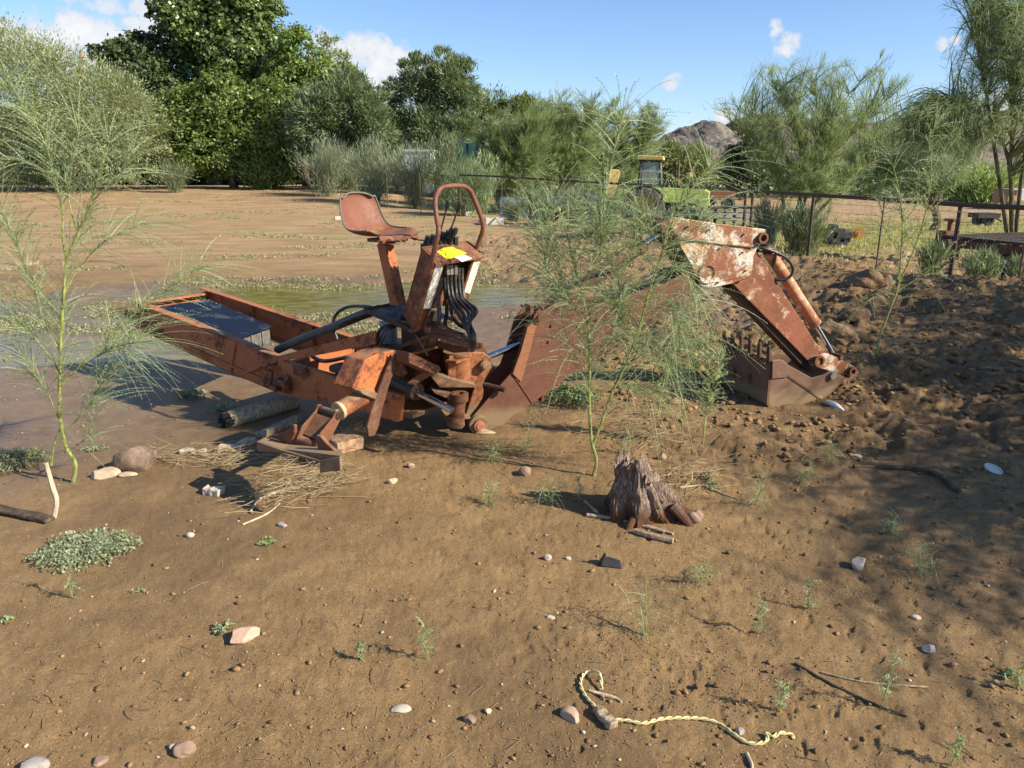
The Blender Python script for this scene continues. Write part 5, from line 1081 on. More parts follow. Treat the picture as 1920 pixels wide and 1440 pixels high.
for x in (1342, 1360, 1378, 1398, 1420):
    m = MB(); p = D(x, 388, 18.1); m.tube([p, (p[0], p[1], b[2])], .035, 6); m.build('rack_post', M_BLKM if x % 3 else M_GREYP, t)
t, b = cobj('rusty_trailer', 1342, 380, 47, 'rusty flat wagon standing right of the green tractor nose', 'wagon')
m = MB(); m.box(b+ZZ*.95, X3*.95, Y3*.7, ZZ*.17); m.tube([b+ZZ*.85-X3*.9, b+ZZ*.6-X3*1.9], .05, 6); m.build('wagon_box', M_RUST, t, bevel=.02)
wheel(t, b-X3*.55-Y3*.72+ZZ*.42, Y3, .42, .2, M_BLKM); wheel(t, b+X3*.55-Y3*.72+ZZ*.42, Y3, .42, .2, M_BLKM)
t, b = cobj('engine_block', 1570, 460, GP(1566, 462)[1], 'dark engine block with shafts on the ground beyond the fence', 'engine')
X3, Y3, ZZ = X3*1.45, Y3*1.45, ZZ*1.45
pp = GP(1566, 462)+ZZ*.21; m = MB(); m.box(pp, X3*.24, Y3*.12, ZZ*.06); m.box(pp+X3*-.08+ZZ*.03, X3*.05, Y3*.12, ZZ*.16); m.box(pp+X3*.06, X3*.06, Y3*.1, ZZ*.12); m.disc(pp-X3*.07, Y3, .21, .32, 18); m.box(pp+X3*.2-ZZ*.05, X3*.03, Y3*.1, ZZ*.08); m.box(pp-ZZ*.11, X3*.2, Y3*.1, ZZ*.07); m.build('casting', M_BLKM, t, bevel=.01)
m = MB(); m.tube([pp-X3*.26, pp+X3*.26], .035, 10); m.build('shaft', M_RUST, t)
t, b = cobj('cable_reel', 1606, 452, GP(1606, 456)[1], 'round orange disc on edge beside the dark engine block', 'disc')
m = MB(); c = GP(1606, 456)+ZZ*.20; m.disc(c, (-.15, -1, .1), .18, .04, 28); m.disc(c, (-.15, -1, .1), .085, .12, 16); m.build('reel_flange', simple('orange_disc', (.42, .20, .035), .7), t, smooth=True); m = MB(); m.ring(c-Y3*.05, (-.15, -1, .1), .026, .012, .02, 14); m.tube([c+Y3*.02, (c[0], c[1]+.05, b[2])], .02, 6); m.build('hub', M_GREYP, t)
X3, Y3, ZZ = X3/1.45, Y3/1.45, ZZ/1.45
# red flatbed at the right edge
def flatbed():
    t, b = cobj('red_flatbed', 1850, 470, 10.6, 'rusty red flatbed trailer with dark planks at the right edge beyond the fence', 'trailer')
    p0, p1 = D(1760, 445, 12.0), D(2120, 452, 9.3); ax = unit((p1-p0)*np.array([1, 1, 0])); ay = np.array([-ax[1], ax[0], 0]); L = np.linalg.norm(p1-p0)
    z0 = p0[2]; g = b[2]; q = p0
    for k in range(6):
        m = MB(); m.prism([q+ay*(.02+.32*k), q+ax*L+ay*(.02+.32*k), q+ax*L+ay*(.31+.32*k), q+ay*(.31+.32*k)], ZZ*.04); m.build('deck_plank', barkmat('dark_plank%d' % k, (.035+.005*k, .026, .022), (.09, .065, .05), 14, 1) if k < 2 else bpy.data.materials['dark_plank%d' % (k % 2)], t)
    m = MB(); m.prism([q-ZZ*.01, q+ax*L-ZZ*.01, q+ax*L-ZZ*.13, q-ZZ*.13], ay*.05); m.prism([q+ay*1.8-ZZ*.01, q+ax*L+ay*1.8-ZZ*.01, q+ax*L+ay*1.8-ZZ*.13, q+ay*1.8-ZZ*.13], ay*.05); m.prism([q-ZZ*.01, q+ay*1.85-ZZ*.01, q+ay*1.85-ZZ*.13, q-ZZ*.13], ax*.05)
    m.build('frame', rusty('dark_red_steel', (.15, .035, .025), (.09, .035, .022), (.17, .06, .035), amt=.6, dust=.2), t)
    m = MB(); m.box(q-ax*.12+ay*.3-ZZ*.05, ax*.10, ay*.14, ZZ*.14); m.tube([q-ax*.10+ay*.3+ZZ*.05, q-ax*.1+ay*.3+ZZ*.24], .04, 8); m.box(q-ax*.1+ay*.3+ZZ*.26, ax*.10, ay*.05, ZZ*.02); m.build('winch', M_RUST, t, bevel=.01)
    m = MB(); r = q+ax*.1-ay*.02; m.prism([r-ZZ*.02, r+ax*.35-ZZ*.02, r+ax*.35-ZZ*.30, r+ax*.02-ZZ*.34], -ay*.02); m.build('mudguard', rusty('bright_red_steel', (.24, .045, .03), (.12, .04, .025), (.2, .07, .04), amt=.45, dust=.2), t)
    m = MB(); r = q+ax*1.25-ay*.25; m.prism([r-ZZ*.16, r+ax*.6-ZZ*.06, r+ax*.7-ZZ*.30, r+ax*.25-ZZ*.34], ay*.03); m.build('tailgate', M_RUST, t)
    m = MB(); r = q+ax*.9+ay*.9+ZZ*.04; m.tube([r, r+ZZ*.10, r+ax*.05+ZZ*.13], .018, 6); m.box(r+ax*.03+ZZ*.14, ax*.04, ay*.01, ZZ*.02); m.build('stake', M_RUST, t)
    wheel(t, q+ax*.8+ay*1.4-ZZ*.30, ay, .27, .18, M_BLKM); wheel(t, q+ax*1.6+ay*1.4-ZZ*.30, ay, .27, .18, M_BLKM); wheel(t, q+ax*1.1+ay*.2-ZZ*.30, ay, .27, .18, M_BLKM)
flatbed()
def truck():
    t, b = cobj('flatbed_truck', 1900, 395, 48, 'small white and orange truck parked far off at the right edge', 'truck'); q = b+X3*.0; s = 1.0
    m = MB(); m.box(q+ZZ*.85+X3*.6, X3*1.0, Y3*.8, ZZ*.35); m.build('cargo_box', M_GREYP, t, bevel=.03)
    m = MB(); m.prism([q+X3*-1.0+ZZ*.35-Y3*.8, q+X3*-.42+ZZ*.35-Y3*.8, q+X3*-.42+ZZ*1.2-Y3*.8, q+X3*-.72+ZZ*1.2-Y3*.8, q+X3*-1.0+ZZ*.8-Y3*.8], Y3*1.6); cb = m.build('cab', simple('rust_orange_cab', (.42, .20, .08), .6), t, bevel=.03)
    m = MB(); m.prism([q+X3*-.93+ZZ*.82-Y3*.81, q+X3*-.5+ZZ*.82-Y3*.81, q+X3*-.5+ZZ*1.13-Y3*.81, q+X3*-.7+ZZ*1.13-Y3*.81], Y3*.02); m.build('window', M_BLKM, cb)
    for x in (-.7, .5, 1.2): wheel(t, q+X3*x-Y3*.75+ZZ*.28, Y3, .28, .2, M_GREYP)
truck()
for (px, py, Y, w, lab) in ((1498, 388, 36, .30, 'low dark farm scrap heap seen through the wispy tree stems'), (1845, 405, 34, .35, 'dark lawn roller standing in the far field right of the fence post')):
    t, b = cobj('farm_cart', px, py, Y, lab, 'farm cart'); m = MB(); m.box(b+ZZ*.45, X3*w*1.4, Y3*.4, ZZ*.10); m.tube([b+ZZ*.45+X3*w, b+X3*w*2.4+ZZ*.2], .05, 6); m.build('bed', M_BLKM, t); wheel(t, b-X3*w*.7+ZZ*.25, Y3, .26, .12, M_BLKM); wheel(t, b+X3*w*.7+ZZ*.25, Y3, .26, .12, M_BLKM)
GD = 'dry weedy bushes along the fence in front of the tractors'
for cx, bt, tp, w_, Y_, lab in ((1010, 415, 352, 90, 23.5, 'dry grey-green bush between the close fence posts'), (1075, 424, 350, 100, 21.8, 'dry bush in front of the blue tractor'), (1140, 430, 362, 90, 20.6, 'dry bush below the tilted yellow panel'), (1215, 432, 398, 90, 19.5, 'low dry bush below the lime tractor rear wheel'), (965, 410, 372, 60, 24.6, 'small dark bush left of the close fence posts'), (1440, 440, 372, 70, 17.0, 'bush behind the fence left of the vase-shaped palo verde')):
    shrub(lab, Y_, cx, tp, bt, w_, 2600, L_GREY if cx % 2 else L_PVD, bl=.22, group=GD, asp=.05)
# utility pole
b = D(152, 345, 62); b[2] = gz(b[0], b[1]); t = thing('utility_pole', b, 'wooden utility pole top rising above the pale feathery tree', 'pole'); m = MB(); tp_ = D(152, 96, 62); m.tube([b, (tp_[0], tp_[1], tp_[2])], [.20, .13], 12); m.build('shaft', barkmat('pole_wood', (.28, .17, .09), (.42, .27, .15), 8), t, smooth=True)
m = MB(); m.tube([D(144, 108, 61.8), D(160, 108, 61.8)], .05, 6); m.build('insulator_arm', M_BLKM, t)
# concrete blocks at the fence foot
GB = 'concrete blocks at the foot of the fence'
for px, py, w, h, rz, lab in ((926, 421, .28, .19, .2, 'brightest concrete block at the fence foot, right of the grab bar'), (910, 420, .20, .13, -.5, 'concrete block leaning against the brightest block'), (878, 405, .18, .15, .6, 'grey broken block left of the fence post foot'), (637, 412, .16, .10, .3, 'white broken block on the mud behind the seat back'), (650, 407, .12, .10, .8, 'small white rubble piece behind the seat')):
    c = GP(px, py); ax = np.array([math.cos(rz), math.sin(rz), 0]); ay = np.array([-ax[1], ax[0], 0])
    m = MB(); o_ = [c-ax*w-ay*h*.8, c+ax*w-ay*h*.8, c+ax*w+ay*h*.8, c-ax*w+ay*h*.8]; mid_ = c+ax*.0
    for (f0, f1) in ((-.95, -.08), (.08, .95)):
        pass
    m.frame([q for q in o_], [c-ax*w*.72-ay*h*.5, c+ax*w*.72-ay*h*.5, c+ax*w*.72+ay*h*.5, c-ax*w*.72+ay*h*.5], ZZ*h*1.1); m.box(c+ZZ*h*.55, ax*w*.1, ay*h*.52, ZZ*h*.5)
    m.box(c+ZZ*h*.3, ax*w*.74, ay*h*.52, ZZ*h*.25)
    tag(m.build('concrete_block', M_CONC, bevel=.012), lab, 'block', GB)

# ------------------------------------------------------------------ foreground saplings with long hanging leaf streamers
L_STR = leafmat('streamer_leaf', (.15, .20, .085), (.40, .47, .26), .35)
def streamers(P, d, L, droop, w, leafL, M=22, K=6, tint=None):
    n = len(P); L = np.asarray(L); tt = np.linspace(0, 1, K+1)
    pts = P[:, None]+d[:, None]*(L[:, None]*tt)[..., None]; pts[..., 2] -= (droop*L)[:, None]*(tt**2)[None] if np.ndim(droop) else droop*L[:, None]*tt**2
    sd = nrm(np.cross(d, rdir(n))); W = w*(1-.65*tt)
    Va = pts+sd[:, None]*W[None, :, None]/2; Vb = pts-sd[:, None]*W[None, :, None]/2
    V1 = np.stack([Va, Vb], 2).reshape(-1, 3); b0 = (np.arange(n)*(K+1)*2)[:, None]+(np.arange(K)*2)[None]; F1 = np.stack([b0, b0+1, b0+3, b0+2], -1).reshape(-1, 4)
    ti = rng.random(n) if tint is None else tint; T1 = np.repeat(ti*.7+.15, (K+1)*2)
    s = np.tile(np.linspace(.12, 1, M)[None], (n, 1)); q = P[:, None]+d[:, None]*(L[:, None]*s)[..., None]; q[..., 2] -= (np.asarray(droop)*L)[:, None]*s**2 if np.ndim(droop) else droop*L[:, None]*s**2
    sgn = np.where(np.arange(M) % 2 == 0, 1., -1.)[None, :, None]; sd2 = nrm(np.cross(d, rdir(n)))[:, None]
    ld = nrm(sd2*sgn*.9+d[:, None]*.6+rng.normal(size=q.shape)*.3); ll = leafL*(.6+.7*rng.random((n, M, 1))); side = nrm(np.cross(ld, rdir(n)[:, None]))*ll*.28
    q = q.reshape(-1, 3); ld = (ld*ll).reshape(-1, 3); side = side.reshape(-1, 3); N = len(q)
    V2 = np.stack([q, q+ld*.5+side, q+ld, q+ld*.5-side], 1).reshape(-1, 3); F2 = np.arange(4*N).reshape(N, 4)+len(V1)
    T2 = np.repeat(np.clip(np.repeat(ti, M)*.6+.5*rng.random(N), 0, 1), 4)
    return np.vstack([V1, V2]), np.vstack([F1, F2]), np.concatenate([T1, T2])
M_GSTEM = barkmat('green_sapling_bark', (.13, .17, .045), (.36, .37, .13), 60, .2, .3)
def sapling(label, base_px, paths, r0, Lm, nper, group=None, droop=.35, leafL=.0075, w=.0028, name='palo_verde_sapling', dy=None, M=24, spread=.85, start=.3):
    b = GP(*base_px); Y0 = b[1]; t = thing(name, b, label, 'sapling', group); m = MB(); Ps = []; Ds = []; Ls = []; Ts = []
    for (pth, r, dens) in paths:
        pts = []
        for i, q in enumerate(pth):
            yy = Y0+(q[2] if len(q) > 2 else 0); pts.append(D(q[0], q[1], yy))
        sp = spline(pts, 8); m.tube(sp, [r, r*.7, r*.3], 7)
        sp = np.array(sp); seg = np.linalg.norm(np.diff(sp, axis=0), axis=1); cum = np.concatenate([[0], np.cumsum(seg)]); tot = cum[-1]
        if dens <= 0: continue
        n = int(nper*dens*tot); s = tot*(start+(1-start)*rng.random(n)) if start else tot*rng.random(n)
        s = np.concatenate([s, np.full(max(2, n//12), tot)]); node = np.round(s/.035)*.035+rng.normal(size=len(s))*.004; s = np.clip(node, 0, tot)
        P = np.stack([np.interp(s, cum, sp[:, i]) for i in range(3)], 1); tg = np.stack([np.interp(s, cum, np.gradient(sp[:, i])) for i in range(3)], 1)
        d = nrm(nrm(tg)*.75+rdir(len(s))*spread+np.array([0, 0, .18])); Ps.append(P); Ds.append(d); Ls.append(Lm*(.35+.85*rng.random(len(s)))); Ts.append(rng.random(len(s)))
    m.build('stem', M_GSTEM, t, smooth=True)
    V, F, T = streamers(np.vstack(Ps), np.vstack(Ds), np.concatenate(Ls), droop, w, leafL, M=M, tint=np.concatenate(Ts)); link_mesh('leaves', V, F, L_STR, t, attrs={'tint': T}); return t
sapling('tall green-stemmed sapling with hanging leaves at the left, in front of the frame', (137, 905),
    [([(137, 905), (141, 870), (123, 835), (113, 780), (112, 700), (115, 620), (120, 540), (125, 490), (146, 440), (170, 380), (188, 320), (204, 270)], .0115, .7),
     ([(125, 492), (117, 440), (117, 390), (100, 330), (80, 260), (45, 200), (18, 165)], .006, 1.15), ([(96, 872), (101, 835), (112, 805), (116, 790)], .007, 0),
     ([(120, 600), (85, 560), (55, 520), (30, 460), (5, 400)], .004, 1.1), ([(113, 700), (75, 645), (25, 590), (-10, 560)], .004, 1.1), ([(116, 560, 0), (150, 500, .1), (200, 450, .1), (260, 420, .15)], .0035, .6),
     ([(113, 725, 0), (160, 675, .05), (240, 600, .12), (330, 530, .2), (372, 503, .25)], .005, .9), ([(150, 690, 0), (205, 655, -.05), (262, 640, -.1)], .0035, 1.5),
     ([(117, 800), (90, 740), (60, 690), (30, 650)], .0035, 1.0), ([(118, 815), (150, 780), (180, 740), (200, 700)], .0035, 1.1), ([(113, 660), (80, 600), (70, 540)], .003, 1.1), ([(117, 850), (165, 820), (175, 780)], .003, .8),
     ([(146, 440), (130, 380), (128, 330), (150, 250)], .004, 1.1), ([(170, 380), (220, 330), (250, 290)], .0035, 1.1), ([(100, 330), (60, 310), (20, 300), (-20, 320)], .003, 1.2)],
    .0115, .36, 150, droop=.34, leafL=.0062, w=.0034, M=34, spread=.75)
# centre clump
SPB = [([(1113, 892), (1118, 862), (1109, 825), (1105, 760), (1105, 690), (1103, 610), (1088, 540), (1072, 480), (1062, 430)], .0105, .8),
     ([(1111, 835), (1127, 795), (1147, 738), (1168, 695), (1192, 635), (1210, 572), (1226, 520), (1244, 465), (1266, 405), (1296, 355), (1330, 318)], .008, .65),
     ([(1105, 640), (1060, 580), (1030, 520), (1015, 450)], .0035, 1.1), ([(1103, 600), (1120, 540), (1125, 480), (1130, 400), (1150, 290), (1166, 228)], .0035, .65),
     ([(1192, 635), (1170, 570), (1150, 500), (1120, 430)], .0035, 1.2), ([(1226, 520), (1262, 500), (1290, 520), (1310, 560)], .003, 1.2), ([(1210, 572), (1245, 560), (1268, 590), (1275, 625)], .003, 1.3),
     ([(1168, 695), (1210, 660), (1240, 655), (1258, 675)], .003, 1.2), ([(1105, 700), (1075, 660), (1055, 640)], .003, 1.0), ([(1147, 738), (1190, 720), (1230, 735)], .003, 1.1), ([(1244, 465), (1215, 430), (1205, 390)], .003, 1.0), ([(1088, 540), (1050, 500), (1030, 430), (1035, 390)], .003, 1.0), ([(1240, 470), (1290, 440), (1320, 400)], .003, .9), ([(1105, 690), (1140, 650), (1160, 600), (1168, 555)], .003, 1.4), ([(1103, 610), (1070, 570), (1045, 545)], .003, 1.3), ([(1088, 540), (1112, 500), (1104, 440)], .003, 1.2), ([(1160, 520), (1185, 480), (1192, 425)], .003, 1.3), ([(1196, 620), (1165, 600), (1140, 560)], .003, 1.4)]
sapling('forked green sapling in front of the boom, its leaves hiding the boom and dipper', (1113, 892), SPB, .01, .38, 190, droop=.36, leafL=.0065, w=.0036, M=34, spread=.9)
sapling('slender sapling with bluish leaves just left of the bucket teeth', (1318, 832), [([(1318, 832), (1322, 790), (1330, 740), (1328, 690), (1322, 650)], .005, 1.8), ([(1330, 740), (1345, 700), (1352, 670)], .003, 1.8), ([(1326, 720), (1300, 680), (1290, 650)], .003, 1.5)], .005, .11, 95, droop=.1, leafL=.012)
sapling('slender sapling behind the forked one, stem leaning right below the boom', (1232, 785), [([(1232, 785), (1240, 740), (1250, 690), (1262, 640), (1272, 600), (1300, 560)], .006, 1.3), ([(1245, 720), (1215, 660), (1200, 620)], .003, 1.5)], .006, .33, 110, droop=.40, leafL=.0065, w=.0036, M=30, spread=1.05)
sapling('low sprawling seedling clump under the boom behind the forked sapling', (1085, 735), [([(1085, 735), (1080, 700), (1090, 660)], .004, 1.5), ([(1085, 735), (1120, 700), (1160, 690)], .003, 1.5), ([(1085, 735), (1160, 720), (1200, 735)], .003, 1.2)], .004, .2, 60, droop=.3)
sapling('thin tall sapling standing on the dug soil right of the bucket', (1642, 678), [([(1642, 678), (1650, 630), (1671, 575), (1686, 530), (1689, 480), (1692, 420), (1684, 350), (1668, 290)], .010, .7), ([(1684, 535), (1715, 465), (1735, 400), (1746, 330), (1742, 265), (1752, 240)], .007, .8), ([(1680, 548), (1730, 515), (1770, 485), (1790, 468)], .006, .8),
    ([(1689, 480), (1660, 430), (1650, 380)], .004, .9), ([(1692, 420), (1720, 380), (1725, 330)], .004, .8), ([(1671, 575), (1640, 550), (1625, 570)], .004, .6), ([(1735, 400), (1765, 360), (1780, 320)], .004, .8), ([(1715, 465), (1700, 440), (1690, 390)], .004, .7)], .009, .40, 50, droop=.4, w=.004, leafL=.012)
sapling('faint slender sapling left of the boom pin beyond the forked sapling', (1012, 570), [([(1012, 570), (1014, 530), (1010, 480), (1008, 440)], .005, .8), ([(1014, 530), (1030, 490), (1045, 450)], .004, .8), ([(1010, 480), (990, 450), (980, 430)], .003, .8)], .006, .35, 26, droop=.35, w=.004, leafL=.010)
sapling('small wispy plant growing in front of the dug bank between dipper and bucket', (1425, 655), [([(1425, 655), (1428, 625), (1436, 595)], .004, 1.2), ([(1425, 655), (1440, 630), (1455, 610)], .003, 1.2)], .004, .12, 70, droop=.15, leafL=.012)

# ------------------------------------------------------------------ seedlings, weeds
L_SEED = leafmat('seedling_leaf', (.16, .22, .09), (.40, .49, .26), .35)
L_SAGE = leafmat('sage_leaf', (.15, .18, .09), (.37, .41, .27), .3)
def seedling(label, px, py, h_px, kind, group='small green seedlings on the mud in the foreground'):
    b = GP(px, py); h = h_px/FPX*(b[1]*.96+.45)*1.12; t = thing('seedling', b, label, 'seedling', group); m = MB(); P = []; Dd = []; L = []
    ns = 1 if kind == 'f' else 3
    for k in range(ns):
        a = random.random()*6.28; q = b+np.array([math.cos(a), math.sin(a), 0])*h*(.08 if kind == 'f' else .3)+ZZ*h*(.95 if k == 0 else .6); sp = np.array(spline([b-ZZ*.01, b*.5+q*.5+rng.normal(size=3)*h*.04, q], 8)); m.tube(sp, [.0022, .0015, .0008], 5)
        n = 34 if kind == 'f' else 18; i = rng.integers(2, len(sp), n); P.append(sp[i]); Dd.append(nrm(rdir(n)*.9+ZZ*(.35 if kind == 'f' else .6))); L.append(h*(.24 if kind == 'f' else .62)*(.5+rng.random(n))*(1 if kind == 'f' else 1))
    m.build('stem', M_GSTEM, t, smooth=True); V, F, T = streamers(np.vstack(P), np.vstack(Dd), np.concatenate(L), .15 if kind == 'f' else .5, 
 .0018, .0066 if kind == 'f' else .0056, M=11 if kind == 'f' else 16, K=4); link_mesh('leaves', V, F, L_SEED if kind == 'f' else L_STR, t, attrs={'tint': T})
for q in [(136, 1121, 75, 'f', 'bluish seedling below the big sage weed mat at the left'), (800, 1236, 72, 'f', 'ferny seedling at the bottom centre, right of the pink wedge stone'), (676, 1237, 30, 'f', 'tiny seedling left of the ferny bottom-centre one'), (1212, 1192, 100, 's', 'long-leaved pale seedling below the dark scrap metal'),
          (1428, 1188, 62, 'f', 'upright seedling between the long-leaved pale one and the pair near the right'), (1515, 1140, 58, 'f', 'fresh green seedling with twin tips right of centre'), (1722, 1070, 55, 's', 'thin seedling below the dappled shade at the right'), (1652, 1325, 105, 'f', 'tallest ferny seedling at the lower right'), (1783, 1436, 62, 'f', 'seedling cut by the bottom edge at the lower right'),
          (1462, 1335, 62, 'f', 'thin seedling just above the right end of the rope'), (1414, 945, 62, 's', 'grassy seedling right of the rotten stump'), (1308, 1092, 56, 's', 'wispy seedling below the sticks at the stump'), (1026, 945, 58, 's', 'grassy seedling left of the stump shadow'), (1085, 940, 42, 'f', 'blue-green seedling at the edge of the stump shadow'),
          (916, 950, 40, 's', 'small grassy seedling in front of the boom base'), (925, 868, 48, 's', 'thin grass seedling just below the boom base pin'), (985, 845, 50, 's', 'thin grass seedling right of the boom base pin'), (1168, 850, 60, 's', 'grassy seedling right of the forked sapling stem'), (1500, 905, 46, 's', 'grassy seedling on the churned mud below the bucket'), (1905, 1290, 50, 'f', 'seedling at the right edge near the fallen twigs'), (1670, 1000, 40, 's', 'faint grass seedling above the grey stone at the right'), (400, 560, 30, 's', 'weed tuft behind the far frame rail'), (1560, 870, 50, 's', 'grass tuft in the churned mud right of the bucket')]:
    seedling(q[4], q[0], q[1], q[2], q[3])
def mat_weed(name, label, cpx, rx, ry, n, hgt, leaf, mat, seed, cat='weed', group=None, stems=60, skew=0):
    c = GP(*cpx); t = thing(name, c, label, cat, group); sx = rx/FPX*(c[1]*.96+.45); sy = ry
    m = MB(); ends = []
    for k in range(stems):
        a = random.random()*6.283; rr = random.random()**.5; q = c+np.array([math.cos(a)*sx*rr, math.sin(a)*sy*rr, 0]); q[2] = gz(q[0], q[1])+hgt*(.3+.8*random.random())*(1.1-rr*.7); mid = (c+q)/2; mid[2] = max(q[2], gz(mid[0], mid[1])+hgt*.45); sp = spline([c+np.array([0, 0, .0]), mid, q], 6); m.tube(sp, [.0028, .0016, .0008], 4); ends += sp[3:]
    ends = np.array(ends); i = rng.integers(0, len(ends), n); P = ends[i]+rng.normal(size=(n, 3))*np.array([sx*.05, sy*.05, hgt*.16]); N = nrm(rdir(n)+np.array([0, 0, .7])); A = nrm(np.cross(N, rdir(n))); B = np.cross(N, A); s = leaf*(.5+rng.random(n))[:, None]
    V, F, T = quads(P, A*s*.5, B*s*.32, np.clip(.5*vn(P[:, 0]*30, P[:, 1]*30, 3)+.5*rng.random(n), 0, 1)); m.build('stem', M_GSTEM, t); link_mesh('leaves', V, F, mat, t, attrs={'tint': T})
GWD = 'low weeds on the mud'
mat_weed('weed_mat', 'large sage-green weed mat at the lower left beside the dead stick', (160, 1035), 98, .20, 6500, .055, .0125, L_SAGE, 1, stems=110)
mat_weed('weed_mat', 'grey weed mat cut by the left edge above the flat beam', (28, 868), 62, .22, 2600, .07, .013, leafmat('grey_sage_leaf', (.13, .14, .075), (.30, .31, .19), .3), 2, stems=70, group=GWD)
mat_weed('weed_mat', 'small bright weed right of the large sage mat', (506, 1020), 26, .05, 170, .025, .012, L_SEED, 3, group=GWD, stems=14)
mat_weed('weed_mat', 'small weed tucked behind the pink wedge stone', (418, 1180), 30, .045, 200, .025, .010, L_SAGE, 4, group=GWD, stems=16)
mat_weed('weed_mat', 'tiny weed cut by the left edge', (12, 1165), 14, .03, 60, .02, .011, L_SEED, 5, group=GWD, stems=8)
mat_weed('weed_mat', 'tiny weed between the sage mat and the wedge stone', (262, 1110), 16, .03, 60, .02, .009, L_SAGE, 6, group=GWD, stems=8)
mat_weed('weed_mat', 'leafy pale weed growing at the edge of the frame shadow', (360, 742), 46, .10, 300, .05, .022, L_SAGE, 7, group=GWD, stems=20)
mat_weed('weed_mat', 'leafy pale weed left of the log end', (420, 770), 34, .10, 220, .045, .020, L_SAGE, 8, group=GWD, stems=16)
mat_weed('weed_mat', 'pale leafy weed at the left edge beside the wet mud', (10, 685), 36, .16, 400, .08, .028, L_SAGE, 9, group=GWD, stems=20)
mat_weed('weed_mat', 'green weed sprig on the right side of the stump', (1330, 905), 30, .12, 260, .05, .012, L_SAGE, 10, group=GWD, stems=18)
mat_weed('weed_mat', 'weed at the foot of the sapling with white shells', (170, 845), 34, .07, 150, .03, .014, L_SAGE, 11, group=GWD, stems=12)
mat_weed('weed_mat', 'dark green weed patch under the boom', (1075, 750), 60, .25, 1500, .10, .020, L_MESQ, 12, group=GWD, stems=50)
mat_weed('weed_mat', 'weed at the far right edge above the twigs', (1893, 1272), 22, .05, 120, .03, .014, L_SEED, 13, group=GWD, stems=12)
# ground cover nobody could count
def cover():
    P = []; n = 42000; px = rng.uniform(-150, 1750, n); py = 365+(1-rng.random(n)**.8)*290
    X = np.zeros(n); Y = np.zeros(n); ang = PITCH+np.arctan((py-720)/FPX); Y = CAM_H/np.tan(ang); X = (px-960)/FPX*(Y*math.cos(PITCH)+CAM_H*math.sin(PITCH))
    k = fbm(X*.45, Y, .9, 3, 71)-.12*np.clip((Y-9)/20, -.3, 1)+.16*np.exp(-((Y-7.9)/.9)**2)*(X > -3)*(X < .3)+.05*(Y > 24)
    k = np.where(rough_mask(X, Y) > .6, 0, k); keep = (k > .585) & (Y < 45) & (X < fence_x(Y)+.5); X = X[keep]; Y = Y[keep]; N_ = len(X)
    rep = 5; X = np.repeat(X, rep)+rng.normal(size=N_*rep)*.035; Y = np.repeat(Y, rep)+rng.normal(size=N_*rep)*.035; Z = np.maximum(hz(X, Y), -.03)+rng.random(len(X))*.035; n = len(X)
    N = nrm(rdir(n)+np.array([0, 0, .6])); A = nrm(np.cross(N, rdir(n))); B = np.cross(N, A); s = (.012+.0011*Y)[:, None]*(.5+rng.random(n))[:, None]
    V, F, T = quads(np.stack([X, Y, Z], 1), A*s*.6, B*s*.4, rng.random(n)); tag(link_mesh('ground_cover', V, F, leafmat('ground_cover_leaf', (.17, .19, .08), (.36, .36, .19), .3), attrs={'tint': T}), 'scattered low pale weeds over the mud flat and puddle edge', 'ground cover', kind='stuff')
cover()
def grass():
    n = 60000; X = rng.uniform(4, 26, n); Y = rng.uniform(14, 38, n); k = (X > fence_x(Y)+.6) & (fbm(X, Y, 2.2, 3, 81) > .43) & (rng.random(n) < .9); X, Y = X[k], Y[k]; n = len(X); Z = hz(X, Y, False)
    d = nrm(rdir(n)*.5+ZZ); h = (.05+.10*rng.random(n))[:, None]; P = np.stack([X, Y, Z], 1)+d*h*.5
    V, F, T = quads(P, d*h*.5, nrm(np.cross(d, rdir(n)))*.012, rng.random(n)); tag(link_mesh('far_grass', V, F, leafmat('yard_grass', (.22, .22, .08), (.46, .41, .18), .35), attrs={'tint': T}), 'yellow-green grass strip in the field beyond the fence', 'grass', kind='stuff')
grass()

# ------------------------------------------------------------------ stones, wood, rope, litter
def rock(name, label, px, py, w_px, shape, mat, cat='stone', group=None, rz=0, seed=0, sink=.25, lobes=.22, cuts=5):
    c = GP(px, py); s = w_px/FPX*(c[1]*.96+.45)/2; bm = bmesh.new(); bmesh.ops.create_icosphere(bm, subdivisions=4, radius=1); r_ = np.random.default_rng(seed+int(px))
    V = np.array([v_.co[:] for v_ in bm.verts]); 
    for k in range(cuts):                                  # flat fracture faces
        n_ = r_.normal(size=3); n_ /= np.linalg.norm(n_); h_ = .52+.3*r_.random(); dd = V@n_; V = V-np.outer(np.maximum(dd-h_, 0), n_)
    V = V*(1+lobes*(fbm(V[:, 0]*1.3+V[:, 2], V[:, 1]*1.3-V[:, 2]*.7, .9, 4, seed+5)-.5))[:, None]
    V = V*np.array(shape)*s; cr, sr = math.cos(rz), math.sin(rz); V = np.stack([V[:, 0]*cr-V[:, 1]*sr, V[:, 0]*sr+V[:, 1]*cr, V[:, 2]], 1); V += c+np.array([0, 0, shape[2]*s*(1-2*sink)])
    F = np.array([[v_.index for v_ in f.verts] for f in bm.faces]); bm.free(); o = link_mesh(name, V, F, mat, smooth=True, autosmooth=True); return tag(o, label, cat, group)
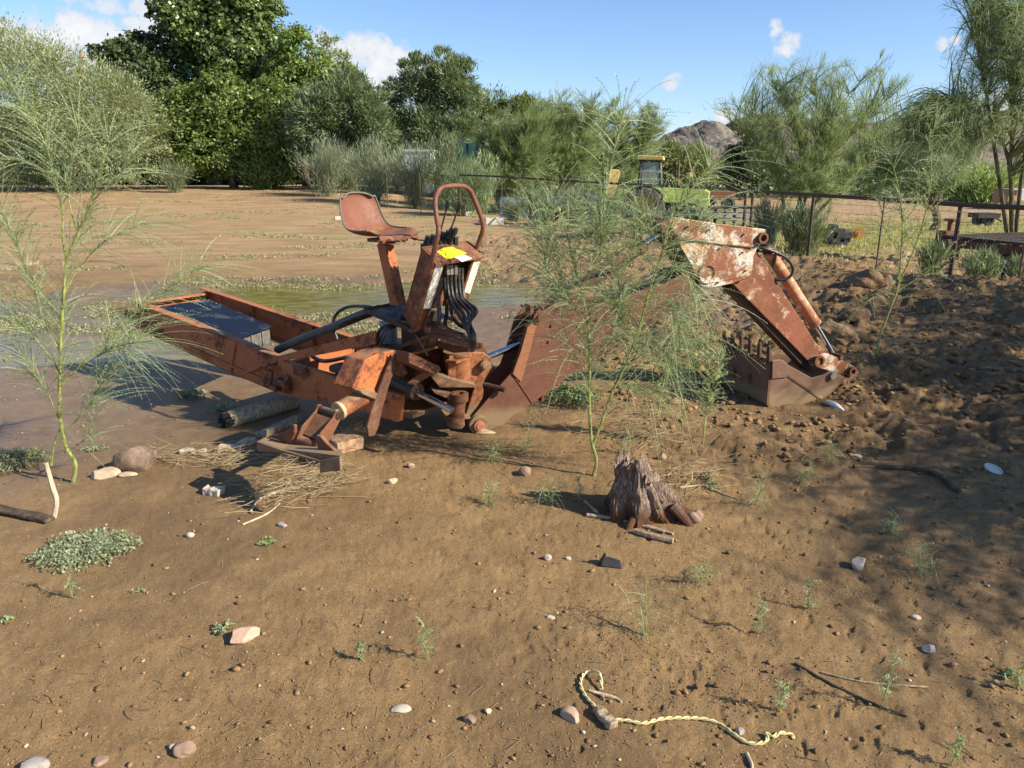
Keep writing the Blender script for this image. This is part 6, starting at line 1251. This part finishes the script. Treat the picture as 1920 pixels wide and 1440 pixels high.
R_PINK = simple('pink_granite', (.42, .28, .20), .85, 0, .2, 60, .6, .003); R_GREY = simple('grey_stone', (.30, .27, .24), .85, 0, .3, 50, .6, .003); R_WHITE = simple('white_quartz', (.42, .36, .28), .8, 0, .15, 50, .5, .002); R_BRN = simple('brown_stone', (.24, .16, .11), .9, 0, .3, 30, .8, .006); R_SOIL = simple('soil_lump', (.17, .105, .055), .95, 0, .35, 22, 1.0, .015); R_TAN = simple('tan_stone', (.44, .33, .22), .85, 0, .2, 45, .5, .003)
GSN = 'loose stones on the mud'
rock('stone', 'pinkish wedge-shaped stone at the lower left', 457, 1197, 66, (1, .55, .42), R_PINK, rz=.45, seed=3)
for px, py, w, sh, mt_, lab, rz in [(752, 1332, 42, (1, .55, .28), R_WHITE, 'flat pale stone at the bottom centre-left', .2), (197, 893, 56, (1, .7, .42), R_TAN, 'squarish tan stone left of the brown rock', .3), (240, 892, 34, (1, .6, .3), R_TAN, 'small tan stone in front of the brown rock', 0), (357, 1006, 17, (1, .8, .7), R_WHITE, 'small white stone above the middle of the lower left', 0),
        (530, 987, 18, (1, .8, .7), R_GREY, 'small grey stone below the straw nest', 0), (1070, 1345, 46, (.8, 1, .5), R_PINK, 'angular pinkish stone left of the rope', .6), (1609, 1064, 34, (1, .8, .8), R_GREY, 'grey angular stone at the right in the dappled light', .3), (1743, 1221, 32, (1, .7, .5), R_GREY, 'blue-grey stone at the lower right', 0),
        (736, 906, 20, (1, .8, .8), R_TAN, 'small tan stone below the stabilizer foot', 0), (324, 1404, 16, (1, .8, .8), R_WHITE, 'small pale stone at the bottom left', 0), (1717, 1160, 20, (1, .7, .5), R_WHITE, 'small white stone left of the blue-grey stone', 0), (1027, 1049, 15, (1, .8, 1), R_WHITE, 'small white stone left of the dark scrap metal', 0), (1065, 1049, 12, (1, .8, .7), R_WHITE, 'tiny white stone between the white stone and the dark scrap', 0),
        (1605, 858, 22, (1, .6, .4), R_WHITE, 'pale chip lying on the churned mud below the bucket', 0), (770, 876, 16, (1, .8, .7), R_PINK, 'small pink stone below the stabilizer foot', 0), (1030, 1160, 22, (1, .5, .4), R_WHITE, 'long white pebble in the lower centre', 0), (1386, 1375, 22, (1, .8, .7), R_GREY, 'grey pebble above the middle of the rope', 0), (880, 1352, 26, (1, .9, .6), R_BRN, 'dark brown clod at the bottom centre', 0), (345, 1410, 38, (1, .9, .6), R_BRN, 'dark round clod at the bottom left', 0),
        (188, 1428, 30, (1, .8, .4), R_BRN, 'dark flat clod near the bottom left corner', 0), (62, 1442, 60, (1, .7, .4), R_GREY, 'grey stone cut by the bottom edge at the left', 0), (985, 890, 26, (1, .9, .8), R_BRN, 'round brown clod left of the stump shadow', 0), (1300, 975, 34, (1, .9, .8), R_BRN, 'dark round clod touching the right of the stump', 0), (1240, 860, 18, (1, .8, .9), R_BRN, 'small brown clod behind the stump', 0), (915, 1335, 14, (1, .8, .7), R_TAN, 'tiny tan stone beside the dark brown clod', 0), (640, 720, 14, (1, .8, .7), R_TAN, 'tan pebble under the frame', 0), (910, 812, 44, (1, .5, .22), R_TAN, 'flat tan slab touching the boom base pin', 0), (132, 1000, 18, (1, .8, .4), R_WHITE, 'white chip right of the dead stick', 0), (1560, 640, 90, (1, .8, .55), R_SOIL, 'large earth lump on the dug bank right of the dipper', 0), (1600, 605, 60, (1, .8, .6), R_SOIL, 'earth lump behind the largest one on the dug bank', 0), (1620, 540, 70, (1, .7, .6), R_SOIL, 'earth lump near the foot of the fence on the dug bank', 0)]:
    so = mt_ in (R_BRN, R_SOIL); rock('clod' if so else 'stone', lab, px, py, w, sh, mt_, 'clod' if so else 'stone', GSN, rz, seed=int(w), lobes=.6 if so else .22, cuts=3 if so else 5, sink=.35 if mt_ is R_SOIL else .25)
rock('rock', 'big brown rock beside the green-stemmed sapling at the left', 258, 876, 84, (1, .75, .62), barkmat('brown_rock_face', (.13, .095, .07), (.25, .18, .13), 20, .5, .8), 'rock', None, .3, 11, .2)
def chunk(name, label, p0, p1, w, h, mat, cat, group=None, z=0., bev=.006, round_=False, rough=0.0):
    a = GP(*p0)+ZZ*z; b = GP(*p1)+ZZ*z; m = MB(); d = unit(b-a); s = unit(np.cross(ZZ, d))
    if round_:
        pts = spline([a+ZZ*w, (a+b)/2+ZZ*w, b+ZZ*w], 8); m.tube(pts, w, 22); o = m.build(name, mat, smooth=True)
    else:
        L_ = np.linalg.norm(b-a); n = 7; V = []; F = []
        for i in range(n):
            q = a+(b-a)*i/(n-1); j = lambda: 1+(random.random()-.5)*rough
            V += [q-s*w*j(), q+s*w*j(), q+s*w*j()+ZZ*h*j(), q-s*w*j()+ZZ*h*j()]
        for i in range(n-1):
            for k in range(4): F.append((i*4+k, i*4+(k+1) % 4, (i+1)*4+(k+1) % 4, (i+1)*4+k))
        F += [(3, 2, 1, 0), tuple((n-1)*4+k for k in range(4))]; m.add(V, F); o = m.build(name, mat, bevel=bev)
    return tag(o, label, cat, group)
W_LOG = barkmat('bleached_log', (.22, .16, .10), (.46, .37, .25), 45, .6, .8); W_CHIP = barkmat('pale_chip_wood', (.36, .29, .19), (.58, .49, .36), 40, .5, .5); W_DARK = barkmat('dark_damp_wood', (.05, .036, .025), (.13, .095, .065), 30, .4, .8)
def log():
    a, b = GP(428, 800), GP(556, 764); t = thing('log', (a+b)/2, 'bleached round log with charred end propping the frame rail', 'log'); r = .062; sp = spline([a+ZZ*r*.75, (a+b)/2+ZZ*r*.8, b+ZZ*r*.9], 8)
    m = MB(); m.tube(sp, [r*.94, r*1.0, r*.98], 26); m.build('bark', W_LOG, t, smooth=True)
    d = unit(a-b); m = MB()
    for k in range(26):
        q = sp[0]+rdir(1)[0]*r*.8; q = q-d*np.dot(q-sp[0], d); m.box(q+d*(.0+random.random()*.02), d*.022, unit(np.cross(d, rdir(1)[0]))*.012, unit(np.cross(d, rdir(1)[0]))*.010)
    m.build('charred_end', simple('charcoal', (.012, .011, .010), .8, 0, .5, 60, .8), t)
log()
tag(None or chunk('timber_block', '', (622, 846), (672, 834), .085, .075, barkmat('rust_stained_timber', (.26, .15, .085), (.46, .31, .19), 40, .6, .6), 'timber', rough=.1), 'sawn timber block under the stabilizer foot', 'timber')
chunk('plank', 'grey plank lying under the stabilizer arm', (486, 822), (560, 790), .03, .045, W_LOG, 'plank', rough=.3)
chunk('wood_chip', 'white square chip left of the planks', (342, 849), (386, 853), .028, .028, W_CHIP, 'wood chip', 'pale wood chips near the foot', rough=.5)
chunk('wood_chip', 'pale split chip left of the stabilizer foot, lower one', (404, 848), (436, 838), .03, .03, W_CHIP, 'wood chip', 'pale wood chips near the foot', rough=.6)
chunk('wood_chip', 'long pale split chip pointing at the stabilizer foot', (430, 850), (476, 828), .03, .035, W_CHIP, 'wood chip', 'pale wood chips near the foot', rough=.5)
chunk('brick', 'white brick fragment in the foot shadow', (386, 924), (417, 928), .03, .035, R_WHITE, 'brick', rough=.4)
chunk('beam', 'dark flat beam running out of the left edge', (-60, 945), (96, 978), .028, .02, W_DARK, 'beam', rough=.3)
chunk('plank', 'dark plank in the shade left of the tall sapling', (0, 508), (60, 494), .12, .05, W_LOG, 'plank', rough=.4)
def stick(label, px, r, mat, lift=None, group=None, name='stick', sub=5, cat='stick'):
    pts = []
    for i, q in enumerate(px):
        g = GP(q[0], q[1]) if len(q) == 2 else None
        if g is None: y = GP(px[0][0], px[0][1])[1] if q[2] == 'v' else 0; g = D(q[0], q[1], y)
        else: g = g+ZZ*(r if np.isscalar(r) else max(r))*.8
        pts.append(g)
    m = MB(); m.tube(spline(pts, sub), r, 8); return tag(m.build(name, mat, smooth=True), label, cat, group)
stick('bent bleached dead stick standing up at the left', [(101, 972, 'v'), (106, 940, 'v'), (99, 915, 'v'), (92, 890, 'v'), (86, 868, 'v')], [.013, .012, .010], W_CHIP)
stick('forked grey stick in front of the stump', [(1100, 968), (1145, 974), (1190, 985), (1245, 1000)], [.010, .009, .006], W_LOG, group='sticks at the stump')
stick('short stick running left from the stump', [(1096, 942), (1122, 966)], [.008, .010], W_LOG, group='sticks at the stump')
stick('thin pale stick above the broken branch at the stump', [(1178, 978), (1220, 990), (1262, 1003)], [.007, .006], W_CHIP, group='sticks at the stump')
stick('thick broken grey branch at the right of the stump sticks', [(1190, 1000), (1225, 1010), (1262, 1018)], [.014, .015], W_LOG, group='sticks at the stump')
stick('pale curved stick right of the stump', [(1275, 915), (1320, 912), (1350, 925), (1385, 938)], [.005, .003], W_CHIP, group='sticks at the stump')
stick('dark branch lying in the dappled shade at the right', [(1600, 878), (1680, 880), (1750, 890), (1790, 920), (1800, 922)], [.010, .014, .012], W_DARK)
stick('long thin twig at the lower right beside the tallest seedling', [(1490, 1245), (1560, 1285), (1640, 1322), (1700, 1345)], [.004, .005, .003], W_DARK, group='long twigs at the lower right')
stick('second long twig crossing the first at the lower right', [(1540, 1262), (1620, 1280), (1740, 1290)], [.004, .003], W_LOG, group='long twigs at the lower right')
stick('bleached forked branch sticking out of the straw nest', [(470, 962), (488, 938), (540, 920), (610, 905)], [.006, .009, .006], W_CHIP)
stick('thin bleached branch below the straw nest', [(455, 985), (500, 965), (525, 945)], [.004, .005, .003], W_CHIP)
stick('thick pale twig at the rope, upper left', [(1105, 1297), (1150, 1310), (1165, 1318)], [.004, .006, .004], W_CHIP)
chunk('driftwood', 'grey driftwood piece holding down the rope', (1118, 1332), (1150, 1368), .017, .024, W_LOG, 'driftwood', rough=.5)
stick('pale twig at the bottom edge below the rope', [(1400, 1415), (1410, 1440), (1404, 1460)], [.006, .004], W_CHIP)
def rope():
    px = [(1128, 1297), (1124, 1278), (1108, 1265), (1094, 1268), (1088, 1286), (1096, 1306), (1112, 1325), (1138, 1350), (1175, 1355), (1205, 1360), (1240, 1352), (1280, 1350), (1320, 1352), (1350, 1362), (1375, 1380), (1400, 1396), (1425, 1398), (1438, 1390), (1436, 1380), (1450, 1385), (1462, 1378), (1484, 1382), (1486, 1388)]
    P = np.array(spline([GP(x, y)+ZZ*.008 for x, y in px], 14)); P[:30, 2] += .02*np.sin(np.linspace(0, 3.14, 30)); n = len(P); tg = nrm(np.gradient(P, axis=0)); s = nrm(np.cross(tg, ZZ)); u2 = np.cross(s, tg); L = np.concatenate([[0], np.cumsum(np.linalg.norm(np.diff(P, axis=0), axis=1))])
    b = GP(1260, 1352); t = thing('rope', b, 'yellow two-strand twisted rope lying on the mud at the bottom', 'rope'); mt_ = simple('yellow_rope_fibre', (.56, .50, .24), .7, 0, .2, 150, .6, .001)
    for ph in (0, math.pi):
        a = L/.055*2*math.pi+ph; Q = P+(s*np.cos(a)[:, None]+u2*np.sin(a)[:, None])*.0032; m = MB(); m.tube(list(Q), .0030, 7); m.build('strand', mt_, t, smooth=True)
rope()
m = MB(); c = GP(1862, 884)+ZZ*.012; m.ring(c, (.2, -.3, 1), .050, .040, .012, 26); m.disc(c, (.2, -.3, 1), .042, .004, 24); tag(m.build('can_lid', simple('dull_tin', (.5, .5, .46), .4, .6), smooth=True), 'round pale can lid in the dappled shade at the right edge', 'lid')
m = MB(); a, b2 = GP(1550, 758), GP(1582, 766); m.tube(spline([a+ZZ*.02, (a+b2)/2+ZZ*.022, b2+ZZ*.015], 4), [.014, .022, .018, .006], 12); tag(m.build('plastic_bottle', simple('crushed_white_plastic', (.72, .74, .78), .3), smooth=True), 'crushed white plastic bottle right of the bucket', 'bottle')
def scrap():
    c = GP(1140, 1063); t = thing('metal_scrap', c, 'bent dark piece of sheet scrap metal below the stump', 'scrap'); m = MB(); m.prism([c+X3*-.045+ZZ*.005, c+X3*.06+ZZ*.003-Y3*.02, c+X3*.055+ZZ*.022, c+X3*.0+ZZ*.035+Y3*.01, c+X3*-.02+ZZ*.05], Y3*.02); m.build('folded_sheet', M_BLKM, t, bevel=.002); m = MB(); m.tube([c+X3*-.03+ZZ*.01, c+X3*-.015+ZZ*.065], .006, 6); m.build('tab', M_BLKM, t)
scrap()
def stump():
    c = GP(1218, 968); c[2] -= .04; s = 1/FPX*(c[1]*.96+.45); nA, nH = 160, 60; V = []; A_ = np.linspace(0, 2*math.pi, nA, endpoint=False)
    topz = D(1190, 850, c[1]+.02)[2]-c[2]; leanx = -.075
    hmax = topz*(.93-.42*sstep(-.25, 1.0, np.cos(A_+.15))+.22*(vn(A_*2.5, A_*0, 5)-.5)+.10*(vn(A_*12, A_*0+3, 6)-.5)+.05*(vn(A_*50, A_*0+3, 8)-.5))
    for i in range(nH):
        f = i/(nH-1); h = hmax*f; flare = 1.0+.25*(1-f)**2.2; r = (.130*flare*(1-.30*f))*(1+.55*(vn(A_*2.2, A_*0+9+f*.6, 3)-.5)+.14*(vn(A_*7, f*2.5+A_*0, 4)-.5)+.26*(vn(A_*4+7, f*5+A_*0, 34)-.5)+.07*(vn(A_*26, f*2.3+A_*0, 14)-.5)+.06*(vn(A_*60, f*6+A_*0, 24)-.5))
        hole = np.exp(-((np.mod(A_-4.95+math.pi, 2*math.pi)-math.pi)/.34)**2)*np.exp(-((f-.02)/.30)**2); r = r*(1-.62*hole)
        V.append(np.stack([c[0]+np.cos(A_)*r*1.22+leanx*.7*f-.01+.07*(1-f)*np.clip(np.cos(A_), -.3, 1), c[1]+np.sin(A_)*r*.95, c[2]+h], 1))
    f_in = []                                              # ragged hollow inside the rim
    for i in range(6):
        f = 1-i*.12; r = (.130*.62)*(1-.12*i)*(1+.3*(vn(A_*9, A_*0+i, 9)-.5)); V.append(np.stack([c[0]+np.cos(A_)*r*1.1+leanx*f-.01, c[1]+np.sin(A_)*r*.9, c[2]+hmax*f*.93-.02*i], 1))
    V = np.array(V); n = len(V); V = V.reshape(-1, 3); i = np.arange(n-1)[:, None]*nA; j = np.arange(nA)[None]; j2 = (j+1) % nA; F = np.stack([i+j, i+j2, i+nA+j2, i+nA+j], -1).reshape(-1, 4)
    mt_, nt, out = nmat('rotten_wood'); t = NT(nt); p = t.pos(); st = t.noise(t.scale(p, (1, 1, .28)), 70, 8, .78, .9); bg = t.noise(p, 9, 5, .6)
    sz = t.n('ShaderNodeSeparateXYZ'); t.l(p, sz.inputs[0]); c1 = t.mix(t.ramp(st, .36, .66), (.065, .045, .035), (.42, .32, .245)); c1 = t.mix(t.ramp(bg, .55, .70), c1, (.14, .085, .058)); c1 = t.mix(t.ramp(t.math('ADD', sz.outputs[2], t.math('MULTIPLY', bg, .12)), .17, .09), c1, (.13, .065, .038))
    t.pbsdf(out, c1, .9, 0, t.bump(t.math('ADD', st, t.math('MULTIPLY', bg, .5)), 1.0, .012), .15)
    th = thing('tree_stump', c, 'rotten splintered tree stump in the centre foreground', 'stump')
    V_, F_ = list(map(tuple, V)), [tuple(f) for f in F]
    m = MB(); m.V = V_; m.F = F_
    for k in range(90):
        a = random.random()*6.283; fi = random.random()*.95; i_ = int(fi*(nH-1)); q = V[i_*nA+int(a/6.284*nA)]; o_ = unit([math.cos(a), math.sin(a), 0]); L_ = .02+.05*random.random(); d_ = unit(ZZ+o_*(random.random()*.35-.0)+rdir(1)[0]*.12); w = .0012+.002*random.random()
        m.tube([q-d_*L_*.5-o_*.002, q+o_*.003, q+d_*L_*.5+o_*(.002+.008*random.random())], [w, w, w*.3], 4)
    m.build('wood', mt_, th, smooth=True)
    m = MB()
    m.tube(spline([c+np.array([.10, -.05, .12]), c+np.array([.16, -.09, .06]), c+np.array([.20, -.12, .01])], 6), [.028, .022, .010], 9); m.build('root', mt_, th, smooth=True)
    m = MB(); m.tube(spline([c+np.array([-.08, -.08, .10]), c+np.array([-.12, -.13, .05]), c+np.array([-.145, -.16, .02])], 6), [.02, .018, .008], 10); m.build('root', mt_, th, smooth=True)
stump()
# dry straw, twigs, pebbles and crumbs of soil: uncountable
def scatter_tubes(name, label, cat, P, d, L, r, bend, mat, seg=4):
    n = len(P); k = 4; tt = np.linspace(0, 1, k+1); b = nrm(np.cross(d, rdir(n))); b[:, 2] = np.abs(b[:, 2])*.4
    C = P[:, None]+d[:, None]*((tt-.5)[None]*L[:, None])[..., None]+b[:, None]*((1-(2*tt-1)**2)[None]*(bend*L)[:, None])[..., None]
    N = nrm(np.cross(d, ZZ+.01)); U_ = nrm(np.cross(N, d)); V = []
    for s in range(3):
        a = 2*math.pi*s/3; V.append(C+(N*math.cos(a)+U_*math.sin(a))[:, None]*r[:, None, None])
    V = np.stack(V, 2).reshape(-1, 3); b0 = (np.arange(n)*(k+1)*3)[:, None, None]+(np.arange(k)*3)[None, :, None]+np.arange(3)[None, None]; b1 = (np.arange(n)*(k+1)*3)[:, None, None]+(np.arange(k)*3)[None, :, None]+((np.arange(3)+1) % 3)[None, None]
    F = np.stack([b0, b1, b1+3, b0+3], -1).reshape(-1, 4); ti = np.repeat(rng.random(n), (k+1)*3)
    return tag(link_mesh(name, V, F, mat, attrs={'tint': ti}), label, cat, kind='stuff')
L_STRAW = leafmat('straw', (.22, .15, .075), (.52, .41, .24), .1); L_TWIG = leafmat('twig', (.10, .06, .03), (.36, .26, .16), .05)
def straw():
    P = []; D_ = []; 
    for (cx, cy, sx, sy, n, a0, sa) in ((560, 915, 75, 20, 200, .5, .6), (620, 900, 40, 20, 130, .4, .9), (420, 862, 60, 14, 160, .1, .6), (660, 815, 22, 22, 120, -.9, .6), (545, 862, 40, 10, 60, .3, .8), (500, 940, 60, 20, 60, .4, .6), (235, 578, 60, 8, 160, .1, .4), (300, 860, 30, 12, 60, -.3, .7), (1200, 800, 90, 60, 260, .3, 1.2), (1290, 900, 90, 30, 120, .2, 1.3)):
        gs = GPv(cx+rng.normal(size=n)*sx*.6, cy+rng.normal(size=n)*sy*.6)
        for _ in range(n):
            g = gs[_] if cy != 578 else D(cx+rng.normal()*sx*.5, cy+rng.normal()*8, 5.95); P.append(g+ZZ*abs(rng.normal())*.03); a = a0+rng.normal()*sa; D_.append(unit((math.cos(a), math.sin(a), rng.normal()*.18)))
    n = len(P); scatter_tubes('dry_straw', 'tangled dry straw and stalks round the stabilizer foot and the frame end', 'straw', np.array(P), np.array(D_), .06+.20*rng.random(n)**1.5, .0007+.0013*rng.random(n), .25*rng.random(n), L_STRAW)
straw()
def pxy(n, y0=560, y1=1440, x0=-100, x1=2020):
    py = y0+(y1-y0)*rng.random(n); px = rng.uniform(x0, x1, n); ang = PITCH+np.arctan((py-720)/FPX); Y = CAM_H/np.tan(ang); X = (px-960)/FPX*(Y*math.cos(PITCH)+CAM_H*math.sin(PITCH)); return X, Y
def twigs():
    n = 1500; X, Y = pxy(n, 620); Z = hz(X, Y)+.002; a = rng.random(n)*6.283; d = np.stack([np.cos(a), np.sin(a), rng.normal(size=n)*.10], 1); L = .012+.07*rng.random(n)**3; rm = rough_mask(X, Y) > .3; L = np.where(rm, L*1.6, L)
    scatter_tubes('twigs', 'fine twigs and plant scraps strewn over the mud', 'twigs', np.stack([X, Y, Z], 1), nrm(d), L, .0006+.0009*rng.random(n), .2*rng.random(n), L_TWIG)
twigs()
def crumbs(name, label, cat, X, Y, S, mat, sub=1, flat=.7, sink=.2, smooth=True):
    bm = bmesh.new(); bmesh.ops.create_icosphere(bm, subdivisions=sub, radius=1); B = np.array([v_.co[:] for v_ in bm.verts]); F0 = np.array([[v_.index for v_ in f.verts] for f in bm.faces]); bm.free(); n = len(X); nv = len(B)
    Z = np.maximum(hz(X, Y), -.05); V = B[None]*(1+.55*(rng.random((n, nv, 1))-.5)); a = rng.random(n)*6.283; sc = np.stack([1+.5*rng.random(n), .6+.4*rng.random(n), flat*(.6+.5*rng.random(n))], 1); V = V*sc[:, None]*S[:, None, None]
    ca, sa = np.cos(a)[:, None], np.sin(a)[:, None]; V = np.stack([V[..., 0]*ca-V[..., 1]*sa, V[..., 0]*sa+V[..., 1]*ca, V[..., 2]], -1)+np.stack([X, Y, Z+S*sc[:, 2]*(1-2*sink)], 1)[:, None]
    F = (F0[None]+(np.arange(n)*nv)[:, None, None]).reshape(-1, 3); return tag(link_mesh(name, V.reshape(-1, 3), F, mat, smooth=smooth, attrs={'tint': np.repeat(rng.random(n), nv)}), label, cat, kind='stuff')
def tintmat(name, a, b, rough=.9, sc=60):
    m, nt, out = nmat(name); t = NT(nt); p = t.pos(); n = t.noise(p, sc, 4, .65); t.pbsdf(out, t.mix(t.ramp(n, .3, .75), t.mix(t.attr('tint'), a, b), t.mix(t.attr('tint'), [c*1.4 for c in a], [c*1.25 for c in b])), rough, 0, t.bump(n, .6, .003), .25); return m
X, Y = pxy(360, 640); crumbs('pebbles', 'small pale pebbles scattered over the mud', 'pebbles', X, Y, .0025+.0065*rng.random(len(X))**2.5, tintmat('pebble_mix', (.20, .14, .09), (.40, .33, .25)))
X, Y = pxy(26000, 540); k = rng.random(len(X)) < np.clip(.05+rough_mask(X, Y)*1.3*sstep(.35, .6, fbm(X, Y, .5, 3, 44)), .02, 1); X, Y = X[k], Y[k]; S = (.003+.013*rng.random(len(X))**2.8)*np.where(rough_mask(X, Y) > .35, 1.7, .8)
SOILM = tintmat('soil_mix', (.105, .062, .029), (.27, .17, .08)); crumbs('soil_crumbs', 'crumbs and clods of brown soil on the churned mud', 'soil', X, Y, S, SOILM, sub=1, smooth=False)
X, Y = pxy(42000, 560); k = rng.random(len(X)) < np.clip(sstep(.42, .62, fbm(X, Y, .45, 3, 46))*(.35+.5*sstep(-1.5, 1.5, X))+.06, 0, 1); X, Y = X[k], Y[k]; crumbs('soil_grains', 'fine grains of dry soil on the mud surface', 'soil', X, Y, .0010+.0028*rng.random(len(X))**2.5, tintmat('grain_mix', (.12, .075, .037), (.29, .19, .092)), sub=1, flat=.8)
X, Y = pxy(5200, 400, 760, 900, 2000); k = (rough_mask(X, Y) > .3) & (Y < 20); X, Y = X[k], Y[k]; crumbs('far_soil_crumbs', 'clods of brown soil on the dug bank by the fence', 'soil', X, Y, .008+.032*rng.random(len(X))**4, SOILM, sub=1, flat=.62, smooth=False)
